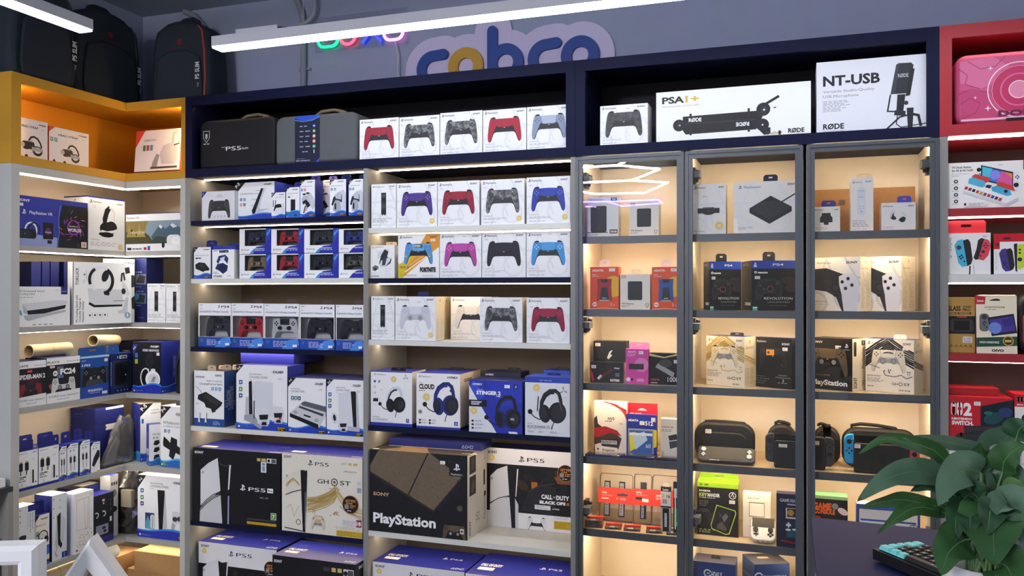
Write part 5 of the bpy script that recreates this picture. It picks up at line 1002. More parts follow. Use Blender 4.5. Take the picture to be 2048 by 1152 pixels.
for zz,yt,row,lab in((ztop,590,((('2a2b30','1b1c20','4a3a9c'),'a black'),(('b3282c','26181a','c0393c'),'a red'),(('2d3032','1b1c1e','3c4043'),'a smoky grey'),(('2a3c9e','1a2048','24328a'),'a blue')),'upper row of windowed boxes'),(z,844,((('8d7850','2a261f','b7a684'),'a gold'),(('bd2c30','26181a','d0484a'),'a scarlet'),(('17191f','101116','23252c'),'a jet black'),((CAMOG(),'20221c','5a5c4c'),'a camouflage')),'lower row of windowed boxes')):
 for k,((x0,x1),((bd,dk,bt),nm))in enumerate(zip(XS,row)):
  cut=k==3
  w0=aty(*cA(x1,700),D+.02).x-aty(*cA(x0,700),D+.02).x
  window_carton('controller_box','blue and white windowed box with %s gamepad, %s'%(nm,lab),cA,x0,x1,yt,zz+(.001 if zz!=z else 0),(.17,.04,.85,.68)if not cut else(.2,.04,.99,.68),gamepad(w0*(.64 if not cut else .82),bd,dk,bt,.03),(.5 if not cut else .57,.42),sb=.02,dep=.08,art=ds4art if not cut else(lambda A:(A.poly([(.42,1),(.55,.84),(.72,.72),(1,.68),(1,1)],'262ea0'),A.pss(.1,.84,.09,'3a3d46'),A.text('PS4',.17,.84,.06,'6a6d78',fw=.2),A.text('DUALSHOCK',.64,.8,.05,'e8eaf6',fw=.34,b=.03))),group='blue and white windowed gamepad boxes',h=(ztop-z-.001)if zz==z else None,cav='6d6f76',side='2a33a0',top='3a3d86' if zz!=z else '2a33a0')
z=SHA[2][0]
def hdr(t=True):
 def f(A):
  A.rect(0,0,1,.27,'eef0f4');A.rect(0,.77,1,1,'2446a6');A.poly([(.5,1),(.7,.8),(.95,.77),(1,.9),(.8,1)],'4a8ae0');A.text('SONY',.04,.04,.022,'4a4d55',fw=.1,b=.03);A.pss(.63,.07,.07,'262b50');A.text('PS4',.7,.075,.05,'262b50',fw=.24,b=.02);A.text('DUALSHOCK 4 Wireless Controller',.05,.19,.036,'2a2f5a',fw=.88,b=.015);A.circ(.1,.85,.04,'3a7a5a' if t else '3a66c0',12);A.small(.26,.82,.74,.96,4,'b9c8ee',.45,4);A.rect(.82,.9,.94,.955,'eef0f4');A.small(.05,.1,.14,.15,2,'c0c3ca')
 return f
for x0,x1,yt,(bd,dk,bt),nm in((97,333,169,('3a3c48','22232a','4a4436'),'a dim navy gamepad, leftmost'),(336,567,170,('c22a30','2a1c1e','3a2426'),'a red gamepad, second'),(570,822,173,('d8d9dc','1c1d21','1c1d21'),'a white gamepad, middle one'),(825,1077,179,('1f2028','15161c','2a2b34'),'a black gamepad, fourth'),(1085,1286,181,('222326','17181b','2e3033'),'a charcoal gamepad, rightmost')):
 cut=x0>1080;w0=aty(*cA2(1077,300),D).x-aty(*cA2(825,300),D).x
 window_carton('controller_box','white headed windowed box with %s on the third shelf'%nm,cA2,x0,x1,yt,z,(.03,.28,.98,.765),gamepad(w0*(.8 if not cut else .74),bd,dk,bt,.036),(.54 if not cut else .56,.56),sb=.01,dep=.085,art=hdr(x0<500),tab=[(.52,.8,.018,FILM())],group='white headed windowed gamepad boxes',cav='d5d6d8',side='5a5d64',top='2a2b33')
z=SHA[3][0]
def oiv(A):
 A.text('OIVO',.92,.08,.035,INK,'r',fw=.22,b=.04);A.text('Multi-Functional',.92,.18,.035,'5a5d66','r',fw=.5);A.text('Charging&Vertical Stand',.92,.235,.035,'3a3d45','r',fw=.74,b=.01);A.rect(.05,.1,.35,.13,'a3a8b4');icons(A,[(.62,.32),(.74,.32),(.86,.32)],.028,('5a8ac0',)*3)
 A.line([(.08,.29),(.2,.36),(.26,.4)],.008,'17181d');A.poly([(.14,.44),(.4,.38),(.95,.56),(.9,.62),(.62,.76),(.56,.68),(.4,.66),(.34,.58),(.12,.52)],'1c1d22');A.poly([(.3,.46),(.45,.42),(.9,.57),(.74,.62)],'2f3138');A.circ(.7,.73,.012,'17181d',8);A.rect(0,.86,1,1,'2a4a8c');A.small(.64,.9,.94,.97,3,'9ab0dc');A.circ(.1,.6,.04,'eceef2',12);A.small(.06,.585,.15,.61,1,'5a5d66')
 for u in(.2,.42):A.poly([(u-.03,.76),(u+.02,.76),(u+.01,.93),(u-.06,.93)],'eef0f2');A.rect(u-.005,.76,u+.015,.92,'15161a')
onmain('charging_stand_box','white and blue box with a black angled stand, left end of the fourth shelf','box',cA2,65,283,655,z,.01,.07,front='e9edf0',side='31518e',top='2c3038',art=oiv,rart=lambda A:(A.text('Multi-Functional',.3,.5,.15,'cdd6ea','c',rot=90,fw=.3),A.text('Charging&Vertical Stand',.6,.5,.15,'cdd6ea','c',rot=90,fw=.42)),tab=[(.4,.68,.022,'c9b59a',.15),(.68,.95,.022,'c9b59a',.8)],group='blue sided stand boxes')
onmain('charging_stand_box','blue sided stand box standing behind the leftmost stand box, fourth shelf','box',cA2,215,335,655,z,.095,.07,front='e9edf0',side='24407e',top='2c3038',tab=[(.1,.5,.022,'c9b59a',.2),(.55,.95,.022,'c9b59a',.8)],group='blue sided stand boxes')
def cst(pic,tu=.26,tv=.14,iv=((.09,.27),(.09,.38),(.09,.48)),k=.14):
 def f(A):
  r=A.h/A.w;A.poly([(0,0),(k*r,0),(0,k)],'16171c');A.text('P-5',.05*r,.05,.035,'f0f0f2','c',rot=45,b=.03);dobe(A,.93,.09,fw=.2,cap=.032);A.text('MULTIFUNCTIONAL',tu,tv,.022,INK,fw=.25);A.text('COOLING STAND',tu,tv+.045,.036,INK,fw=.36);A.small(tu,tv+.08,tu+.06,tv+.095,1,'8d9098');icons(A,list(iv),.032);wave(A,.9,'2440b0','3a86dc');pic(A);gold(A,.8,.94,.97,1.0);A.price(.87,.2,.1,.04,'e6e4e8')
 return f
def dsmall(A,u,v,s):
 k=A.h/A.w;q=lambda x,y:(u+x*s*k,v+y*s)
 A.poly([q(-.5,-.2),q(-.3,-.5),q(.3,-.48),q(.5,-.1),q(.4,.5),q(.1,.4),q(-.4,.5)],'d9dce2');A.poly([q(-.3,-.05),q(.35,-.1),q(.3,.2),q(-.25,.25)],'1a1b20');A.poly([q(-.3,.6),q(-.1,.25),q(.25,.25),q(.35,.6)],'c2c6cf');A.poly([q(-.16,.55),q(-.06,.36),q(.2,.36),q(.24,.55)],'15161a')
def big(A):
 A.poly([(.3,.28),(.42,.24),(.72,.26),(.72,.78),(.42,.82)],'d3d8e0');A.poly([(.25,.26),(.31,.24),(.33,.84),(.26,.82)],'1b1c22');A.poly([(.19,.5),(.25,.5),(.25,.82),(.18,.84)],'b9bec8');A.poly([(.16,.78),(.34,.76),(.52,.95),(.48,.99),(.3,.9),(.16,.86)],'9aa0ac');A.rect(.345,.55,.37,.83,'4a4d56');dsmall(A,.54,.78,.26);dsmall(A,.82,.74,.24);A.rect(.84,.79,.89,.82,'b8342c')
def wide(A):A.poly([(.05,.65),(.4,.42),(1,.5),(1,.66),(.82,.9),(.05,.7)],'c9ccd2');A.poly([(.05,.65),(.8,.83),(.82,.92),(.05,.72)],'17181c');A.poly([(.35,.46),(.45,.42),(1,.5),(1,.6),(.38,.5)],'5a5e66');A.poly([(.28,.54),(.32,.51),(.95,.64),(.92,.68)],'3a3d44');A.poly([(.42,.66),(.6,.69),(.6,.72),(.42,.69)],'26282d');A.ell(.2,.63,.05,.03,'9fa4ad',12,-10);A.ell(.76,.76,.05,.03,'9fa4ad',12,-10);[A.rect(.44+i*.045,.665+i*.007,.47+i*.045,.69+i*.007,'0e0f12')for i in range(4)]
def tall(A):A.poly([(.32,.24),(.68,.2),(.74,.84),(.34,.86)],'d6dbe2');A.poly([(.66,.2),(.8,.2),(.82,.9),(.74,.92)],'17181d');A.poly([(.8,.22),(.84,.24),(.9,.9),(.82,.9)],'bcc2cc');A.poly([(.3,.82),(.9,.84),(.9,.92),(.34,.9)],'b3b9c4');A.ell(.22,.7,.06,.1,'d4d8de',14,10);A.ell(.22,.69,.03,.06,'1a1b20',12,10);dsmall(A,.45,.8,.22)
onmain('cooling_stand_box','tallest white cooling stand box, carrying a flat navy box, fourth shelf','box',cA2,368,738,617,z,.006,.12,front=PW,side='2a3390',top='262e86',art=cst(big))
onmain('cooling_stand_box','white cooling stand box picturing a wide low stand, middle of the fourth shelf','box',cA2,741,1016,709,z,.004,.2,front=PW,side='2a3390',top='22285e',art=cst(wide,.08,.2,((.12,.37),(.21,.37),(.3,.37)),.17))
onmain('cooling_stand_box','white cooling stand box with an upright console, right end of the fourth shelf','box',cA2,1019,1286,721,z,.003,.2,front=PW,side='2a3390',top='22285e',art=cst(tall))
zt4=aty(*cA2(550,617),D+.006).z
onmain('storage_box','flat navy box resting on the tallest cooling stand box, fourth shelf','box',cA2,400,785,527,zt4+.001,.09,.22,front='2f359c',side='23286e',top='1d2156',art=None)
z=SHA[4][0]
def toplog(A):A.text('PS5',.9,.8,.05,'c3c8ec','r',fw=.1,rot=180);A.rect(.04,.7,.2,.85,'f0e6d6');A.small(.06,.73,.18,.82,2,'8a8078')
def ps5top(sticker=.06):
 def f(A):A.text('△○×□',.97,.9,.07,'d9dcf4','r',fw=.13,b=.03);A.rect(sticker,.74,sticker+.17,.86,'f3ead8');A.small(sticker+.02,.76,sticker+.15,.84,2,'9a9080');A.text('SONY',.5,.3,.05,'5a60b8','l',fw=.12);A.pss(.72,.4,.1,'6a70c0');A.text('PS5',.78,.4,.08,'6a70c0',fw=.14)
 return f
def pro(A):
 A.text('SONY',.02,.06,.032,'eceef0',fw=.105,b=.03)
 A.poly([(.09,.3),(.18,.2),(.29,.12),(.33,.55),(.09,.8)],'d8dadd');A.poly([(.085,.83),(.17,.71),(.25,.64),(.325,.61),(.345,1),(.08,1)],'c6c9cd')
 for i in range(3):A.line([(.085,.8+i*.025),(.16,.7+i*.025),(.24,.62+i*.025),(.325,.57+i*.022)],.012,'3a3c40')
 A.pss(.115,.33,.035,'26282c');A.poly([(.3,.18),(.33,.2),(.4,.22),(.44,.2),(.42,.56),(.4,.6),(.4,1),(.35,1)],'15161a');A.line([(.3,.18),(.34,.21),(.39,.22),(.44,.19)],.006,'5a5d64');A.poly([(.425,.21),(.445,.2),(.425,.53),(.41,.54)],'dfe1e4');A.poly([(.41,.62),(.425,.62),(.42,1),(.405,1)],'9aa0cc')
 A.pss(.58,.49,.085,'f2f3f5');A.text('PS5',.645,.5,.052,'f2f3f5',fw=.19,b=.0);A.rrect(.855,.47,.92,.53,.008,'f2f3f5');A.text('Pro',.888,.5,.03,'15161a','c',fw=.05,b=.03);A.small(.77,.59,.92,.615,1,'6a6c72',.8,2)
 A.rect(.74,.08,.78,.12,'c9b16a');A.rect(.79,.08,.84,.12,'c9b16a');A.rect(.85,.075,.955,.135,'e4e5e8');A.circ(.872,.105,.022,'17181c',10);A.rect(.9,.08,.95,.13,'55585e');A.rect(.785,.125,.845,.265,'dfe5ee');A.rect(.8,.14,.83,.17,'6a8ab8');A.rect(.8,.18,.83,.25,'8d98a8');A.rect(.895,.79,.955,.88,'e8ece4');A.rect(.9,.795,.95,.875,'5a9a3a');A.text('7',.925,.835,.05,'f0f4ea','c',b=.04);A.poly([(.63,.885),(.95,.885),(.95,.91),(.63,.91)],'3a3a3a');A.rect(.63,.93,.955,.965,'c9a22c');A.small(.65,.935,.94,.96,2,'9a7a1c',.5,5)
onmain('console_box','black console box with a white striped console, left on the fifth shelf','box',cA3,62,755,163,z,.002,.2,front='16171c',side='13141a',top='22287c',art=pro,tart=ps5top(.04))
def warranty(A,u,v,r):
 a=A.part('warranty_sticker','round black and orange sticker');k=A.h/A.w
 a.circ(u,v,r,'c9803a',28);a.circ(u,v,r*.95,'1b1a1c',28);a.text('אחריות',u,v-r*.42,r*.34,'d98a3c','c',fw=r*1.25*k,b=.03);a.small(u-r*.5*k,v-r*.2,u+r*.7*k,v-r*.02,1,'d98a3c',.7,3);a.small(u-.05*r*k,v+.02*r,u+r*.7*k,v+.4*r,2,'d98a3c',.6,3);a.rect(u-r*.72*k,v+.0*r,u-r*.2*k,v+.5*r,'8d8d90');a.small(u-r*.4*k,v+.62*r,u+r*.4*k,v+.75*r,1,'c9c9cc',.8,2)
def ghs(A):
 A.text('SONY',.025,.045,.032,INK,fw=.1,b=.03);A.pss(.36,.105,.075,INK);A.text('PS5',.42,.11,.048,INK,fw=.17,b=.0);A.rect(.74,.07,.81,.1,'c9c9c0');A.rect(.83,.07,.87,.1,'c9b16a');A.rect(.89,.07,.94,.1,'c9b16a');A.text('LIMITED EDITION',.77,.18,.02,'5a5648',fw=.16)
 A.text('GH',.45,.325,.055,'2a2926',fw=.14,b=.01);A.ring(.66,.325,.042,.012,'2a2926');A.circ(.66,.325,.018,'5a5648',10);A.text('ST',.73,.325,.055,'2a2926',fw=.13,b=.01);A.text('OF YOTEI',.66,.41,.02,'4a4740','c',fw=.13)
 for i,(a,n)in enumerate((([(.32,.66),(.42,.64),(.55,.58),(.64,.52),(.69,.46)],9),([(.69,.46),(.75,.54),(.82,.63),(.9,.68),(1,.7)],6),([(.32,.6),(.44,.58),(.56,.53),(.68,.45)],5))):brush(A,a,('b89e5c','c4ad72','a98d4a')[i],.024,n)
 brush(A,[(.72,.62),(.82,.7),(.92,.72),(1,.78)],'a0907a',.008,3);A.line([(.385,.7),(.425,.7)],.008,'b0a070');A.line([(.39,.715),(.42,.715)],.005,'b0a070');A.line([(.395,.7),(.393,.74)],.005,'b0a070');A.line([(.415,.7),(.417,.74)],.005,'b0a070')
 for i in range(9):A.circ(.66+random.uniform(-.05,.05),.72+random.uniform(-.03,.03),.01,random.choice(['c4ad72','a98d4a']),8)
 A.poly([(.04,.3),(.12,.25),(.24,.21),(.25,.45),(.05,.53)],'ddd9ca');A.poly([(.05,.55),(.25,.47),(.28,.98),(.04,.95)],'e2dfd2');A.line([(.05,.535),(.14,.49),(.25,.455)],.01,'1d1d20');A.pss(.065,.29,.03,'3a3832');brush(A,[(.06,.42),(.12,.36),(.16,.33),(.22,.4)],'b5964e',.014,4);A.line([(.06,.7),(.12,.65),(.16,.8),(.22,.66)],.005,'a99a72');A.ring(.215,.87,.032,.008,'2a2926')
 A.poly([(.24,.205),(.27,.2),(.325,.21),(.3,.98),(.27,.98)],'17181c');A.line([(.25,.21),(.29,.22),(.325,.2)],.006,'4a4c52');A.line([(.3,.48),(.3,.95)],.008,'8f94b4');A.line([(.04,.955),(.3,.985)],.012,'1d1d20')
 pad_pic(A,.46,.87,.2,'d8cfb8','8f9196','c9b27c',None,None,'5f6168');brush(A,[(.4,.8),(.43,.78),(.5,.78),(.53,.83)],'b89e5c',.01,2)
 A.rect(.76,.78,.94,.85,'d4d3da');A.small(.77,.79,.93,.845,4,'b0aeb8');A.rect(.93,.77,.99,.86,'8a2430');A.text('18',.96,.815,.05,'f2eeee','c',b=.04);A.rect(.69,.92,1,.99,'c4a52c');A.small(.7,.93,.99,.985,3,'a58a20',.5,6);A.small(.68,.87,.99,.91,2,'c9c5b4',.5,6);A.rect(.94,.29,.985,.33,'c9ccd2');A.rect(.94,.37,.985,.43,'8fa0c0');warranty(A,.86,.585,.115);A.price(.2,.05,.06,.03,'e9e6de')
onmain('console_box','cream console box with a golden mountain picture, right on the fifth shelf','box',cA3,764,1402,203,z,.002,.2,front='e4e0d2',side='d5d0c2',top='22287c',art=ghs,tart=ps5top(.06))
z=SHA[5][0]
def cod(A,white=.26,gap=.75,wr=True,slim=True):
 A.rect(0,0,1,white,'e6e6ea');A.rect(0,white,1,gap,'17181c');A.text('SONY',.03,.055,.034,INK,fw=.11,b=.03);A.seal(.075,.125,.04);A.pss(.425,.125,.08,INK);A.text('PS5',.49,.125,.052,INK,fw=.2,b=.0)
 for i in range(16):
  x=random.uniform(.42,.98);y=random.uniform(white+.05,gap-.02);A.ell(x,y,random.uniform(.03,.09),random.uniform(.02,.06),random.choice(['24211f','2c2722','1d1e22','3a2c20']),10,random.uniform(0,180))
 A.poly([(.8,white+.12),(1,white+.05),(1,white+.2),(.84,white+.2)],'7a4a22');A.rect(.54,white+.2,.61,white+.3,'a0662a')
 A.poly([(.42,gap-.03),(.5,.55),(.6,.47),(.66,.36),(.72,.34),(.75,.42),(.82,.46),(.84,.6),(.78,gap)],'25262a');A.circ(.71,.4,.045,'1c1d20',12);A.line([(.5,.53),(.62,.45),(.8,.4)],.02,'303237');A.circ(.5,.66,.06,'1f2023',14)
 A.text('CALL',.655,.57,.052,'f0f0f2',fw=.125,b=.05);A.text('OF',.787,.57,.02,'f0f0f2');A.text('DUTY',.825,.57,.052,'f0f0f2',fw=.145,b=.05);A.text('BLACK OPS',.635,.64,.036,'f0f0f2',fw=.295,b=.06);A.text('6',.94,.64,.036,'c9602c',fw=.032,b=.06)
 A.poly([(.06,.36),(.14,.27),(.26,.215),(.285,.6),(.055,.7)],'d9dbe0');A.poly([(.055,.72),(.14,.65),(.29,.61),(.31,1),(.05,1)],'d3d6db');A.line([(.055,.705),(.16,.635),(.285,.595)],.01,'26282c');A.poly([(.26,.24),(.31,.26),(.38,.24),(.35,1),(.31,1)],'17181c');A.poly([(.375,.25),(.39,.25),(.365,.6),(.355,.6)],'e4e6ea');A.poly([(.35,.62),(.39,.7),(.39,1),(.355,1)],'c6cad6');A.pss(.075,.39,.035,'2a2c30')
 A.rect(0,gap,.06,1,'e6e6ea');A.poly([(.39,gap),(1,gap),(1,1),(.39,1)],'e6e6ea');pad_pic(A,.6,.93,.27,'dcdee3','26282d','eceef1','aeb2ba','26282c');A.rect(.58,.68,.76,.735,'dcdade');A.small(.6,.69,.74,.725,2,'aaa8ae');A.text('ACTIVISION',.78,.715,.016,'e0e0e4',fw=.08,b=.04);A.rect(.8,.86,1,.96,'c4a52c');A.small(.81,.87,.99,.95,3,'a58a20',.5,6);A.small(.8,.8,.98,.84,2,'c3c3c9',.5,5)
 if wr:warranty(A,.93,.26,.105)
def opening(A):A.text('SONY',.1,.3,.04,'6a70c0',fw=.1);A.text('CALL OF DUTY',.05,.55,.1,'e9e4da',fw=.22,b=.05);A.rect(.06,.66,.22,.78,'f0e8d8');A.text('△○×□',.96,.88,.07,'d9dcf4','r',fw=.13,b=.03);A.pss(.66,.45,.1,'d0d4ee');A.text('PS5',.72,.45,.07,'d0d4ee',fw=.13)
def bigbox(label,k,xl,yl,xr,yr,z,sb,dep,h=None,**kw):
 p,q=aty(*k(xl,yl),D+sb),aty(*k(xr,yr),D+sb);lo,hi=inner((p.x+q.x)/2,z);p.x=max(p.x,lo);q.x=min(q.x-.001,hi);return carton('console_box',label,'box',(p.x,D+sb,z),(q.x,D+sb,z),(p.z+q.z)/2-z,dep,**kw)
bigbox('white headed console box, left in the lowest visible row of the left bay',cA3,108,878,725,952,z,.035,.2,front='17181c',side='13141a',top='262c88',art=lambda A:cod(A,.3,.8),tart=opening,group='console boxes with a shooter game')
def dk(A):
 A.text('SONY',.02,.07,.034,'eceef0',fw=.1,b=.03);A.poly([(.05,.4),(.12,.32),(.2,.28),(.26,.9),(.04,1)],'d8dadd');A.poly([(.2,.32),(.26,.33),(.33,.32),(.3,1),(.25,1)],'15161a');A.rect(.62,.07,.7,.12,'3a3c40');A.rect(.72,.07,.77,.12,'c9b16a');A.rect(.79,.07,.84,.12,'c9b16a');A.rect(.86,.07,.98,.18,'dcdde0');A.circ(.885,.12,.03,'17181c',10);A.rect(.91,.08,.975,.17,'4a4c52');A.ring(.86,.3,.08,.02,'b8862c',0,180)
bigbox('black console box, right in the lowest visible row of the left bay',cA3,690,990,1352,1062,z,-.06,.2,front='16171c',side='15161b',top='262c88',art=dk,tart=opening,rart=lambda A:A.text('SONY',.12,.06,.034,'eceef0',fw=.4,b=.03))
# bay B
z=SHB[0][0]
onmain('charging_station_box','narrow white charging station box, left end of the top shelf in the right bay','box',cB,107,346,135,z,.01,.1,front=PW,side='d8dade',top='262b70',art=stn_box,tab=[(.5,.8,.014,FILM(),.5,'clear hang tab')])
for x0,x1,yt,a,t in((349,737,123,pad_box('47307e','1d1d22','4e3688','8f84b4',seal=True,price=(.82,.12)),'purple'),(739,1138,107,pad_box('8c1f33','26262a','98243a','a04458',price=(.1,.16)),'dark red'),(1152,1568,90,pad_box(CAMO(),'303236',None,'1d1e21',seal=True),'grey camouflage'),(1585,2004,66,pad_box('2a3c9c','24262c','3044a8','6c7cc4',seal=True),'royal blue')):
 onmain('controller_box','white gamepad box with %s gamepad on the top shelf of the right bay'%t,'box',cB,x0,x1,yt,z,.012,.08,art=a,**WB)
z=SHB[1][0]
def ddock(A):
 A.text('DUAL CHARGE DOCK',.04,.05,.032,INK,fw=.5,b=.02);A.small(.04,.09,.3,.11,1,'a0a3aa');A.poly([(.3,.2),(.55,.14),(.75,.1),(.8,.2),(.5,.35),(.3,.4)],'d2d6de');A.poly([(.36,.55),(.45,.3),(.6,.12),(.75,.2),(.7,.35),(.88,.42),(.84,.55),(.6,.66),(.4,.64)],'2a2c31');A.poly([(.36,.6),(.45,.46),(.88,.34),(.8,.5),(.6,.66),(.42,.66)],'d4d7dc');A.poly([(.5,.42),(.7,.34),(.62,.6),(.48,.62)],'3c3f45');A.rrect(.05,.58,.38,.82,.03,'f4f5f7');A.poly([(.08,.66),(.2,.6),(.34,.64),(.34,.72),(.2,.78),(.1,.76)],'6a6e76');A.ell(.2,.72,.05,.04,'26282d');A.small(.62,.68,.92,.96,4,'b3b6bc',.14,2);A.poly([(.04,.9),(.07,.95),(.1,.9),(.09,.96),(.05,.96)],INK);A.text('VENOM',.12,.935,.032,INK,fw=.24,b=.03);A.price(.26,.18,.1,.05,'eceae8')
onmain('charging_dock_box','white dual charge dock box beside the yellow box, second shelf of the right bay','box',cB,80,330,719,z,.012,.06,front='eceded',side='e0dfdc',top='e8dcc8',art=ddock,tab=[(.5,.95,.014,'e8d2b4',.5)])
def fort(A):
 A.poly([(0,.98),(0,.66),(.62,0),(1,0),(1,.3),(.1,1)],'d9982e');A.poly([(0,.9),(0,.72),(.4,.3),(.5,.36),(.06,.98)],'d6b828');A.poly([(0,.85),(.02,.6),(.5,.12),(.62,0),(.8,0),(0,.8)],'eef0f0');A.line([(.02,.96),(1,.32)],.02,'f2f2ee');A.line([(.0,.9),(1,.24)],.006,'f2f2ee');A.poly([(0,.7),(.3,.55),(.12,.98),(0,1)],'d4bc2c');A.poly([(.7,.0),(1,.0),(1,.28),(.6,.5),(.5,.3)],'d9922c')
 heads(A);pad_pic(A,.5,.44,.7*A.w/A.h,'4a94cc','1d1e22','6aa6d4','7a6cc4')
 for i in range(26):A.ell(.5+random.uniform(-.28,.28),.27+random.uniform(-.05,.07),.012,.012,random.choice(['3c6cc0','8fc4e6','7a70c8','2c5aa4','d9c04a']),8)
 A.rect(.4,.24,.6,.31,'26323e');[A.rect(.41+i*.03,.25,.43+i*.03,.3,random.choice(['d9c04a','e4e6ea','4a94cc']))for i in range(6)];A.ell(.2,.5,.025,.035,'d9b83a');A.ell(.78,.5,.025,.035,'d9b83a');A.circ(.2,.49,.012,'26323e',8);A.circ(.78,.49,.012,'26323e',8)
 A.text('FORTNITE',.54,.81,.1,'15161a',fw=.38,b=.06);A.small(.06,.73,.32,.78,2,'5a5434');A.small(.6,.93,.92,.97,2,'a9acb2',.4,5);A.small(.06,.92,.5,.95,1,'8d8650',.4,5);A.price(.86,.15,.11,.06,'f2dfd6')
onmain('controller_box','white and orange gamepad box with a patterned blue gamepad, second shelf of the right bay','box',cB,361,756,611,z,.008,.08,front='eef0f0',side='dcdde0',top='262b70',art=fort)
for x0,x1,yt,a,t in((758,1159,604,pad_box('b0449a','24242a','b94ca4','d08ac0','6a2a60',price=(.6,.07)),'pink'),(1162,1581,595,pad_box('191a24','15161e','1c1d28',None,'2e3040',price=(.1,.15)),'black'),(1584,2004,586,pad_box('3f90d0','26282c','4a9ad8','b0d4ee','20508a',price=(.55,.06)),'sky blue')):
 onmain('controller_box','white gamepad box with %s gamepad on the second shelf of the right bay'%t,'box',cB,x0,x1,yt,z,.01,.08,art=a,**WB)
z=SHB[2][0]
onmain('charging_station_box','narrow white charging station box, left end of the third shelf in the right bay','box',cB2,79,250,118,z,.012,.1,front=PW,side='d8dade',top='262b70',art=stn_box)
psside=lambda A:(A.pss(.5,.09,.07,INK),A.small(.15,.5,.45,.95,14,'b0aca4',.35,2),A.small(.55,.5,.85,.95,14,'b0aca4',.35,2))
onmain('controller_box','white gamepad box with silver gamepad and gold seal, third shelf of the right bay','box',cB2,253,546,121,z,.008,.08,front=PW,side='e9dcc4',top='3a4082',art=pad_box('c9cdd6','bcc1cb','d4d8e0','b0b5c0','6a6e78','aab0bc',True,(.6,.12)),rart=psside,tab=[(.45,.72,.018,'2a3070',.5)])
onmain('controller_box','empty looking white carton edge standing between two gamepad boxes, third shelf','box',cB2,480,592,121,z,.094,.08,front=PW,side='ead8b8',top='262b70',rart=psside)
onmain('controller_box','white gamepad box with white gamepad set far back, third shelf of the right bay','box',cB2,652,948,123,z,.115,.08,front='f0ece6',side='e9dcc4',top='262b70',art=pad_box('dedad4','26262a','e4e0da','c3beb6','8a867e',price=None))
onmain('controller_box','white gamepad box with camouflage gamepad, third shelf of the right bay','box',cB2,862,1170,127,z,.012,.08,art=pad_box(CAMO(),'2c2d31',None,'17181b',price=None),rart=psside,front=PW,side='cdbfa8',top='262b70')
onmain('controller_box','white gamepad box with crimson gamepad, right end of the third shelf','box',cB2,1198,1512,130,z,.012,.08,art=pad_box('8f1c3c','2a2a2e','98213f','a84a64',price=(.12,.2)),**WB)
z=SHB[3][0]
def kaira(A):A.rect(0,0,1,.015,'2a3390');A.pss(.1,.06,.04,INK);A.text('PlayStation',.15,.06,.026,INK,fw=.22);[A.circ(u,v,.026,c,12)for u,v,c in((.1,.19,'3a5ac0'),(.21,.19,'8d9098'),(.1,.29,'c9ccd2'),(.1,.4,'c9ccd2'))];A.rect(.06,.5,.18,.56,'17181d');A.ring(.14,.55,.07,.004,'a0a3aa');razer(A,.85,.1,.1);A.seal(.56,.14,.055);headset(A,.6,.52,.5,'2c2f36','1d2026','15161a','c9d2e0');A.text('KAIRA',.06,.84,.03,'8d9098',fw=.16);A.text('HYPERSPEED',.06,.885,.035,'8d9098',fw=.36);A.small(.06,.92,.7,.935,1,'b0b3ba');A.rect(.86,.85,.93,.92,'2a3390');A.pss(.895,.88,.04,'e8eaf2');A.rect(0,.94,1,1,'26359a');A.price(.28,.34,.09,.03,'eceaea')
def razer(A,u,v,s):
 for r_ in(0,120,240):
  k=A.h/A.w;a=math.radians(r_+90);q=lambda d,e:(u+k*s*(d*math.cos(a)-e*math.sin(a)),v-s*(d*math.sin(a)+e*math.cos(a)))
  A.line([q(.1,0),q(.3,.1),q(.5,-.02)],s*.12,'8d9294');A.line([q(.25,-.1),q(.45,.12)],s*.08,'8d9294')
def cloud(A):A.pss(.075,.06,.045,INK);A.text('PlayStation',.12,.06,.028,INK,fw=.22);A.text('HYPERX',.95,.065,.035,INK,'r',fw=.24,b=.04);A.text('CLOUD',.06,.24,.085,'1a1b20',fw=.36,b=.05);A.small(.06,.17,.2,.19,1,'6a6d75');A.small(.06,.3,.24,.33,1,'6a6d75');A.seal(.23,.43,.07);headset(A,.66,.46,.64,'1b1c22','20222c','232a74','232a6c',inner='2a3488');A.circ(.8,.3,.03,'3c3f48',10);A.ring(.09,.7,.03,.012,'26282e');A.circ(.09,.7,.015,'26282e',8);[A.rect(u,v,u+.045,v+.035,'26282e')for u in(.06,.29)for v in(.83,.88)];[A.small(u,v,u+.14,v+.03,2,'8d9098')for u in(.12,.35)for v in(.83,.88)];A.rect(.87,.85,.95,.92,'2a3390');A.pss(.91,.885,.045,'e8eaf2');A.rect(0,.955,1,1,'2a3798')
def cloudside(A):A.text('CLOUD',.3,.13,.05,INK,'l',fw=.6,b=.05);A.rect(0,.955,1,1,'222c80');A.small(.4,.3,.8,.4,4,'b8b0a4')
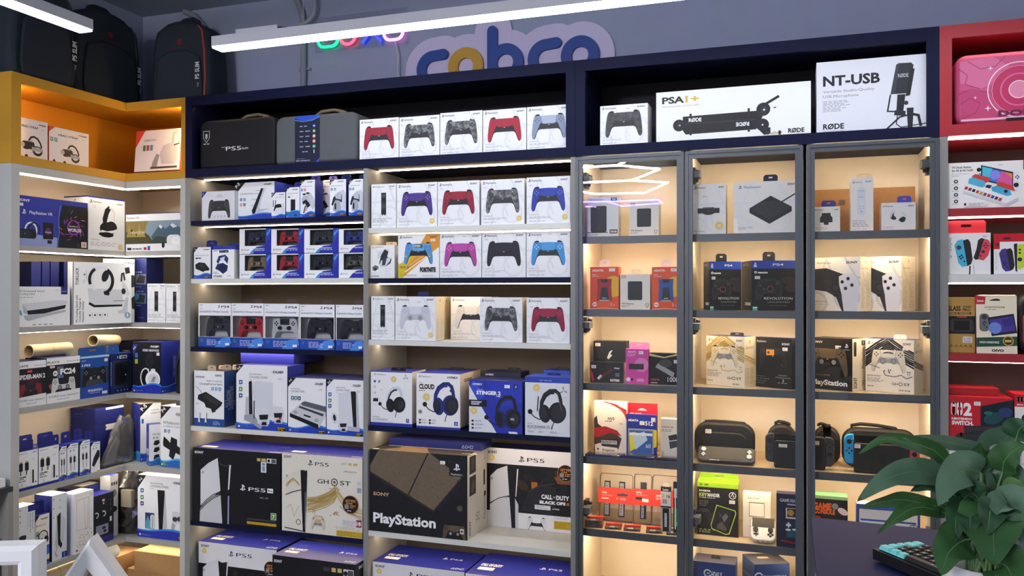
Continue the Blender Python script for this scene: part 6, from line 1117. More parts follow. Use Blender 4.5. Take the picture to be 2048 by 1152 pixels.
def sting(A):A.poly([(0,.1),(.52,1),(0,1)],'dfe2ea');A.poly([(.0,.1),(.1,.0),(.3,.3),(.2,.38)],'3550c8');A.poly([(.3,0),(1,0),(1,.4),(.6,.5)],'2a3cb4');A.text('HYPERX',.07,.075,.035,'e8eaf4',fw=.18,b=.04);A.text('STINGER 2',.14,.235,.07,'f2f3f8',fw=.46,b=.05);A.small(.16,.165,.34,.185,1,'c3c8e8');A.text('CORE',.52,.295,.022,'f2f3f8',fw=.07,b=.05);A.rect(0,.38,.34,.51,'15161c');A.text('LIGHTWEIGHT',.04,.42,.03,'eceef4',fw=.2,b=.04);A.text('COMFORT',.04,.46,.03,'eceef4',fw=.16,b=.04);A.seal(.09,.59,.07);A.price(.72,.1,.1,.06,'f2f0f2');A.circ(.88,.1,.05,'1b2468',14);A.pss(.88,.1,.05,'c9d0f0');headset(A,.72,.6,.68,'1b1c22','16171c','20254e',inner='262c5c',wire=False);A.text('HX',.82,.72,.04,'d4d7de','c',b=.04);[A.rect(.05,v,.09,v+.035,'17181d')for v in(.77,.84,.91)];[A.small(.12,v,.3,v+.03,2,'7d8088')for v in(.77,.84,.91)];A.poly([(.74,.96),(.9,.96),(.92,1),(.76,1)],'eceef2')
def shark(A):A.rect(0,0,1,.1,'2c45a8');A.small(.32,.05,.66,.07,1,'aebcec');A.seal(.26,.19,.065);razer(A,.86,.22,.13);headset(A,.6,.5,.62,'26282c','2a2c30','1a1b1f');A.line([(.3,.34),(.28,.58)],.02,'2a2c30');A.line([(.72,.26),(.82,.56)],.01,'6a6d75');A.text('RAZER',.06,.8,.018,'6a6d75',fw=.1);A.text('BLACKSHARK V2 X',.06,.85,.05,'4a4d55',fw=.56);A.small(.06,.885,.5,.9,1,'a9acb4');[A.small(u,.92,u+.18,.955,2,'8d9098')for u in(.06,.3,.56)];A.price(.9,.34,.1,.03,'e0e0e4')
hb=[(.4,.75,.012,'15161a',.3)]
onmain('headset_box','white and navy headset box with white banded headset, fourth shelf of the right bay','box',cB2,76,376,660,z,.012,.12,front='eceef0',side='d9dce2',top='2c348c',art=kaira,rart=lambda A:(A.rect(0,.94,1,1,'26359a'),A.rect(.4,0,.5,.94,'c9ccd6')),tab=hb)
onmain('headset_box','navy topped headset box behind the leftmost headset box, fourth shelf of the right bay','box',cB2,100,400,655,z,.145,.1,front='d9dce2',side='3a429a',top='262e80',tab=hb)
onmain('headset_box','white headset box with a blue and black headset, second on the fourth shelf','box',cB2,405,722,675,z,.008,.13,front='f0f0f0',side='e9dec8',top='2c348c',art=cloud,rart=cloudside)
onmain('headset_box','navy topped headset box behind the blue and black headset box','box',cB2,520,800,655,z,.145,.1,front='d9dce2',side='e4d6bc',top='262e80',tab=hb)
onmain('headset_box','blue headset box with a black headset, third on the fourth shelf','box',cB2,784,1170,728,z,.003,.12,front='2634a4',side='1b2478',top='1d2360',art=sting,tart=lambda A:A.text('STINGER 2',.4,.8,.1,'8d98d8',fw=.3,b=.04))
onmain('headset_box','dark headset box lying behind the blue headset box','box',cB2,880,1160,665,z,.135,.1,front='1b1d2e',side='1b1d2e',top='1b1e44',tab=[(.55,.9,.014,'101116',.5)],art=lambda A:A.text('HYPERX',.08,.05,.03,'b8bccc',fw=.22,b=.04))
onmain('headset_box','white headset box with blue header band, right end of the fourth shelf','box',cB2,1187,1513,700,z,.002,.12,front='dfe2e8',side='c9ccd6',top='2c45a8',art=shark,tab=[(.4,.7,.01,'22307a',.5)])
onmain('headset_box','blue topped headset box behind the one with the blue header band','box',cB2,1320,1513,655,z,.135,.1,front='2c45a8',side='26398c',top='26398c',tab=[(.4,.8,.01,'15161a',.5)])
z=SHB[4][0]
def anniv(A):
 A.poly([(.0,.2),(.1,-.02),(.6,-.02),(.94,.26),(.66,.68),(.0,.27)],WOVEN());A.line([(.605,.0),(.4,.53)],.016,'121214');A.poly([(.66,.68),(.94,.26),(.94,.29),(.66,.71),(0,.3),(0,.27)],'2e2820');A.pss(.85,.25,.025,'1d1a16');A.line([(.12,.38),(.18,.43),(.22,.37),(.03,.55)],.012,'2c2924');A.line([(.9,.3),(.92,.36),(.7,.68)],.012,'26231e')
 A.rect(.82,.08,.965,.25,'17181c');A.line([(.82,.08),(.965,.08),(.965,.25),(.82,.25),(.82,.08)],.003,'3a3c40');A.pss(.895,.145,.085,'f2f3f5');A.text('PlayStation',.893,.228,.022,'e8e9ec','c',fw=.11);A.text('SONY',.035,.54,.042,'c9a878',fw=.17,b=.03);A.text('PlayStation',.035,.83,.12,'f2f3f5',fw=.65,b=.035)
 A.circ(.925,.63,.04,'3a3a30',20);A.circ(.925,.63,.028,'55564a',16);pad_pic(A,.87,.93,.3,'574a38','1d1c1c','63543f','17171a','1d1c1c','26262a');A.rect(.93,.87,.965,.93,'d9d4c8');A.circ(.947,.9,.014,'26282c',10);A.price(.755,.1,.05,.04,'f0eeea')
def annside(A):A.rect(0,0,.0,0,'17181c');A.rect(.1,.03,.42,.24,'232326');A.ell(.26,.13,.05,.08,'4a4138');A.rect(.1,.27,.42,.5,'232326');A.poly([(.18,.45),(.24,.3),(.36,.36),(.3,.48)],'5a4c3a');A.rect(.82,.27,.9,.46,'1d1d20');A.text('SONY',.12,.88,.05,INK,'c',rot=90,fw=.18,b=.03);A.text('PlayStation',.86,.73,.06,'55575c','c',rot=90,fw=.3);A.text('30',.5,.8,.12,'8d8f94','c',rot=90,fw=.12);A.rect(.84,.02,.96,.16,'c3c3c6');A.rect(.84,.54,.94,.6,'26282c')
p=aty(*cB3(80,795),D+.005);q=aty(*cB3(848,868),D+.005)
htop=(aty(*cB3(82,152),D+.005).z+aty(*cB3(848,206),D+.005).z)/2
carton('console_box','black console box with a brown woven console and white side, right bay','box',(p.x,D+.004,z),(q.x,D+.004,z),htop-z,.2,front='15161a',side='dcd6cc',top='2a2420',art=anniv,rart=annside,tart=lambda A:(A.poly([(.1,1),(.28,.5),(.48,.5),(.62,1)],'7a6240'),A.text('SONY',.9,.82,.08,'d9c49a','r',fw=.16,b=.03,rot=180),A.rect(.01,.86,.07,.96,'ece8e0')))
h5=htop-z
p=aty(*cB3(246,70),D+.11);q=aty(*cB3(985,105),D+.11)
carton('console_box','flat navy box lying on the rear of the brown woven console box','box',(p.x,D+.09,z+h5+.001),(q.x-.01,D+.09,z+h5+.001),.028,.12,front='1f2566',side='1f2566',top='191d4e',art=lambda A:(A.text('△○×□',.8,.5,.4,'c3c8ec',fw=.12),A.rect(0,.93,1,1,'b9b6ae')))
yb=atz(*cB3(988,752),z).y-D
p,q=aty(*cB3(990,128),D+yb),aty(*cB3(1672,190),D+yb)
carton('console_box','white headed console box set back beside the brown woven console box','box',(p.x,D+yb,z),(min(q.x,-.756),D+yb,z),(p.z+q.z)/2-z,.11,front='17181c',side='e0d8c8',top='1f2566',art=lambda A:cod(A,.2,.8),group='console boxes with a shooter game')
z=SHB[5][0]
bigbox('navy topped console box, left in the lowest visible row of the right bay',cB3,92,1050,826,1110,z,.03,.22,front='e6e6ea',side='1f2566',top='262c88',art=lambda A:cod(A,.3,.8),tart=opening,group='console boxes with a shooter game')
bigbox('navy topped console box, right in the lowest visible row of the right bay',cB3,832,1136,1640,1222,z,-.015,.25,front='e6e6ea',side='1f2566',top='262c88',art=lambda A:cod(A,.3,.8),tart=opening,group='console boxes with a shooter game')
# behind the glass doors
cC2,cC3=crop(1140,620,3.717),crop(1150,900,6.064)
cD1,cD2,cD3=crop(1360,280,3.2),crop(1360,620,3.6),crop(1370,930,5.189)
cE1,cE2,cK=crop(1600,280,3.2),crop(1600,620,3.6),crop(1600,820,3.471)
S1,S2,S3,S4,S5,S6=SHC[:6]
CW='eae6de'
def disk(A,u0,v0,u1,v1,c='1b1c20',r=.04):A.rrect(u0,v0,u1,v1,r,c);A.rrect(u0+.02,v0+.02,u1-.02,v1-.03,r,'24252a')
def wd1(A):A.text('WD Elements',.06,.06,.045,'3a3c42',fw=.44);A.rect(.76,.02,.95,.1,'26486a');A.text('WD',.855,.06,.04,'e6ecf2','c',fw=.12,b=.05);A.rect(0,.88,.66,.9,'26282d');disk(A,.1,.22,.62,.88);A.text('WD',.36,.28,.015,'8d9098','c');A.rect(.72,.82,.97,.92,'5a3a2c');A.text('500GB',.845,.87,.05,'f2ece6','c',fw=.2,b=.03);A.small(.06,.93,.4,.98,2,'8d9098',.5,2);A.price(.12,.12,.1,.03,'efe9e6')
def wd2(gold_=False):
 def f(A):A.rect(.04,.03,.2,.11,'d0a860' if gold_ else '8d98a8');A.text('WD',.12,.07,.035,'f4f0e8','c',fw=.1,b=.04);disk(A,.26,.2,.74,.73);A.text('WD Elements',.05,.83,.045,INK,fw=.4,b=.02);A.small(.05,.87,.4,.94,2,'8d9098',.5,3);A.line([(.86,.83),(.94,.83),(.94,.9),(.9,.94),(.86,.9),(.86,.83)],.012,'3a3c42');A.text('2',.9,.88,.03,'3a3c42','c');A.price(.82,.08,.1,.04,'f6efe8')
 return f
sideT=lambda A:(A.small(.3,.1,.5,.7,9,'6a6660',.4,1),A.small(.3,.78,.8,.95,3,'8d8880',.5,2))
onmain('hard_drive_box','tall white portable drive box with brown capacity badge, top shelf of the left glass cabinet','box',KC1,114,320,345,S1,.05,.05,front='dfe1e4',side='d2ccc0',art=wd1,rart=sideT)
onmain('hard_drive_box','smaller white portable drive box, right one on the top shelf of the left glass cabinet','box',KC1,389,586,374,S1,.06,.05,front='e6e2dc',side='cfc8ba',art=wd2(),rart=sideT)
def adata(c):
 def f(A):
  A.circ(.82,.46,.36*A.w/A.h,'eab42c',28);A.rect(0,.95,1,1,'d8502a');A.text('ADATA',.07,.08,.05,'f4efe8',fw=.4,b=.04);A.text('HD650',.07,.18,.02,'f4e0d4',fw=.14,b=.03);A.small(.07,.21,.4,.23,1,'f4d4c4',.7,3);A.price(.77,.07,.2,.07,'f6efe8')
  A.poly([(.24,.28),(.76,.28),(.74,.46),(.77,.8),(.23,.8),(.26,.46)],c);A.poly([(.36,.29),(.64,.29),(.6,.37),(.4,.37)],'2a2b2f');A.poly([(.4,.48),(.6,.48),(.66,.77),(.34,.77)],'2a2b2f');A.rect(.33,.775,.67,.8,'b9b4b0');A.text('ADATA',.5,.735,.022,'e6e2de','c',fw=.16,b=.04);A.circ(.16,.88,.055,'f2e6de',16);A.rect(.1,.87,.22,.89,'d8502a');A.text('2',.74,.88,.07,'f4e8e0','c');A.text('TB',.83,.895,.025,'f4e8e0','c');A.line([(.0,.99),(.5,.965),(1,.99)],.01,'f4e0d0')
 return f
ht=[(.31,.68,.026,'efe6da',.3)]
onmain('hard_drive_box','orange drive box with a red rugged drive, left of the white drive box','box',KC1,131,322,804,S2,.05,.04,front='e2552c',side='c9431f',art=adata('a82438'),tab=ht)
onmain('hard_drive_box','white drive box between the two orange drive boxes in the glass cabinet','box',KC1,328,529,852,S2,.055,.045,front='ece6dc',side='d9d0c0',art=wd2(True),tab=[(.34,.68,.018,FILM(),.3,'clear hang tab')])
onmain('hard_drive_box','orange drive box with a blue rugged drive beside the door frame','box',KC1,537,728,804,S2,.05,.04,front='e2552c',side='c9431f',art=adata('2a56a0'),tab=ht)
def blk(A):A.price(.14,.09,.16,.08,'ead9dc');A.poly([(.42,.42),(.5,.26),(.6,.22),(.52,.32),(.58,.36),(.46,.46)],'d4d4d6');A.small(.44,.5,.58,.54,1,'8d8d90');A.text('AORUS Gen4 7300 SSD',.24,.76,.045,'a8543a',fw=.5,b=.02)
onmain('solid_state_drive_box','matt black box with a falcon mark behind the low black box','box',cC2,172,418,234,S3,.13,.06,front='1b1b1e',side='131315',art=blk)
def nv7(A):A.price(.1,.22,.14,.16,'ead9dc');A.poly([(.2,.75),(.62,.3),(.68,.38),(.28,.9)],'5a1f26');A.poly([(.2,.78),(.3,.6),(.36,.66),(.26,.86)],'d9d4d0');A.text('Netac',.72,.26,.09,'e6e4e2',fw=.16,b=.03);A.text('NV7000',.6,.86,.12,'e6e4e2',fw=.28,b=.05);A.rect(.75,.5,.88,.68,'6a6e76');A.poly([(0,.3),(.06,.5),(.12,.85),(.06,.95),(0,.6)],'b8283a')
onmain('solid_state_drive_box','low black box with a dark red memory stick before the falcon box','box',cC2,150,400,392,S3,.055,.05,front='1d1c1f',side='e0d6c6',art=nv7)
def pink(A):A.text('ADATA',.08,.08,.05,'f2dcea',fw=.4,b=.03);A.small(.08,.13,.5,.22,3,'f0b8dc',.4,3);A.circ(.7,.45,.2,'e884c4',20);A.rect(.14,.42,.8,.58,'2a2228');A.rect(.6,.46,.76,.54,'3a3038');A.circ(.12,.87,.06,'f2e2ec',12);A.circ(.28,.87,.04,'2a2228',10);A.text('500',.5,.88,.09,'f6e8f2',fw=.3);A.price(.68,.1,.2,.09,'f6eef0')
onmain('solid_state_drive_box','bright pink blister box on the third shelf of the left glass cabinet','box',cC2,412,584,292,S3,.05,.03,front='d848a4',side='c43a92',art=pink,tab=[(.1,1.0,.022,'e8a8d0',.9)])
def k1000(A):A.poly([(0,.02),(.5,.12),(1,.0),(1,.06),(.5,.16),(0,.1)],'c9b98a');A.poly([(.2,.45),(.3,.32),(.85,.62),(.8,.76)],'9a9da2');A.ell(.55,.32,.2,.12,'3c3c40');A.text('LEGEND 860',.05,.84,.055,'c94a3a',fw=.3,b=.03);A.small(.05,.92,.45,.96,1,'b0b0b4',.8,4);A.text('1000',.62,.82,.16,'f0f0f2',fw=.36);A.price(.9,.26,.14,.1,'f2eee8')
onmain('solid_state_drive_box','shiny black box with large capacity figures beside the door frame, third shelf','box',cC2,588,812,322,S3,.06,.035,front=mat('141416',.15),side='1d1c1f',art=k1000)
def nv3(A):
 A.poly([(0,.34),(.08,.28),(.12,.44),(.3,.52),(.06,.6),(0,.62)],'3a2c2c');A.poly([(0,.62),(.3,.5),(.6,.58),(.84,.7),(.7,1),(0,1)],'4a3834');A.poly([(0,.52),(.34,.48),(.7,.55),(.84,.66),(.5,.6),(.1,.7),(0,.68)],'a8242c')
 for i in range(9):A.line([(.3+i*.05,.015+i*.006),(.6+i*.04,.05+i*.018),(.98,.16+i*.02)],.018,random.choice(['a8242c','c43a3c','7a1a22']))
 A.text('NV3',.52,.33,.055,'1d1c1e','c',fw=.2,b=.02);A.small(.34,.37,.66,.39,1,'5a5654',.8,4);A.text('1TB',.82,.42,.03,'1d1c1e','c');A.poly([(.2,.73),(.74,.71),(.74,.84),(.2,.85)],'26262a');A.rect(.22,.745,.7,.82,'b9bbb8');A.small(.24,.755,.68,.81,2,'55585a',.5,4);A.poly([(.02,.84),(.2,.8),(.24,.86),(.7,.88),(.8,.97),(.04,1)],'ece4d8');A.text('Kingston',.44,.93,.045,'1d1c1e','c',fw=.36,b=.02);A.circ(.12,.92,.02,'3a3838',8)
onmain('solid_state_drive_pack','cream and red drive pack with a brush stroke, left on the fourth glass cabinet shelf','box',cC2,178,425,680,S4,.10,.02,front='eae0d2',side='b0a698',art=nv3)
def sdp(A):A.poly([(.36,.125),(.46,.1),(.54,.1),(.64,.125),(.64,.14),(.36,.14)],'efe6d8');A.text('SSD PLUS',.08,.22,.055,'f4e2dc',fw=.4,b=.04);A.text('1TB',.88,.25,.03,'f4e2dc','c')
onmain('solid_state_drive_pack','red hanging card pack behind the blue drive pack, fourth glass cabinet shelf','box',cC2,424,650,696,S4,.14,.008,front='b81f2e',side='8a1822',art=sdp)
def a512(A):A.text('ADATA',.05,.14,.05,'f2f3f8',fw=.35,b=.04);A.price(.52,.2,.16,.09,'f2eee6');A.text('512',.62,.2,.1,'f2f3f8',fw=.26,b=.03);A.circ(.86,.56,.22,'e2d02c',24);A.rect(.06,.34,.9,.96,'9aa0a8');A.rect(.1,.38,.86,.92,'3a62a8');A.poly([(.1,.45),(.3,.42),(.34,.8),(.12,.9)],'e6d83a');A.poly([(.2,.5),(.6,.4),(.7,.6),(.3,.85)],'b9d4e8');A.rect(.1,.44,.86,.5,'e4e8ec');A.text('60',.72,.74,.1,'e8eef4','c',fw=.16);A.rect(.82,.06,.96,.16,'d9d6d2')
onmain('solid_state_drive_pack','blue and yellow drive pack in front of the red card, fourth glass cabinet shelf','box',cC2,418,646,780,S4,.09,.02,front='27348e',side='1f2a72',art=a512)
def wdb(A):A.text('W BLACK LED',.06,.2,.035,'3a3834',fw=.72,b=.02);A.small(.06,.25,.7,.32,2,'9aa08a',.5,3);A.poly([(.45,.42),(.95,.36),(1,.5),(.52,.54)],'26282c');A.poly([(.5,.56),(1,.52),(1,.68),(.56,.74)],'3a4450');A.small(.06,.8,.3,.92,4,'8d8980',.5,1)
onmain('solid_state_drive_box','plain white upright box beside the door frame, fourth glass cabinet shelf','box',cC2,672,800,812,S4,.07,.03,front='e6dfd2',side='d2c8b6',art=wdb)
def flat(label,x0,x1,yy,z,sb,dep,h,c,yc,rz=0.):
 p,q=aty(*cC2(x0,yy),D+sb),aty(*cC2(x1,yy),D+sb);w=q.x-p.x
 r=empty('solid_state_drive_pack',up(((p.x+q.x)/2,D+sb,z+.001)),rz,label,'box','flat memory packs');b=MB();b.box(-w/2,w/2,0,dep,0,h,c);A=Art(b,(-w/2,0,h),(1,0,0),(0,1,0),(0,0,1),w,dep,1,{});A.rect(.1,.1,.9,.9,'1d2030');A.rect(.3,.25,.8,.7,'aab0b8');A.small(.34,.3,.76,.65,3,'4a4e58',.5,4);A.poly([(.04,.2),(.2,.1),(.24,.6),(.08,.7)],yc);A.poly([(.8,.7),(.98,.6),(.98,.95),(.78,1)],yc);b.build('pack',r)
 b=MB();b.box(-w*.42,w*.42,dep*.1,dep*.9,h+.0006,h+.005,FILM());b.build('blister',r)
flat('flat navy and yellow memory pack lying in front of the cream drive pack',112,365,1070,S4,.035,.05,.006,'262c74','e0c43a',.0)
flat('flat navy and yellow memory pack lying in front of the blue drive pack',372,625,1080,S4,.035,.05,.008,'20265e','e0c43a',.0)
flat('dark flat memory pack lying beside the door frame, fourth shelf',632,830,1085,S4,.036,.05,.006,'1d2148','2a3050',.0)
def ram(label,x0,x1,yt,sb,band,sticks,tilt=-.12):
 p,q=aty(*cC3(x0,yt),D+sb),aty(*cC3(x1,yt),D+sb);w=q.x-p.x;h=(p.z+q.z)/2-S5
 r=empty('memory_pack',up(((p.x+q.x)/2,D+sb,S5+.003)),0,label,'box','memory modules in clear blisters');r.rotation_euler=(tilt,0,0)
 b=MB();b.prism([(-w/2,0),(w/2,0),(w/2,h*.95),(w*.45,h),(-w*.45,h),(-w/2,h*.95)],(0,.012,0),(1,0,0),(0,0,1),(0,-1,0),.012,haze_mat('blister','e6dfd0',.04,.1),.003);b.build('blister',r)
 for u,c in sticks:
  b=MB();x=(u-.5)*w;b.box(x-.011,x+.011,.003,.006,h*.1,h*.84,'1d1e22');A=Art(b,(x-.011,.003,h*.1),(1,0,0),(0,0,1),(0,-1,0),.022,h*.74,1,{});A.rect(.12,.04,.8,.96,c)if c!='1d1e22' else A.rect(.2,.6,.62,.97,'c9ccd2');A.small(.35,.1,.55,.9,9,'4a4c52',.4,1);b.build('memory_module',r)
 if band:
  b=MB();b.box(-w*.52,w*.52,-.0022,.0145,h*.38,h*.7,'d23a2e');A=Art(b,(-w*.52,-.0022,h*.38),(1,0,0),(0,0,1),(0,-1,0),w*1.04,h*.32,1,{});band(A);o=b.build('card_band',r);o['label']='red card band'
def b1(A):A.text('XPG',.1,.32,.11,'f4e4e0',fw=.14,b=.04);A.text('LANCER BLADE',.1,.5,.07,'f0c8c0',fw=.3);A.rect(.1,.66,.3,.74,'f0ded8');A.poly([(.52,.4),(.7,.3),(.86,.36),(.84,.48),(.56,.5)],'3a3a4c');A.text('16',.55,.66,.12,'f4e4e0','c');A.small(.64,.6,.84,.76,2,'f0c8c0',.5,2)
def b2(A):A.text('XPG',.16,.2,.1,'f4e4e0',fw=.3,b=.04);A.text('SPECTRIX D35G',.14,.36,.07,'f0c8c0',fw=.66);A.rect(.14,.5,.5,.66,'2a2a36');A.rect(.5,.58,.84,.78,'f0e6e2')
def b3(A):A.text('XPG',.14,.34,.1,'f4e4e0',fw=.16,b=.04);A.small(.14,.45,.4,.6,2,'f0c8c0',.5,2)
ram('clear blister with two white memory sticks under a red band, left on the fifth shelf',285,690,310,.14,b1,[(.24,'d9d5cc'),(.68,'d9d5cc')])
ram('clear blister with one black memory stick under a red band, middle of the fifth shelf',702,918,318,.138,b2,[(.55,'1d1e22')])
ram('clear blister with red band half hidden by the small white labelled memory pack',925,1330,335,.14,b3,[(.75,'1d1e22')])
def smallpack(label,x0,x1,yt,sb,c0,art,hang=None):
 onmain('memory_pack',label,'box',cC3,x0,x1,yt,S5,sb,.012,front=c0,side=c0,art=art,tab=hang)
def lex(A):A.rect(0,0,1,.1,'2a2b30');A.text('Lexar',.5,.055,.05,'e6e4e0','c',fw=.6,b=.04);A.rect(0,.1,1,.42,'ece8e0');A.small(.08,.14,.5,.24,3,'8d8a84',.5,2);A.text('16',.74,.2,.07,'2a2b30','c',b=.02);[A.rect(.16+i*.07,.27,.18+i*.07+(.02 if i%3 else 0),.37,'2a2b30')for i in range(7)];A.rect(0,.42,1,.46,'3a3a58');A.rect(0,.46,1,1,'b8b09c');A.rect(.18,.47,.82,.98,'1b1c20');A.rect(.36,.58,.6,.88,'d2d4d6');A.small(.4,.6,.56,.86,6,'6a6c70',.4,1)
smallpack('small clear memory pack with white barcode label, fifth shelf of the left glass cabinet',1038,1166,452,.075,'2a2b30',lex,[(.2,.8,.012,'d9d2c4',.5)])
smallpack('black and green upright pack beside the door frame, fifth glass cabinet shelf',1188,1290,395,.06,'1f2024',lambda A:(A.rect(.1,.12,.9,.3,'d9d9d6'),A.rect(.14,.5,1,.84,'2c9a48'),A.text('1',.5,.8,.08,'eef4ee','c',b=.04),A.rect(.2,.3,.34,.9,'e4e2da')))
def flatram(label,x0,x1,y,sb,n=1,red=True):
 p,q=aty(*cC3(x0,y),D+sb),aty(*cC3(x1,y),D+sb);w=q.x-p.x;dep=.055
 r=empty('memory_pack',up(((p.x+q.x)/2,D+sb,S5+.001)),.12,label,'box','flat memory packs on the fifth shelf')
 for i in range(n):
  b=MB();b.box(-w/2,w/2,0,dep,i*.009,i*.009+.008,haze_mat('blister','e6dfd0',.04,.1));b.build('blister',r)
  b=MB();b.box(-w*.3,w*.3,.008,.03,i*.009+.002,i*.009+.005,'34363a');A=Art(b,(-w*.3,.008,i*.009+.005),(1,0,0),(0,1,0),(0,0,1),w*.6,.022,1,{});A.rect(.08,.1,.6,.9,'d9d6ce');A.small(.1,.2,.55,.8,3,'6a6c70',.5,2);b.build('memory_module',r)
 if red:
  b=MB();t=n*.009;b.box(-w*.5,w*.5,.034,.05,-.0005,t+.003,'d0352c');A=Art(b,(-w*.5,.034,t+.003),(1,0,0),(0,1,0),(0,0,1),w,.016,1,{});A.small(.1,.2,.6,.8,2,'f0d0c8',.5,3);o=b.build('card_band',r);o['label']='red card band'
 else:
  b=MB();b.box(-w*.4,w*.4,.034,.046,.0086,.0096,'2a3a5a');b.build('label',r)
for(x0,x1,y,n,red),t in zip(((130,330,930,3,True),(365,560,975,1,True),(590,790,985,1,True),(862,1060,1000,1,True),(1110,1290,1040,1,False)),('stack of flat clear memory packs with red band, leftmost at the shelf front','flat clear memory pack with red band, second from left at the shelf front','flat clear memory pack with red band, third from left at the shelf front','flat clear memory pack with red band, fourth from left at the shelf front','flat clear memory pack without red band beside the door frame')):
 flatram(t,x0,x1,y,.045,n,red)
p,q=aty(1199,1148,D+.1),aty(1243,1148,D+.1);w=q.x-p.x
r=empty('gamepad',up(((p.x+q.x)/2,D+.1,S6+.001)),0,'dark gamepad at the very bottom of the left glass cabinet','gamepad');own={}
gamepad(.09,'2a2f4a')(own,.09,.06,.04,0,.035,0);own['parts'][0][1].build('body',r)
# middle glass cabinet
def camb(A):wm(A);heads(A,.07,cap=.036);A.price(.38,.25,.18,.05,'e6dfda');cam(A,.48,.53,.66*A.w/A.h);A.seal(.8,.83,.085);A.text('HD Camera',.05,.93,.035,'6a6d74',fw=.3);A.small(.05,.97,.3,.99,1,'b0b3b9')
onmain('camera_box','white box with a small black camera bar beside the wide adapter box','box',cD1,80,295,282,S1,.05,.06,front='ebe8e4',side='cfc4b4',top='2a3070',art=camb)
def adap(A):wm(A);A.pss(.11,.1,.065,INK);A.text('PlayStation',.17,.1,.045,INK,fw=.27);A.text('SONY',.985,.07,.04,INK,'r',fw=.12,b=.03);A.line([(.98,.26),(.78,.4)],.025,'2a2b30');A.poly([(.6,.28),(.93,.5),(.93,.59),(.58,.82),(.26,.6),(.26,.51)],'141519');A.poly([(.6,.28),(.93,.5),(.58,.74),(.26,.51)],'26272c');A.pss(.6,.5,.035,'17181c');A.text('PlayStation VR2',.05,.88,.035,'8d9098',fw=.26);A.small(.05,.91,.3,.93,1,'b5b8be');A.poly([(0,.7),(.06,.7),(.08,.98),(.02,.98)],'f4f4f2')
onmain('adapter_box','wide white box with a square black adapter, top shelf of the middle glass cabinet','box',cD1,340,745,266,S1,.05,.07,front='e9e6e2',side='cfc4b4',top='262b6c',art=adap,tab=[(.48,.71,.024,'1b1f48',.3)])
def nac(A):
 A.rect(0,0,1,.16,'1f3f9a');A.pss(.08,.07,.06,'e6e9f2');A.rect(.05,.1,.12,.13,'c9ccd8');A.text('PS4',.6,.08,.045,'c9cfe6','c',fw=.24,b=.02);A.circ(.09,.235,.025,'e6e6e8');A.circ(.09,.235,.012,'17181c',8);A.text('nacon',.14,.235,.04,'e6e6e8',fw=.22,b=.05);A.price(.13,.34,.12,.06,'cfcfc4')
 A.poly([(.1,.8),(.07,.62),(.14,.42),(.24,.36),(.5,.36),(.66,.42),(.7,.58),(.68,.78),(.6,.78),(.54,.66),(.3,.66),(.2,.78)],'2c2d31');A.poly([(.14,.7),(.12,.6),(.18,.45),(.5,.4),(.62,.46),(.64,.6),(.6,.72),(.52,.62),(.28,.62)],'222327');A.ring(.42,.57,.055,.008,'a84a44');A.circ(.42,.57,.045,'15161a');A.circ(.2,.5,.03,'3a3b40',10);A.circ(.28,.57,.03,'3a3b40',10);A.circ(.58,.46,.035,'3a3b40',10);A.ell(.9,.42,.2,.09,'2c2a2c',16,-10);A.ell(.88,.55,.12,.08,'35292a',14)
 A.text('REVOLUTION',.28,.755,.05,'d9d9da',fw=.64);A.text('UNLIMITED',.36,.83,.035,'8d8d90',fw=.5);A.text('PRO CONTROLLER',.4,.9,.02,'6a6a6c',fw=.4);A.rect(.02,.92,.13,1,'4aa898');A.rect(.03,.93,.12,.95,'d4ece6')
nacs=lambda A:(A.small(.15,.04,.85,.1,2,'8d8d90',.5,2),A.small(.18,.2,.8,.8,20,'55565a',.35,2),A.rect(.35,.84,.9,.9,'d9d9d4'))
yawed('controller_box','black gamepad box with blue header, left one on the second shelf of the middle cabinet','box',cD1,95,188,392,779,S2,D+.055,.38,front='17181b',side='1d1e21',art=nac,lart=nacs,dp=.07,tab=[(.24,.58,.027,'17181b',.2)])
yawed('controller_box','black gamepad box with blue header, right one on the second shelf of the middle cabinet','box',cD1,394,458,742,773,S2,D+.048,.28,front='17181b',side='1d1e21',art=nac,lart=nacs,tab=[(.3,.58,.03,'17181b',.2)])
def ghostpad(tone,tone2,pad,dark='8d9094'):
 def f(A):
  heads(A,.08,c='3a3428',cap=.042)
  brush(A,[(0,.4),(.14,.3),(.3,.2),(.48,.12),(.6,.2),(.8,.32),(1,.4)],tone,.05,8);brush(A,[(0,.46),(.2,.36),(.4,.2)],tone2,.03,5);A.poly([(.36,.14),(.48,.09),(.62,.18),(.5,.24)],tone2)
  pad_pic(A,.48,.4,.72*A.w/A.h,pad,dark,'e4dac4' if tone!='1c1c1e' else 'cfc9bf',tone2,'6a5f48','6a6d72');brush(A,[(.38,.27),(.48,.25),(.58,.27)],tone,.012,3)
  A.line([(.38,.6),(.42,.68),(.6,.7),(.75,.66),(.85,.72),(.97,.68)],.012,tone);A.line([(.3,.55),(.05,.48),(0,.52)],.01,tone);[A.circ(.45+random.uniform(-.08,.08),.6+random.uniform(-.03,.03),.012,tone,8)for _ in range(6)];A.line([(.86,.6),(.94,.6)],.012,tone);A.line([(.88,.62),(.88,.66)],.008,tone);A.line([(.92,.62),(.92,.66)],.008,tone)
  A.text('LIMITED EDITION',.04,.7,.02,'5a5444',fw=.28,b=.02);A.small(.04,.73,.46,.82,4,'8d8674',.4,4);A.small(.04,.88,.26,.92,1,'8d8674');A.text('GH',.56,.83,.05,'2a2926',fw=.12,b=.01);A.ring(.735,.83,.03,.01,'2a2926');A.text('ST',.8,.83,.05,'2a2926',fw=.13,b=.01);A.small(.7,.93,.95,.96,1,'8d8674',.8,4);A.price(.84,.17,.12,.05,'f0e8da')
 return f
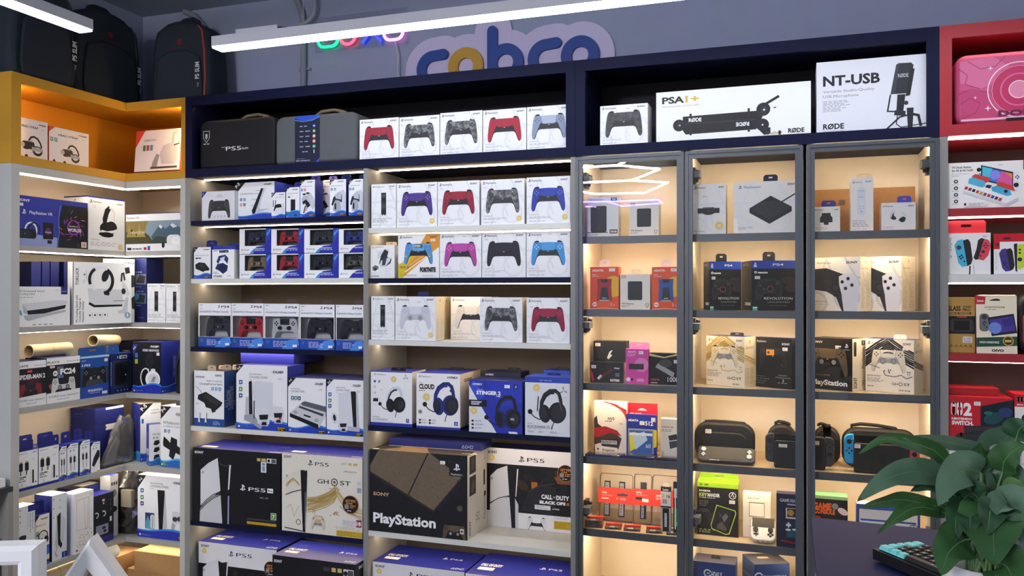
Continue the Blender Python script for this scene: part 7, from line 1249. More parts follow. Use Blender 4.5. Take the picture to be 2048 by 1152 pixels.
ghs_s=lambda A:(A.pss(.5,.1,.06,'3a3428'),A.text('GHOST',.5,.22,.05,'3a3428','c',fw=.8),brush(A,[(0,.42),(.4,.46),(1,.54)],'b89e5c',.03,5),A.small(.1,.62,.45,.95,12,'a39a84',.35,2),A.small(.55,.62,.9,.95,12,'a39a84',.35,2))
tabk=[(.5,.85,.012,'2a2c34',.5)]
onmain('controller_box','cream gamepad box with golden brush painting, third shelf of the middle glass cabinet','box',cD2,188,466,190,S3,.12,.075,.06,front='ebe3d0',side='e6dcc2',top='2a3070',art=ghostpad('b89e5c','a08648','dccfb0'),rart=ghs_s,tab=tabk)
def death(A):A.text('PlayStation',.03,.08,.04,'d9d9dc',fw=.26);A.text('SONY',.95,.12,.042,'f0f0f2','r',fw=.22,b=.03);A.price(.82,.22,.14,.065,'f0ece4');pad_pic(A,.48,.4,.8*A.w/A.h,'222226','1a1a1d','2a2a2e','34343a','2e2e32');A.poly([(.3,.24),(.52,.24),(.52,.35),(.3,.36)],'d08a3c');A.circ(.36,.3,.03,'2a2220',12);A.ring(.36,.3,.025,.006,'d9a050');A.line([(.72,.52),(.76,.58)],.015,'8a2a30');A.text('DEATH',.64,.74,.025,'a0a0a4',fw=.24);A.text('STRANDING',.56,.785,.025,'a0a0a4',fw=.4);A.text('2',.77,.84,.05,'c3c3c6','c',b=.03);A.small(.62,.88,.92,.9,1,'8d8d90',.7,3);A.small(.04,.76,.4,.94,4,'6a6a6e',.25,4)
onmain('controller_box','black gamepad box with an orange touch pad, third shelf of the middle glass cabinet','box',cD2,545,806,200,S3,.12,.03,.055,front='17171a',side='17171a',top='262c6c',art=death)
def zipcase(label,k,x0,x1,yt,z,sb,dep,handle=None,tilt=0.,bulge=True,price=None):
 p,q=aty(*k(x0,yt),D+sb),aty(*k(x1,yt),D+sb);w=q.x-p.x;h=(p.z+q.z)/2-z;r=empty('zip_case',up(((p.x+q.x)/2,D+sb,z+.001)),0,label,'case');r.rotation_euler=(tilt,0,0)
 m=mat('1c1c1e',.6,0,0,.3,.25,260,.25);c=min(h*.36,.045);o=[(cx+c*math.cos(math.radians(a)),cy+c*math.sin(math.radians(a)))for cx,cy,a0 in((w/2-c,h-c,0),(-w/2+c,h-c,90),(-w/2+c,c,180),(w/2-c,c,270))for a in range(a0,a0+91,18)]
 b=MB();b.prism(o,(0,dep,0),(1,0,0),(0,0,1),(0,-1,0),dep,m,.009);b.build('shell',r)
 if bulge:b=MB();b.prism([(x*.72,(y-h/2)*.5+h*.5)for x,y in o],(0,.002,0),(1,0,0),(0,0,1),(0,-1,0),.008,m,.004);b.build('front_panel',r)
 b=MB();b.prism([(x*1.004,(y-h/2)*1.006+h/2)for x,y in o],(0,dep*.5+.004,0),(1,0,0),(0,0,1),(0,-1,0),.006,'0f0f11',.001);b.build('zip',r)
 if handle:b=MB();u0,u1,rise=handle;b.tube([((u-.5)*w,dep*.5,h-.004+rise*v)for u,v in((u0,0),(u0-.01,.6),(u0+(u1-u0)*.2,1),(u0+(u1-u0)*.6,.85),(u1,.4),(u1+.02,0))],.0055,mat('161618',.7),8);b.build('handle',r)
 if price:b=MB();A=Art(b,(-w/2,-.0075,0),(1,0,0),(0,0,1),(0,-1,0),w,h,1,{});A.rect(*price,'f2ece4');A.small(price[0]+.01,price[1]+.01,price[2]-.01,price[3]-.01,2,'c4a8a8');b.build('price_sticker',r)
 return r
zipcase('long black zip case standing behind the small handheld console, fourth shelf',cD2,104,538,815,S4,.115,.04,(.18,.82,.006),price=(.19,.18,.29,.29))
def handheld(own_label,cx,cy,Y,z,w,h,t,tilt,body,parts,group=None,cat='game console',name='handheld_console'):
 r=empty(name,up((cx,Y,z+.001)),0,own_label,cat);r.rotation_euler=(tilt,0,0);c=h*.22
 o=[(px+c*math.cos(math.radians(a)),py+c*math.sin(math.radians(a)))for px,py,a0 in((w/2-c,h-c,0),(-w/2+c,h-c,90),(-w/2+c,c,180),(w/2-c,c,270))for a in range(a0,a0+91,15)]
 b=MB();b.prism(o,(0,t,0),(1,0,0),(0,0,1),(0,-1,0),t,body,.003);b.build('body',r);parts(r,w,h);return r
def litep(r,w,h):
 b=MB();b.box(-w*.3,w*.3,-.0008,.002,h*.14,h*.86,mat('0e0f11',.4));b.build('screen',r)
 for s in(-1,1):
  b=MB();b.tube([(s*w*.4,.001,h*(.72 if s<0 else .36)),(s*w*.4,-.005,h*(.72 if s<0 else .36))],.008,'e6e4dc',12,True,False);b.build('thumbstick',r)
  for dx,dz in((.026,0),(-.026,0),(0,.07),(0,-.07)):b=MB();zc_=h*((.42 if s<0 else .7)+dz*1.1);x=s*w*.4+dx*w*.9;b.tube([(x,.001,zc_),(x,-.002,zc_)],.0032,'e6e4dc',8,True,False);b.build('button',r)
 b=MB();A=Art(b,(-w/2,-.0001,0),(1,0,0),(0,0,1),(0,-1,0),w,h,1,{});A.text('SWITCH Lite',.21,.94,.06,'d9d9d6',fw=.18,b=.03);b.build('print',r)
p,q=aty(*cD2(125,1080),D+.05),aty(*cD2(540,1080),D+.05)
handheld('grey handheld console with white buttons leaning before the long black case',(p.x+q.x)/2,0,D+.043,S4+.011,q.x-p.x,.062,.014,-.85,'2f3134',litep)
def dockset(label,k,xl,x0,x1,xr,ytop,yjoy,ybot,z,sb,lc,rc,logo):
 """console standing in its dock: dock front, screen strip, controllers on both sides"""
 Y=D+sb;P=lambda x,y:aty(*k(x,y),Y);a,b_=P(x0,ytop),P(x1,ytop);cx=(a.x+b_.x)/2;r=empty('game_console',up((cx,Y,z+.001)),0,label,'game console');hd_=(a.z+b_.z)/2-z;w=b_.x-a.x;ax=((1,0,0),(0,0,1),(0,-1,0))
 b=MB();b.prism([(-w/2+.004,0),(w/2-.004,0),(w/2,.004),(w/2,hd_-.006),(w/2-.006,hd_),(-w/2+.006,hd_),(-w/2,hd_-.006),(-w/2,.004)],(0,.012,0),*ax,.012,'202123',.003);b.box(-w/2+.006,w/2-.006,.026,.038,0,hd_*.97,'1b1c1e');b.box(-w/2+.008,w/2-.008,.01,.028,0,.006,'1b1c1e');A=Art(b,(-w/2,0,0),(1,0,0),(0,0,1),(0,-1,0),w,hd_,1,{})
 if logo:A.line([(.36,.28),(.42,.28),(.42,.66),(.36,.66),(.33,.56),(.33,.38),(.36,.28)],.025,'131416');A.rrect(.45,.28,.56,.66,.08,'131416');A.text('SWITCH',.45,.84,.1,'131416','c',fw=.32,b=.05);A.rect(.01,.04,.12,.17,'efe8de');A.small(.02,.06,.11,.15,2,'b0a090')
 else:A.rect(.2,.12,.55,.24,'efe8de');A.small(.22,.13,.53,.23,2,'b0a090')
 b.build('dock',r)
 hj=(P(xl,yjoy).z)-z;b=MB();b.box(-w/2+.004,w/2-.004,.014,.024,.012,hj-.002,mat('101114',.2));b.build('screen',r)
 for s,xo,col,xi in((-1,xl,lc,x0),(1,xr,rc,x1)):
  if col is None:continue
  e=P(xo,yjoy).x-cx;i_=s*w/2 if True else 0;jw=abs(e-i_);zb0=hj-.095;c=min(jw*.6,.022)
  o=[(0,0),(jw-c,0)]+[(jw-c+c*math.cos(math.radians(t)),c+c*math.sin(math.radians(t)))for t in range(-75,1,15)]+[(jw-c+c*math.cos(math.radians(t)),.095-c+c*math.sin(math.radians(t)))for t in range(0,91,15)]+[(0,.095)]
  b=MB();b.prism([(x*s+i_,y+zb0)for x,y in o],(0,.026,0),*ax,.014,col,.003);g=b.build('controller',r);g['label']={'2a9fd8':'bright blue controller','e8505a':'bright red controller'}.get(col,'dark grey controller')
  sx=i_+s*jw*.48;sz,bz=(.072,.042)if s<0 else(.042,.072)
  b=MB();b.tube([(sx,.013,zb0+sz),(sx,.005,zb0+sz)],.0075,'17181b',12,True,False);b.build('thumbstick',g)
  for dx,dz in((.008,0),(-.008,0),(0,.008),(0,-.008)):b=MB();b.tube([(sx+dx,.013,zb0+bz+dz),(sx+dx,.0105,zb0+bz+dz)],.003,'17181b',8,True,False);b.build('button',g)
dockset('dark grey console docked behind the door frame, fourth shelf of the middle cabinet',cD2,612,676,850,1000,945,892,1135,S4,.05,'3a3b3e',None,False)
zipcase('black zip case behind the dark grey docked console, middle glass cabinet',cD2,628,838,828,S4,.125,.04,(.3,.75,.012),bulge=False)
def keym(A):
 A.rect(0,0,1,.09,'7da71e');A.small(.06,.02,.35,.07,1,'4a6a14',.7,2);A.text('IOGEAR',.05,.16,.03,'e6e6e2',fw=.28,b=.05);A.text('KEY',.05,.235,.065,'b8d860',fw=.2,b=.04);A.text('MANDER',.255,.235,.065,'e6e6e2',fw=.3,b=.04);A.small(.05,.285,.6,.3,1,'d0d0cc',.8,6);A.ring(.86,.22,.06,.012,'e6e6e2');A.line([(.82,.24),(.87,.17),(.88,.24),(.9,.24)],.012,'e6e6e2');A.small(.05,.34,.32,.46,4,'8d8d88',.3,4);A.small(.05,.5,.36,.6,4,'8d8d88',.3,4);A.poly([(.05,.6),(.4,.55),(.5,.75),(.1,.85)],'34332f')
 A.line([(.48,.42),(.92,.5),(.94,.55),(.78,.94),(.7,.96),(.36,.87),(.34,.8),(.48,.42)],.014,'b8e048');A.poly([(.5,.45),(.84,.51),(.72,.92),(.38,.84)],'2a2a2c');A.poly([(.5,.78),(.6,.72),(.72,.85),(.7,.9),(.48,.86)],'5a524e');A.poly([(.6,.64),(.7,.56),(.76,.62),(.66,.74)],'6a6a6c');A.poly([(.55,.55),(.6,.6),(.55,.66)],'4a4a4c');A.small(.05,.88,.5,.96,3,'b0c890',.4,4);A.price(.85,.34,.14,.065,'f0e6de')
onmain('adapter_box','black and lime green adapter box, left on the fifth shelf of the middle glass cabinet','box',cD3,124,556,190,S5,.09,.06,front='201f20',side='8a8a4a',top='7da71e',art=keym,tab=[(.02,1.0,.014,'6f981c',.3),(.02,.98,.022,'6a901a',.9)])
def whb(A):A.rect(.22,.2,.78,.53,'6a6660');A.rect(.24,.22,.76,.51,'efe8da');A.small(.16,.1,.84,.12,1,'8d887c',.8,6);[A.ring(u,v,.045,.006,'b5ae9e')for u,v in((.32,.62),(.66,.62))];A.ell(.5,.6,.04,.02,'c4bcac');[A.circ(u,v,.016,'b0a898',8)for u,v in((.32,.72),(.27,.75),(.37,.75),(.32,.78),(.7,.72),(.65,.75),(.75,.75),(.7,.78),(.5,.72))];A.rect(.2,.55,.8,.553,'c4bcac');A.rect(.2,.82,.8,.823,'c4bcac');A.ring(.8,.22,.05,.005,'b0a898')
onmain('handheld_console_box','cream box with a faint handheld drawing behind the small white handheld','box',cD3,598,892,300,S5,.11,.04,front='ebe3d4',side='e0d4be',art=whb)
p,q=aty(*cD3(680,760),D+.05),aty(*cD3(938,760),D+.05)
def wh_p(r,w,h):
 b=MB();b.box(-w*.45,w*.45,-.001,.002,h*.56,h*.97,mat('2a2826',.35));b.build('screen',r)
 for s in(-1,1):b=MB();b.tube([(s*w*.3,.001,h*.44),(s*w*.3,-.006,h*.44)],.0085,'1d1d1f',12,True,False);b.build('thumbstick',r)
 b=MB();b.box(-w*.38,-w*.18,-.002,.001,h*.22,h*.27,'1d1d1f');b.box(-w*.3,-w*.26,-.002,.001,h*.15,h*.34,'1d1d1f');b.build('direction_pad',r)
 for dx,dz in((.08,0),(-.08,0),(0,.07),(0,-.07)):b=MB();b.tube([(w*(.3+dx),.001,h*(.26+dz)),(w*(.3+dx),-.002,h*(.26+dz))],.0038,'1d1d1f',8,True,False);b.build('button',r)
 for x in(-.2,0,.2):b=MB();b.box(w*(x-.04),w*(x+.04),.004,.008,-.0003,.001,'2a2826');b.build('port',r)
handheld('small white handheld console with black sticks lying tilted on the fifth shelf',(p.x+q.x)/2,0,D+.04,S5+.0135,q.x-p.x,.083,.018,-.75,'e9e4da',wh_p)
def gam(A):A.text('GAME MAS',.16,.12,.06,'b8b4c4',fw=.8,b=.04);A.rect(.5,.18,1,.21,'a8a4b8');A.rect(.44,.26,1,.46,'dcd4c4');A.rect(.5,.27,1,.43,'2a2a30');A.circ(.66,.35,.06,'c4903a',12);A.poly([(.4,.5),(1,.48),(1,.82),(.42,.84)],'1d3a50');A.rect(.45,.56,.68,.6,'e6e4de');A.rect(.53,.53,.6,.63,'e6e4de');A.ell(.55,.67,.05,.022,'e6e4de',12);A.ell(.86,.66,.05,.022,'e6e4de',12);A.rect(.5,.7,1,.8,'1f5a72');A.poly([(.2,.86),(1,.9),(1,.93),(.2,.9)],'8a1f2c')
onmain('handheld_console_box','dark blue handheld console pack half hidden by the door frame, fifth shelf','box',cD3,946,1220,305,S5,.035,.04,front='23213c',side='e0d8ca',art=gam,tab=None)
def hd60(A):A.ring(.34,.2,.06,.022,'e2e4ea',30,330);A.line([(.33,.2),(.38,.2)],.02,'e2e4ea');A.text('HD60 X',.43,.21,.1,'e2e4ea',fw=.26,b=.03);A.small(.2,.33,.7,.36,1,'9aa4c0',.7,6)
onmain('capture_card_box','dark blue box with a black hang flap, lowest in the middle glass cabinet','box',cD3,84,526,1018,S6,.045,.09,front='2a3e78',side='20305c',top='2b2a38',art=hd60,tab=[(.4,.62,.012,'22201e',.5)])
def deck(A):A.ring(.12,.22,.07,.022,'e2e4ea',30,330);A.text('STREAM DECK MINI',.24,.24,.09,'e2e4ea',fw=.66,b=.04)
yawed('capture_card_box','dark blue box turned towards the viewer, right on the sixth shelf of the middle cabinet','box',cD3,545,722,1085,1035,S6,D+.04,.42,front='2a4076',side='22304e',top='2c2c34',art=deck,lart=lambda A:A.small(.1,.2,.9,.9,5,'6a7490',.14,3),dp=.11,tart=lambda A:(A.rrect(.3,.3,.62,.48,.04,'8d8074'),))
# right glass cabinet
def mount(A):wm(A);heads(A,.12,cap=.05);A.shape([(-.35,-.5),(.35,-.5),(.35,-.3),(.5,-.1),(.5,.3),(.2,.3),(.18,.5),(-.18,.5),(-.2,.3),(-.5,.3),(-.5,-.1),(-.35,-.3)],.47,.48,.46,'1d1f24');A.small(.06,.8,.7,.9,2,'a0a3aa',.4,4);A.price(.14,.28,.18,.07,'eceae6')
onmain('camera_mount_box','small white box with a black clip left of the remote box','box',cE1,88,258,428,S1,.06,.05,front='eae6e0',side='d6ccbc',top='23286a',art=mount,tab=[(.3,.85,.022,'262b78',.5)],rart=lambda A:A.pss(.6,.16,.1,INK))
def remo(A):A.pss(.13,.08,.04,INK);A.text('PlayStation',.2,.08,.025,INK,fw=.32);A.text('SONY',.92,.07,.025,INK,'r',fw=.26,b=.03);A.rrect(.3,.18,.64,.7,.06,'b9bcc4');A.rrect(.31,.183,.63,.697,.055,'dfe1e6');[A.circ(u,v,.014,'b9bcc4',8)for u in(.38,.47,.56)for v in(.24,.36)];A.ring(.47,.3,.035,.006,'b9bcc4');[A.rect(u,v,u+.07,v+.008,'8d9098')for u in(.36,.52)for v in(.53,.57)];A.circ(.47,.63,.02,'b9bcc4',8);A.text('Media Remote',.06,.8,.03,'8d9098',fw=.6);A.small(.06,.83,.9,.92,3,'a0a3aa',.4,4);A.small(.06,.95,.8,.97,1,'c0c3c9')
onmain('remote_box','tall narrow white box with a remote, top shelf of the right glass cabinet','box',cE1,322,471,244,S1,.055,.06,front='ece8e4',side='e2d6c4',top='262b6c',art=remo,rart=lambda A:(A.pss(.5,.07,.04,INK),A.small(.15,.42,.85,.95,20,'a39c90',.4,2)),tab=[(.3,1.0,.018,FILM(),.6,'clear hang tab')])
def buds(A):heads(A,.12,cap=.055);A.poly([(.24,.42),(.32,.28),(.38,.3),(.36,.46),(.42,.52),(.44,.6),(.34,.62),(.27,.56)],'1d1f24');A.poly([(.24,.45),(.29,.28),(.36,.26),(.38,.34),(.32,.42),(.29,.54)],'d9dce2');A.poly([(.72,.56),(.64,.5),(.54,.56),(.5,.64),(.6,.72),(.68,.68)],'1d1f24');A.poly([(.72,.58),(.72,.42),(.66,.34),(.58,.36),(.6,.44),(.68,.5)],'d9dce2');A.text('PULSE Explore',.05,.88,.05,'8d9098',fw=.32);A.small(.05,.93,.4,.96,1,'b5b8be')
onmain('earbuds_box','wide white box with two earbuds, top shelf of the right glass cabinet','box',cE1,520,742,402,S1,.05,.075,front='ece8e6',side='e9dfce',top='262b78',art=buds,rart=lambda A:(A.pss(.5,.13,.08,INK),A.small(.1,.8,.9,.86,1,'8d887c')),tab=[(.5,.92,.024,'3a40a8',.5)])
p=aty(*cE1(70,300),D+.16);q=aty(*cE1(740,300),D+.16)
carton('cardboard_box','wide cardboard shipping box at the back of the right glass cabinet','box',(max(p.x,.047),D+.17,S1),(min(q.x,.39),D+.17,S1),aty(*cE1(420,310),D+.17).z-S1,.1,front=mat('9a7148',.8,0,0,.2,.3,90),art=lambda A:([A.line([(.02+i*.03,.36),(.035+i*.03,.3)],.03,'a8443a')for i in range(9)],A.rect(.27,.24,.33,.36,'5a4632')))
def edge(A):wm(A,'c9cbd0');A.text('PlayStation',.1,.1,.032,INK,fw=.3);A.text('SONY',.95,.1,.04,INK,'r',fw=.24,b=.04);A.poly([(0,.22),(.3,.2),(.66,.32),(.62,.55),(.66,.75),(.5,.72),(.3,.62),(0,.56)],'1d1f26');A.poly([(0,.45),(.3,.4),(.6,.5),(.6,.6),(.66,1),(.62,1),(.5,.74),(.3,.64),(0,.6)],'26282f');A.circ(.5,.57,.09,'17181c');A.circ(.5,.57,.06,'2c2e36');A.ell(.5,.71,.05,.03,'17181c');A.poly([(.56,.36),(.72,.29),(.86,.31),(.95,.42),(.97,.7),(.94,1),(.66,1),(.62,.7),(.57,.52)],'d3d7e4');[A.circ(u,v,.032,'1b1c22',12)for u,v in((.75,.4),(.63,.46),(.83,.52),(.7,.58))];A.text('DualSense Edge',.02,.82,.03,'6a6d74',fw=.3);A.small(.02,.87,.4,.89,1,'b0b3b9');A.price(.84,.15,.1,.03,'e6e2de')
edges=lambda A:(A.line([(-.1,.0),(.6,.6)],.07,'cfcac0'),A.pss(.5,.08,.05,INK),A.small(.08,.2,.92,.23,2,'a39c90',.5,2),A.small(.1,.42,.45,.95,22,'aaa498',.35,2),A.small(.55,.28,.92,.95,26,'aaa498',.35,2))
onmain('controller_box','left one of two white boxes with a large pale gamepad, right glass cabinet','box',cE1,78,388,752,S2,.12,.085,.05,front='e6e3de',side='e2d9c8',top='2a3074',art=edge,rart=edges)
onmain('controller_box','right one of two white boxes with a large pale gamepad, right glass cabinet','box',cE1,372,652,748,S2,.15,.11,.085,front='e6e3de',side='e2d9c8',top='2a3074',art=edge,rart=edges)
def ann2(A):A.text('SONY',.02,.08,.04,'d9d4cc',fw=.26,b=.03);A.price(.66,.17,.14,.06,'f2eee8');A.rect(.76,.08,.96,.24,'17171a');A.pss(.86,.14,.08,'f2f3f5');A.text('PlayStation',.86,.21,.02,'e8e9ec','c',fw=.16);pad_pic(A,.4,.45,.98*A.w/A.h,'5f5240','232224','6a5a44','1b1a1b','34302a','1b1a1b');A.text('DUALSENSE',.12,.72,.03,'8d8470',fw=.34);A.text('PlayStation',.0,.86,.1,'f2f3f5',fw=.88,b=.035)
ann2s=lambda A:(A.rrect(.1,.06,.3,.34,.03,'26262a'),A.rect(.68,.04,.95,.13,'2a2a2e'),A.pss(.82,.085,.06,'e6e6e8'),A.text('PlayStation',.8,.38,.13,'2a2a2e','c',rot=90,fw=.4),A.text('SONY',.2,.84,.14,'2a2a2e','c',rot=90,fw=.22,b=.03),A.text('30',.8,.86,.12,'6a6a6c','c',rot=90,fw=.1))
onmain('controller_box','black box with a brown gamepad and white side, right glass cabinet','box',cE2,60,379,204,S3,.13,.09,.06,front='1a1a1d',side='e4dac8',top='3a342c',art=ann2,rart=ann2s)
onmain('controller_box','cream gamepad box with black brush painting, third shelf of the right glass cabinet','box',cE2,470,822,212,S3,.115,.075,.045,front='ebe3d4',side='e6dcc8',top='23286c',art=ghostpad('1c1c1e','34322f','cfc8b8','8f9296'),rart=lambda A:(A.pss(.5,.1,.06,'3a3428'),A.text('GHOST',.5,.22,.05,'5a5444','c',fw=.8),brush(A,[(0,.45),(.4,.5),(1,.56)],'1c1c1e',.03,5)),tab=[(.5,.76,.014,'cfc4b4',.5)])
dockset('dark console in its dock at the left of the right glass cabinet',cE2,40,84,183,250,918,915,1150,S4,.055,None,'3c3d40',False)
zipcase('black zip case behind the dark docked console, right glass cabinet',cE2,98,292,838,S4,.125,.04,(.2,.5,.008),bulge=False)
dockset('black docked console with one blue and one red controller, right glass cabinet',cE2,320,388,790,866,970,898,1152,S4,.055,'2a9fd8','e8505a',True)
zipcase('black zip case with a loop handle behind the blue and red console',cE2,302,850,862,S4,.125,.04,(.14,.72,.016),bulge=False)
def gcon(A):A.rect(0,0,1,.06,'8fb888');A.text('GAME',.0,.2,.12,'e0662a',fw=.54,b=.06);A.text('CONSOLE',.02,.3,.09,'e0662a',fw=.62,b=.06);A.circ(.64,.19,.06,'8d8d8a',12);A.ell(.86,.28,.1,.06,'e6d6cc',12,-30);A.text('BG550',.0,.42,.05,'c94a2a',fw=.22,b=.04);A.poly([(.3,.5),(.7,.44),(.74,.66),(.26,.72)],'6a6460');A.ell(.48,.58,.08,.08,'d98a4a',12);A.poly([(.22,.74),(.86,.62),(.9,.8),(.3,.95)],'7aa88a');A.circ(.02,.58,.04,'e6e6e2',10);A.circ(.02,.74,.04,'e6e6e2',10)
onmain('handheld_console_box','black and green box with orange lettering above the desk edge, right glass cabinet','box',cK,88,333,600,S5,.07,.06,front='1d1c1d',side='8a7f70',top='5f9a6a',art=gcon)
def wbb(A):A.rect(.04,.1,.96,.95,'e6e2e0');A.rect(.06,.3,.94,.34,'3a5aa8');A.text('CONTROLLER',.5,.42,.05,'8d9098',fw=.3);A.rrect(.14,.6,.24,1,.08,'2a62b8');A.rect(.44,.76,.8,.95,'26282e');A.ring(.9,.44,.09,.02,'6a6d74');A.line([(.9,.36),(.9,.52)],.02,'6a6d74');A.rect(0,0,.03,1,'2c4a8c');A.rect(.97,0,1,1,'2c4a8c');A.poly([(.3,.5),(.42,.62),(.5,.5),(.4,.7)],'b0b3b9')
onmain('controller_box','white box with a blue border behind the plant leaves, right glass cabinet','box',cK,392,836,668,S5,.06,.05,front='3a5a9c',side='2c4a8c',top='a3a8b4',art=wbb)
# red shelves
cR1,cR2=crop(1860,250,3.718),crop(1860,540,3.489)
p,q=aty(*cT3(1190,470),D+.03),aty(*cT3(1190,470),D+.03);x1=.80;w=x1-p.x;h=aty(*cT3(1230,425),D+.03).z-ZU
r=empty('carry_case',up((p.x+w/2,D+.03,ZU+.001)),0,'large pink patterned carrying case in the red cabinet','case');c=.035
o=[(cx+c*math.cos(math.radians(a)),cy+c*math.sin(math.radians(a)))for cx,cy,a0 in((w/2-c,h-c,0),(-w/2+c,h-c,90),(-w/2+c,c,180),(w/2-c,c,270))for a in range(a0,a0+91,15)]
b=MB();b.prism(o,(0,.2,0),(1,0,0),(0,0,1),(0,-1,0),.2,mat('d05a86',.35),.014);A=Art(b,(-w/2,-.0002,0),(1,0,0),(0,0,1),(0,-1,0),w,h,1,{})
A.lay=8
def tri_(pts,c,wd=.012):A.line(pts,wd,c)
A.poly([(.04,.1),(.3,.06),(.5,.3),(.2,.5),(.04,.4)],'d9709a');A.poly([(.04,.5),(.25,.55),(.35,.95),(.05,.95)],'c44a78')
for pts in([(.03,.2),(.1,.3),(.08,.42),(.2,.5)],[(.1,.1),(.2,.22),(.32,.2),(.4,.06)],[(.04,.7),(.12,.62),(.2,.7),(.16,.84),(.06,.9)],[(.3,.98),(.34,.86),(.5,.86)],[(.03,.56),(.12,.5),(.28,.56)],[(.75,.1),(.9,.3),(.85,.6)]):tri_(pts,'8a3058',.008)
A.ring(.5,.54,.38,.014,'f0dce4',30,300,40);A.circ(.5,.54,.34,'c43a66',36);A.ring(.5,.54,.33,.006,'f0b8cc');A.ring(.5,.54,.22,.02,'d9709a',0,360,30);A.circ(.5,.54,.12,'e48fae',24);A.ring(.5,.54,.12,.012,'f0dce4')
for u,v,s in((.28,.22,.07),(.26,.78,.09),(.16,.62,.05),(.7,.2,.06)):A.shape([(0,-.5),(.1,-.1),(.5,0),(.1,.1),(0,.5),(-.1,.1),(-.5,0),(-.1,-.1)],u,v,s,'f2dfe4')
A.text('DOBE',.34,.86,.08,'6a2a4c',fw=.32,b=.05);A.line([(.05,.93),(.95,.93)],.03,'e8b8cc');A.rect(.4,.93,.56,.97,'2a1c24')
b.build('shell',r);b=MB();b.prism([(x*1.004,(y-h/2)*1.006+h/2)for x,y in o],(0,.1,0),(1,0,0),(0,0,1),(0,-1,0),.008,'e6b08c',.001);b.build('zip',r)
def dockst(A):
 A.text('TV Dock Station',.05,.1,.045,'26282c',fw=.24,b=.03);A.text('for NS & NS OLED',.05,.17,.045,'26282c',fw=.265,b=.03);A.text('with Controller Charger &',.045,.24,.028,'8d9098',fw=.22);A.text('Game Slots',.045,.285,.028,'8d9098',fw=.1)
 for i in range(4):A.circ(.1,.41+i*.145,.042,'2a2c32',16);A.circ(.1,.41+i*.145,.02,'e6e6e8',8);A.small(.05,.465+i*.145,.17,.485+i*.145,1,'a0a3aa')
 A.rect(.92,.0,1,.2,'b82838');A.text('SLYTOL',.97,.1,.03,'f0dcdc','c',fw=.06);A.small(.62,.06,.68,.1,2,'b0b3b9')
 A.poly([(.36,.07),(.4,.05),(.42,.1),(.42,.5),(.38,.5),(.36,.3)],'e6e8ec');A.circ(.385,.17,.045,'1d1e22',14);[A.circ(u,v,.015,'26282c',8)for u,v in((.375,.28),(.395,.26),(.395,.31),(.41,.285))];A.poly([(.41,.07),(.8,.25),(.8,.58),(.41,.4)],'1d1e22');A.poly([(.425,.1),(.79,.28),(.79,.55),(.425,.38)],'4a7ad0');A.poly([(.425,.1),(.55,.16),(.5,.41),(.425,.38)],'4ac0d8');A.poly([(.66,.22),(.79,.28),(.79,.55),(.6,.46)],'d85a98');A.poly([(.7,.24),(.79,.28),(.79,.4)],'e8884a');A.circ(.58,.3,.1,'8a8ae0',18)
 A.poly([(.8,.24),(.86,.26),(.88,.5),(.84,.66),(.8,.6)],'e6e8ec');A.circ(.835,.53,.05,'1d1e22',14);[A.circ(u,v,.015,'26282c',8)for u,v in((.83,.36),(.85,.33),(.85,.39),(.865,.36))]
 A.poly([(.18,.53),(.26,.47),(.78,.72),(.86,.8),(.72,.94),(.18,.62)],'eceef0');A.poly([(.18,.6),(.72,.92),(.72,.98),(.19,.67)],'d2d5da');A.poly([(.72,.92),(.86,.8),(.86,.86),(.73,.98)],'c3c7cd')
 for i in range(10):t=i/10;A.poly([(.22+t*.46,.52+t*.3),(.255+t*.46,.54+t*.3),(.235+t*.46,.6+t*.3),(.2+t*.46,.58+t*.3)],('a8323c','8a2a3a','2a2c36','c4543a','b8a83a','9a3a6a','b83a3a','3a4a8a','5a2a2a','b8343c')[i])
 A.poly([(.3,.3),(.34,.26),(.5,.34),(.52,.42),(.46,.46),(.3,.4)],'c84440');A.poly([(.26,.36),(.3,.33),(.45,.42),(.46,.52),(.42,.56),(.25,.46)],'52b0d0');A.poly([(.6,.46),(.66,.46),(.8,.55),(.82,.66),(.6,.54)],'c84440');A.poly([(.54,.56),(.6,.53),(.76,.64),(.78,.74),(.72,.76),(.54,.64)],'4aa8d0');A.circ(.71,.66,.035,'1d1e22',12);A.poly([(.48,.5),(.54,.52),(.52,.58),(.46,.56)],'26304a');A.text('SLYTOL',.42,.73,.03,'8d9098','c',rot=-24,fw=.09);A.rect(.19,.88,.48,.97,'e0e0de');A.rect(.2,.89,.225,.94,'1d1e22');A.small(.26,.89,.46,.96,3,'8d9098',.4,4)
onmain('dock_station_box','wide white console dock station box on the first red shelf','box',cR1,121,745,274,zr[0],.012,.12,front='eeece8',side='d9d4ce',art=dockst)
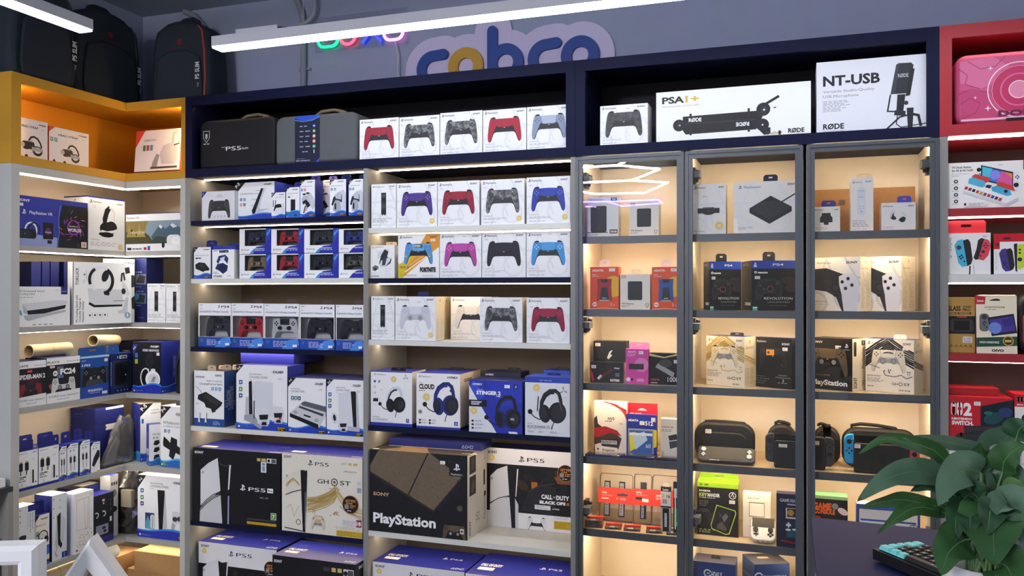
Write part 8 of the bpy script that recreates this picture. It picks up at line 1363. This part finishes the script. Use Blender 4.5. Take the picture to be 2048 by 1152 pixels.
def jpic(A,u,v,s,cl,cr):
 k=A.h/A.w;q=lambda pts:[(u+x*s*k,v+y*s)for x,y in pts]
 A.poly(q([(-.1,-.36),(.04,-.4),(.1,-.3),(.16,.2),(.12,.34),(.02,.4),(-.04,.36)]),'26282c');A.poly(q([(-.32,-.22),(-.24,-.36),(-.1,-.4),(.02,.4),(-.12,.42),(-.22,.3)]),cl);A.circ(*q([(-.2,-.15)])[0],.055*s*1.2,'3c4450',14)
 for x,y in((-.13,.08),(-.18,.12),(-.1,.14),(-.15,.18),(-.06,.26)):A.circ(*q([(x,y)])[0],.028*s,'26282c',8)
 if cr:
  A.poly(q([(.18,.16),(.26,-.1),(.3,-.36),(.38,-.42),(.46,-.4),(.3,.2),(.24,.22)]),'26282c');A.poly(q([(.3,.2),(.46,-.4),(.58,-.36),(.64,-.2),(.56,.1),(.44,.24)]),cr);A.circ(*q([(.43,-.02)])[0],.05*s,'3c2c3a',14)
  for x,y in((.5,-.26),(.46,-.2),(.54,-.2),(.5,-.14),(.36,.1)):A.circ(*q([(x,y)])[0],.026*s,'26282c',8)
def joya(A):A.text('Joy-Pad (L) / (R)',.07,.36,.05,INK,'c',rot=-90,fw=.5);A.rect(.8,.05,.96,.12,'e0dede');A.small(.83,.06,.93,.11,2,'a0a0a0');jpic(A,.44,.47,.82,'4ab4d4','d9485c');A.line([(.52,.8),(.51,1)],.03,'26282c');A.line([(.6,.78),(.62,1)],.02,'b9bcc4')
onmain('controller_box','white box with a blue and a red half controller, second red shelf','box',cR1,118,453,806,zr[1],.015,.06,front='eceae8',side='2a2424',art=joya,tab=[(.0,.93,.040,'a82430',.4,'red hang card')])
def joyb(A):A.rect(0,0,1,.2,'c4202e');A.ell(.3,.12,.09,.025,'3a2024',14);A.rect(0,.2,.14,.38,'c4202e');A.rrect(.03,.23,.065,.31,.03,'f2e6e6');A.rrect(.075,.23,.11,.31,.03,'f2e6e6');A.text('Joy-Con (L) / (R)',.06,.66,.03,'8d9098','c',rot=-90,fw=.45);jpic(A,.36,.64,.7,'4a3a8c',None);A.poly([(.46,.26),(.54,.24),(.54,.95),(.5,.92)],'2a2c30');A.poly([(.54,.28),(.7,.26),(.74,.8),(.56,.9)],'c3d83a');[A.circ(.6,v,.025,'26282c',8)for v in(.4,.48)];A.circ(.6,.64,.05,'26282c',12)
onmain('controller_box','white and red box with a violet half controller, second red shelf','box',cR1,472,800,808,zr[1],.012,.06,front='f0eeec',side='3a4a2a',top='c4202e',art=joyb)
def glas(A):A.text('GLASS',-.06+.05,.2,.085,'2a2218',fw=.5,b=.04);A.text('SCREEN',.56,.17,.035,'2a2218',fw=.32,b=.03);A.text('PRO',.56,.225,.05,'2a2218',fw=.28,b=.03);A.rect(.0,.27,.86,.31,'2a2218');A.text('PREMIUM TEMPERED',.43,.29,.028,'c49a50','c',fw=.78,b=.03);A.rect(.06,.34,1,.66,'1d1c1e');A.rrect(.08,.4,.95,.62,.05,'3a3b3e');A.rect(.24,.42,.8,.6,'151518');A.rect(.36,.345,.7,.37,'b8343c');A.rect(.56,.71,.9,.82,'e6e2dc');A.text('For : (2PCS)',.73,.745,.03,'2a2218','c',fw=.26,b=.02);A.text('2.X2 Switch',.73,.79,.03,'2a2218','c',fw=.26,b=.02);[A.line([(.1+i*.17,.9),(.16+i*.17,.86),(.2+i*.17,.9)],.01,'5a4628')for i in range(5)]
onmain('screen_protector_box','tan and black screen protector box, left on the third red shelf','box',cR2,104,316,192,zr[2],.03,.05,front='b8924c',side='1d1a18',art=glas)
def film(A):A.poly([(0,0),(.24,.02),(.22,.15),(0,.15)],'b8283a');A.text('Switch',.11,.09,.035,'f2e2dc','c',fw=.16,b=.03);A.poly([(.34,.08),(.42,.06),(.5,.05),(.58,.06),(.6,.09),(.34,.09)],'2a2420');A.text('LCD PROTECTIVE FILM',.2,.2,.03,'4a4034',fw=.5,b=.02);A.small(.28,.23,.6,.25,1,'9a9080',.7,4);A.rrect(.08,.31,.32,.62,.06,'6a6a6c');A.circ(.2,.37,.045,'3a3a3c',12);[A.circ(u,v,.014,'2a2a2c',8)for u,v in((.17,.48),(.23,.47),(.2,.45),(.2,.51),(.26,.55))];A.poly([(.28,.38),(.92,.31),(1,.64),(.38,.7)],'1d1d30');A.poly([(.32,.42),(.9,.35),(.96,.6),(.42,.66)],'4a3a8c');A.circ(.46,.56,.1,'6a8ad0',18);A.poly([(.62,.42),(.9,.36),(.94,.5),(.7,.54)],'34307a');A.poly([(0,.73),(1,.7),(1,.86),(0,.89)],'1f4a3c');A.text('HIGH HARDNESS',.08,.805,.035,'e2dcc8',fw=.48,b=.03);A.circ(.78,.78,.085,'b8923c',22);A.circ(.78,.78,.065,'2a2620',20);A.rect(.7,.76,.86,.8,'d9b45a');A.text('OIVO',.52,.945,.04,INK,'c',fw=.3,b=.05)
for i,(x0,x1,yt,sb,t)in enumerate(((322,612,181,.012,'front cream screen film pack with a green stripe'),(330,606,178,.03,'middle cream screen film pack behind the front one'),(336,600,176,.047,'rear cream screen film pack, third of the leaning stack'))):
 onmain('screen_film_pack',t+', third red shelf','box',cR2,x0,x1,yt,zr[2],sb,.008,front='e9dfc4',side='8a2430',art=film,group='cream screen film packs',tilt=-.05)
p=aty(*cR2(612,400),D+.03)
zc_=aty(*cR2(640,175),D+.03).z-zr[2];r=empty('zip_case',up((p.x+.09,D+.03,zr[2]+.001)),0,'black and red zip case at the right picture edge, third red shelf','case');c=.035;w=.18;h=zc_
o=[(cx+c*math.cos(math.radians(a)),cy+c*math.sin(math.radians(a)))for cx,cy,a0 in((w/2-c,h-c,0),(-w/2+c,h-c,90),(-w/2+c,c,180),(w/2-c,c,270))for a in range(a0,a0+91,15)]
b=MB();b.prism(o,(0,.1,0),(1,0,0),(0,0,1),(0,-1,0),.1,mat('1c1a1c',.6),.012);b.build('shell',r)
b=MB();b.prism([(x*.86,(y-h/2)*.62+h*.42)for x,y in o],(0,.001,0),(1,0,0),(0,0,1),(0,-1,0),.008,'a82434',.004);o_=b.build('front_panel',r);o_['label']='red front panel'
b=MB();b.prism([(x*.78,(y-h/2)*.54+h*.42)for x,y in o],(0,-.0072,0),(1,0,0),(0,0,1),(0,-1,0),.003,'2a1a1e',.001);b.build('pocket',r)
def sw2(A):
 A.rrect(.04,.08,.12,.3,.05,'f2eeee');A.rrect(.05,.095,.112,.285,.04,'c8222e');A.rrect(.13,.08,.22,.3,.05,'f2eeee');A.circ(.082,.14,.025,'f2eeee',10);A.circ(.175,.19,.03,'c8222e',10);A.text('2',.3,.19,.19,'f6f2f2','c',fw=.13,b=.05);A.text('NINTENDO',.05,.345,.035,'f6f2f2',fw=.32,b=.04);A.text('SWITCH.',.05,.41,.06,'f6f2f2',fw=.34,b=.05);A.price(.45,.1,.1,.06,'f2e2e0')
 A.poly([(.5,.14),(1,.02),(1,.62),(.5,.62)],'14202c');A.ell(.7,.32,.14,.09,'1f4a4e',14,20);A.ell(.88,.22,.1,.08,'2a3a6a',14);A.ell(.62,.24,.06,.03,'2a6a5a',12);A.poly([(.24,.46),(.82,.42),(.84,.7),(.26,.7)],'26272b');A.poly([(.25,.48),(.8,.44),(.81,.5),(.26,.54)],'34363b');A.rrect(.1,.56,.3,1,.1,'2d2f34');A.circ(.17,.66,.045,'3c3f45',14);A.rect(.26,.58,.48,.98,'2f3136');A.text('2',.4,.86,.06,'1a1b1e','c',b=.05);A.poly([(.48,.92),(.53,.56),(.57,.57),(.53,.95)],'c8544c');A.rrect(.55,.54,.7,.94,.08,'35373c');A.circ(.62,.72,.04,'26272b',12);[A.circ(u,v,.018,'26272b',8)for u,v in((.6,.6),(.65,.58),(.65,.64))]
 A.rect(0,.94,.16,1.0,'e6e2de')
yb4=zr[3]
onmain('console_box','red console box with large white figure two, fourth red shelf','box',cR2,100,583,890,yb4,.01,.16,front='c0202c',side='8a1a22',top='a81e28',art=sw2,tart=lambda A:(A.small(.2,.5,.7,.7,1,'e6c8a8',.7,2),))
p,q=aty(*cR2(106,845),D+.06),aty(*cR2(480,845),D+.06);hb4=aty(*cR2(340,890),D+.01).z
carton('console_box','thin red box lying on the red console box, fourth red shelf','box',(p.x,D+.05,hb4+.001),(q.x,D+.05,hb4+.001),.022,.1,front='8a1a22',side='6a141c',top='a02029')
def litey(A):A.rect(0,0,.35,.18,'c4202e');A.rrect(.08,.03,.16,.11,.03,'f2e6e6');A.rrect(.18,.03,.26,.11,.03,'f2e6e6');A.text('SWITCH',.17,.15,.022,'f2e6e6','c',fw=.2,b=.04);A.poly([(.2,.36),(.3,.26),(.9,.2),(1,.3),(1,.62),(.3,.72),(.2,.6)],'e0c03a');A.circ(.36,.34,.06,'26282c',12);[A.circ(u,v,.02,'26282c',8)for u,v in((.34,.52),(.4,.48),(.4,.56),(.46,.52))];A.rect(.5,.3,.95,.58,'2a2c3a')
onmain('console_box','white box with a yellow handheld console, fourth red shelf','box',cR2,588,820,872,yb4,.012,.1,front='ece8e2',side='8a1a22',top='c4202e',art=litey)
def rat(A):A.rect(.02,.0,.46,.96,'d9dad8');A.poly([(.24,.06),(.44,.5),(.24,.94),(.04,.5)],'f2f2f0');A.text('0',.24,.52,.3,'26282c','c',b=.03);A.rect(.52,.4,.76,.98,'8ab83a');A.text('3',.64,.7,.35,'f2f6ea','c',b=.04)
p,q=aty(*cK(1008,268),D-.004),aty(*cK(1190,275),D-.004)
carton('rating_card','small white rating card with a zero and a three before the red console box','card',(p.x,D+.002,yb4),(q.x,D+.002,yb4),.03,.004,front='e6e4e0',art=rat)
p,q=aty(*cK(1330,150),D-.0),aty(*cK(1540,150),D-.0)
carton('display_stand','blue picture stand with a pale rim behind the plant, fourth red shelf','stand',(p.x,D+.004,yb4),(q.x,D+.004,yb4),aty(*cK(1400,150),D+.004).z-yb4,.004,front='d9c9a8',art=lambda A:(A.rect(.04,.02,.96,1,'2a3a9c'),A.poly([(.04,.4),(.5,.2),(.96,.5),(.96,1),(.04,1)],'3a62c8'),A.circ(.4,.3,.1,'4a4aa8',14)))
zl5=-1.05
for x0,x1,yt,c_,t in((1012,1100,620,'b82a34','red box low behind the plant beside the grey panel'),(1104,1330,600,'e6d8c4','cream box low behind the plant'),(1336,1540,640,'b8202c','red box low behind the plant, right of the cream one')):
 onmain('game_box',t,'box',cK,x0,x1,yt,zl5,.03,.1,front=c_,side='8a1a22',art=lambda A:(A.rect(.1,.1,.9,.3,'e6e2dc'),A.small(.15,.13,.85,.27,2,'8d8a84',.5,3),A.rect(.1,.45,.9,.85,'5a2a2e')))
# foreground: desk, keyboard, plant
ZD=-.53
c0,cr,cl=atz(1621.6,1033.8,ZD),atz(1889.5,1060.6,ZD),atz(1634.6,1152,ZD)
vr,vl=(cr-c0),(cl-c0)
quad=[c0,c0+vr*2.6,c0+vr*2.6+vl*1.9,c0+vl*1.9];cen=sum(quad,Vector())/4
def rel2(p):return(p.x-cen.x,p.y-cen.y)
r=empty('desk',up((cen.x,cen.y,-H)),0,'dark blue counter desk at the lower right carrying the plant and keyboard','desk')
b=MB();b.prism([rel2(p)for p in quad],(0,0,ZD+H-.03),(1,0,0),(0,1,0),(0,0,1),.03,mat('1e2350',.6,0,0,.12),.002);b.build('desk_top',r)
ins=[p+(cen-p)*.05 for p in quad]
b=MB();b.prism([rel2(p)for p in ins],(0,0,0),(1,0,0),(0,1,0),(0,0,1),ZD+H-.031,mat('c9ccd4',.5),0,mat('b9bcc6',.5,0,0,.3,.3,8));b.build('body',r)
ZK=ZD+.002
k0,k1=atz(*cK(505,945),ZD+.03),atz(*cK(870,905),ZD+.03);kd=(k1-k0);kw=kd.length;kd.normalize();k2=atz(*cK(690,1152),ZD+.03);kl=Vector((kd.y,-kd.x,0));
ang=math.atan2(kl.y,kl.x)
KP,ROW=.019,5;wk=ROW*KP+.014;lk=.30
r=empty('keyboard',up((k0.x,k0.y,ZD+.001)),ang,'black mechanical keyboard with turquoise keys on the dark blue desk','keyboard')
sgn=1 if Vector((-kl.y,kl.x,0)).dot(kd)>0 else-1
b=MB();b.box(0,lk,0 if sgn>0 else-wk,wk if sgn>0 else 0,.004,.024,mat('17181c',.5));b.build('case',r)
b=MB();b.box(.01,.04,(0 if sgn>0 else-wk)+.01,(wk if sgn>0 else 0)-.01,0,.004,'0e0f11');b.box(lk-.04,lk-.01,(0 if sgn>0 else-wk)+.01,(wk if sgn>0 else 0)-.01,0,.004,'0e0f11');b.build('feet',r)
TURQ=mat('7fe0e0',.4)
def key(x0,x1,y0,y1,m,lg):
 b=MB();e=.0028;z0,z1=.0255,.0335;y0,y1=sgn*y0,sgn*y1;y0,y1=min(y0,y1),max(y0,y1)
 vs=[(x0,y0,z0),(x1,y0,z0),(x1,y1,z0),(x0,y1,z0),(x0+e,y0+e,z1),(x1-e,y0+e,z1),(x1-e,y1-e,z1),(x0+e,y1-e,z1)]
 b.add(vs,[(0,1,5,4),(1,2,6,5),(2,3,7,6),(3,0,4,7),(4,5,6,7),(3,2,1,0)],m)
 if lg:cx,cy=(x0+x1)/2,(y0+y1)/2;b.add([(cx-.0012,cy-.002,z1+.00005),(cx+.0012,cy-.002,z1+.00005),(cx+.0012,cy+.002,z1+.00005),(cx-.0012,cy+.002,z1+.00005)],[(0,1,2,3)],'b9c4c8')
 o=b.build('key',r)
 if m is TURQ:o['label']='turquoise key'
KB=mat('1b1c20',.45)
for rw in range(5):
 y0=.007+rw*KP;x=.008;n=0;f=(1.5,1.25,1.0,1.5,1.25)[rw]
 key(x,x+f*KP-.0012,y0,y0+KP-.0012,TURQ,False);x+=f*KP
 while x+KP<lk-.006:
  wdt=KP*(6.25 if rw==0 and n==2 else 1)
  if x+wdt>lk-.006:wdt=KP
  key(x,x+wdt-.0012,y0,y0+KP-.0012,TURQ if(rw,n)in((0,0),(0,1),(4,6),(2,12))else KB,True);x+=wdt;n+=1
WP=1.42
pc=atw(1966,1126,1.30);pr=.061;zr_=pc.z;hp=zr_-ZD
r=empty('potted_plant',up((pc.x,pc.y,ZD+.001)),0,'broad-leaved green plant in a white pot at the right edge of the desk','plant')
def lathe(b,prof,m,n=28):
 vs=[(ra*math.cos(6.2832*k/n),ra*math.sin(6.2832*k/n),z)for ra,z in prof for k in range(n)]
 b.add(vs,[(i*n+k,i*n+(k+1)%n,(i+1)*n+(k+1)%n,(i+1)*n+k)for i in range(len(prof)-1)for k in range(n)],m,True)
b=MB();lathe(b,[(.001,0),(pr*.78,0),(pr*.82,.004),(pr*.96,hp*.7),(pr,hp),(pr*.93,hp),(pr*.86,hp*.6)],mat('dcdcdc',.3,0,0,.5));b.build('pot',r)
b=MB();lathe(b,[(.001,hp*.72),(pr*.5,hp*.74),(pr*.9,hp*.7)],mat('3a2e24',.9,0,0,.2,.5,120,.8));b.build('soil',r)
soil=Vector((pc.x,pc.y,zr_-.02))
LG=[ramp_mat('leaf_green_%d'%i,[(.25,a),(.6,c)],9,.38,3,'LINEAR')for i,(a,c)in enumerate((('2a4c2a','3f6a3a'),('203c28','325838'),('4a7444','6a9058'),('3a5c44','5e8066')))]
def leaf(pts,wd,mi,w0=WP,w1=WP,fold=.25,roll=0.,stem=True,brown=False):
 """leaf blade along three or four places seen in the photo: base first, tip last; wd its greatest width in metres"""
 w0-=.08;w1-=.08;wd*=.95;n=len(pts);P=[atw(*cK(*p),w0+(w1-w0)*i/(n-1))for i,p in enumerate(pts)]
 def cr_(t):
  t*=n-1;i=min(int(t),n-2);f=t-i;p0,p1,p2,p3=P[max(i-1,0)],P[i],P[i+1],P[min(i+2,n-1)]
  return .5*((2*p1)+(p2-p0)*f+(2*p0-5*p1+4*p2-p3)*f*f+(3*p1-p0-3*p2+p3)*f**3)
 K=14;b=MB();vs=[];fs=[]
 for i in range(K+1):
  t=i/K;c=cr_(t);tg=(cr_(min(1,t+.03))-cr_(max(0,t-.03))).normalized();vw=c.normalized();sd=tg.cross(vw).normalized();nm=sd.cross(tg).normalized()
  sd=(sd*math.cos(roll)+nm*math.sin(roll));nm=sd.cross(tg).normalized()
  w=wd/2*(math.sin(math.pi*min(1,t*1.0)**.62)**.9 if 0<t<1 else 0)+.0004
  rip=.0015*math.sin(t*17+wd*300)
  for s,f in((-1,1),(-.55,.42),(0,0),(.55,.42),(1,1)):vs.append(c+sd*s*w-nm*(fold*f*w)+nm*rip*abs(s)*(1 if s>0 else-1)-Vector((pc.x,pc.y,ZD+.001)))
 for i in range(K):
  for k in range(4):fs.append((i*5+k,i*5+k+1,i*5+k+6,i*5+k+5))
 b.add(vs,fs,LG[mi],True)
 b.tube([Vector(vs[i*5+2])+(Vector(vs[i*5+2])+Vector((pc.x,pc.y,ZD))).normalized()*-.0006 for i in range(0,K,2)],[.0011-.00007*i for i in range(0,K,2)],mat('6f9462',.5),5)
 if brown:b.add([(x,y,z+.0002)for x,y,z in vs[-10:]],[(k,k+1,k+6,k+5)for k in range(4)],mat('6a5a34',.7))
 o3=Vector((pc.x,pc.y,ZD+.001))
 if stem:
  m_=(P[0]+soil)/2+Vector((0,0,.03));b.tube([soil-o3+Vector((random.uniform(-.02,.02),random.uniform(-.02,.02),0)),m_-o3,P[0]-o3],[.003,.0026,.002],LG[2],6)
 b.build('leaf',r)
random.seed(11)
L=[([(1045,412),(950,290),(760,225),(580,200),(410,305)],.030,0,1.42,1.36),([(1330,285),(1100,240),(880,205),(690,200)],.026,3,1.46,1.38),([(995,470),(880,430),(700,440),(540,520),(395,640)],.05,3,1.42,1.34),([(1020,700),(850,650),(700,620),(560,640),(415,680)],.034,0,1.42,1.36),([(1020,720),(880,675),(760,690),(660,760),(540,858)],.036,0,1.42,1.36),([(1255,435),(1140,405),(1030,500),(958,665)],.075,3,1.4,1.33),([(1010,520),(930,520),(850,530),(768,568)],.028,1,1.44,1.4),([(1215,420),(1170,360),(1110,345),(1060,352)],.032,1,1.45,1.42),([(1400,345),(1380,250),(1450,180),(1560,120)],.085,3,1.47,1.42),([(1385,690),(1340,760),(1345,900),(1350,1082)],.125,0,1.36,1.28),([(1150,900),(1090,930),(1020,1010),(985,1150)],.08,0,1.36,1.3),([(1190,690),(1110,690),(1080,780),(1090,905)],.05,1,1.38,1.35),([(1420,690),(1500,680),(1560,790),(1560,950)],.09,3,1.36,1.3),([(1370,1060),(1430,1080),(1470,1150),(1500,1260)],.095,0,1.32,1.27),([(1260,430),(1210,400),(1190,350),(1245,235)],.035,1,1.44,1.42),([(1270,420),(1290,350),(1260,290),(1245,225)],.03,0,1.42,1.4),([(1405,430),(1420,350),(1490,280),(1570,240)],.06,0,1.4,1.36),([(1500,200),(1520,140),(1545,115),(1590,100)],.06,1,1.42,1.4),([(1120,830),(1180,800),(1240,840),(1290,900)],.07,1,1.4,1.37),([(1180,480),(1240,500),(1290,560),(1310,640)],.055,1,1.43,1.4),([(1050,640),(1100,600),(1160,590),(1240,620)],.045,1,1.44,1.41),([(1400,430),(1460,470),(1500,560),(1510,660)],.06,3,1.42,1.38),([(1320,430),(1380,420),(1430,440),(1460,520)],.045,1,1.42,1.4),([(1540,500),(1520,560),(1530,620),(1570,660)],.055,2,1.38,1.34),([(1180,560),(1130,560),(1080,590),(1020,620)],.04,1,1.43,1.4),([(1290,300),(1340,330),(1370,400),(1375,470)],.05,1,1.44,1.42),([(1230,700),(1220,620),(1200,560),(1160,500)],.045,1,1.42,1.41),([(1320,700),(1400,640),(1440,600),(1500,590)],.05,1,1.42,1.4),([(1150,850),(1060,860),(1010,900),(975,960)],.05,1,1.4,1.37),([(1020,700),(1000,680),(960,665),(900,670)],.03,0,1.42,1.4)]
for _ in range(14):
 x,y=random.uniform(1180,1540),random.uniform(480,1000);dx,dy=random.uniform(-110,110),random.uniform(40,190);w_=random.uniform(1.34,1.44);L.append(([(x,y),(x+dx*.4,y+dy*.1),(x+dx*.8,y+dy*.5),(x+dx,y+dy)],random.uniform(.035,.06),random.choice((0,1,1,3)),w_,w_-.03))
L=[(a,w*(.8 if w>.055 else .9),*t)for a,w,*t in L]
for i,(pts,wd,mi,w0,w1)in enumerate(L):leaf(pts,wd,mi,w0,w1,random.uniform(.15,.4),random.uniform(-.35,.35),True,i in(2,3))
# foreground left: white symbol signs on a counter
WS=1.2
def sign(label,px,pys,outer,inner,z0,dep=.035,cat='sign',ws=WS):
 c=atw(px,pys,ws);r=empty('symbol_sign',up((c.x,c.y,z0+.001)),YAW+.12,label,cat);m=mat('f6f8fa',.3,0,0,.5)
 n=len(outer);b=MB();vs=[];bev=.006
 def ring(pts,y,k):
  cx=sum(p[0]for p in pts)/len(pts);cz=sum(p[1]for p in pts)/len(pts);return[(cx+(p[0]-cx)*k,y,cz+(p[1]-cz)*k)for p in pts]
 ko,ki=1-bev/.07,1+bev/.05
 R_=[ring(outer,0,ko),ring(outer,bev,1),ring(outer,dep,1),ring(inner,dep,1),ring(inner,bev*.6,1),ring(inner,0,ki)]
 for q in R_:vs+=q
 fs=[(i*n+k,i*n+(k+1)%n,((i+1)%6)*n+(k+1)%n,((i+1)%6)*n+k)for i in range(6)for k in range(n)]
 b.add(vs,fs,m,False);b.build('body',r)
 return r
zc0=atw(0,1098,WS).z;ZC=zc0-.155;s=.155
cx_=66-.5*s/WS*FPX
sign('white open square sign standing on the counter at the lower left corner',cx_,1100,[(-s/2,0),(s/2,0),(s/2,s),(-s/2,s)],[(-s/2+.027,.027),(s/2-.027,.027),(s/2-.027,s-.027),(-s/2+.027,s-.027)],ZC)
ht_=atw(189,1080,1.29).z-ZC;hb_=ht_*.66
sign('white open triangle sign standing beside the white square sign',178,1100,[(-hb_,0),(hb_,0),(0,ht_)],[(-hb_+.05,.03),(hb_-.05,.03),(-.004,ht_-.048)],ZC,ws=1.29)
a=atw(-60,1190,WS);r=empty('counter',up((a.x,a.y,-H)),YAW,'low counter carrying the white square and triangle signs','counter');b=MB();b.box(-.25,.42,-.2,.22,ZC+H-.03,ZC+H,mat('2a2c4c',.5));b.build('counter_top',r);b=MB();b.box(-.23,.40,-.18,.2,0,ZC+H-.0305,mat('8b8b88',.5));b.build('body',r)
zt_=-.712
u=Unit('low_cabinet','low grey cabinet left of the corner unit with barcode boxes inside','cabinet',(-2.83,1.8,-H))
u.bx('top_board',LEFT+.005,-2.70,1.3,2.255,zt_-.018,zt_,mat('33353c',.5));u.bx('end_panel',LEFT+.005,-2.70,2.235,2.255,-H,zt_-.018,mat('8f8f8c',.5));u.bx('end_panel',LEFT+.005,-2.70,1.3,1.32,-H,zt_-.018,mat('8f8f8c',.5));u.bx('back_panel',LEFT+.005,LEFT+.015,1.32,2.235,-H,zt_-.018,mat('8a7868',.6));u.bx('shelf',LEFT+.015,-2.71,1.32,2.235,-1.15,-1.13,mat('8f8f8c',.5))
b=MB();b.box(-.09,.09,-.16,.16,0,.03,'e4e6ea',top='eef0f4');tag(b.build('white_tray',None,up((-2.81,2.08,zt_+.001))),'white tray lying on the low cabinet at the left picture edge','tray')
def bar(A):A.rect(.25,.2,.97,.8,'e9e6e0');[A.rect(.3+i*.05,.3,.32+i*.05+(.012 if i%3 else 0),.62,'26282c')for i in range(12)]
for i,z in enumerate((-1.129,-1.05,-.972)):
 carton('cardboard_box',('lowest of the three barcode boxes in the low cabinet','middle one of the three barcode boxes in the low cabinet','top one of the three barcode boxes in the low cabinet')[i],'box',(-2.73,1.93,z),(-2.73,2.228,z),.074,.18,front=mat('8f7a68',.7),art=bar,group='barcode boxes in the low cabinet')
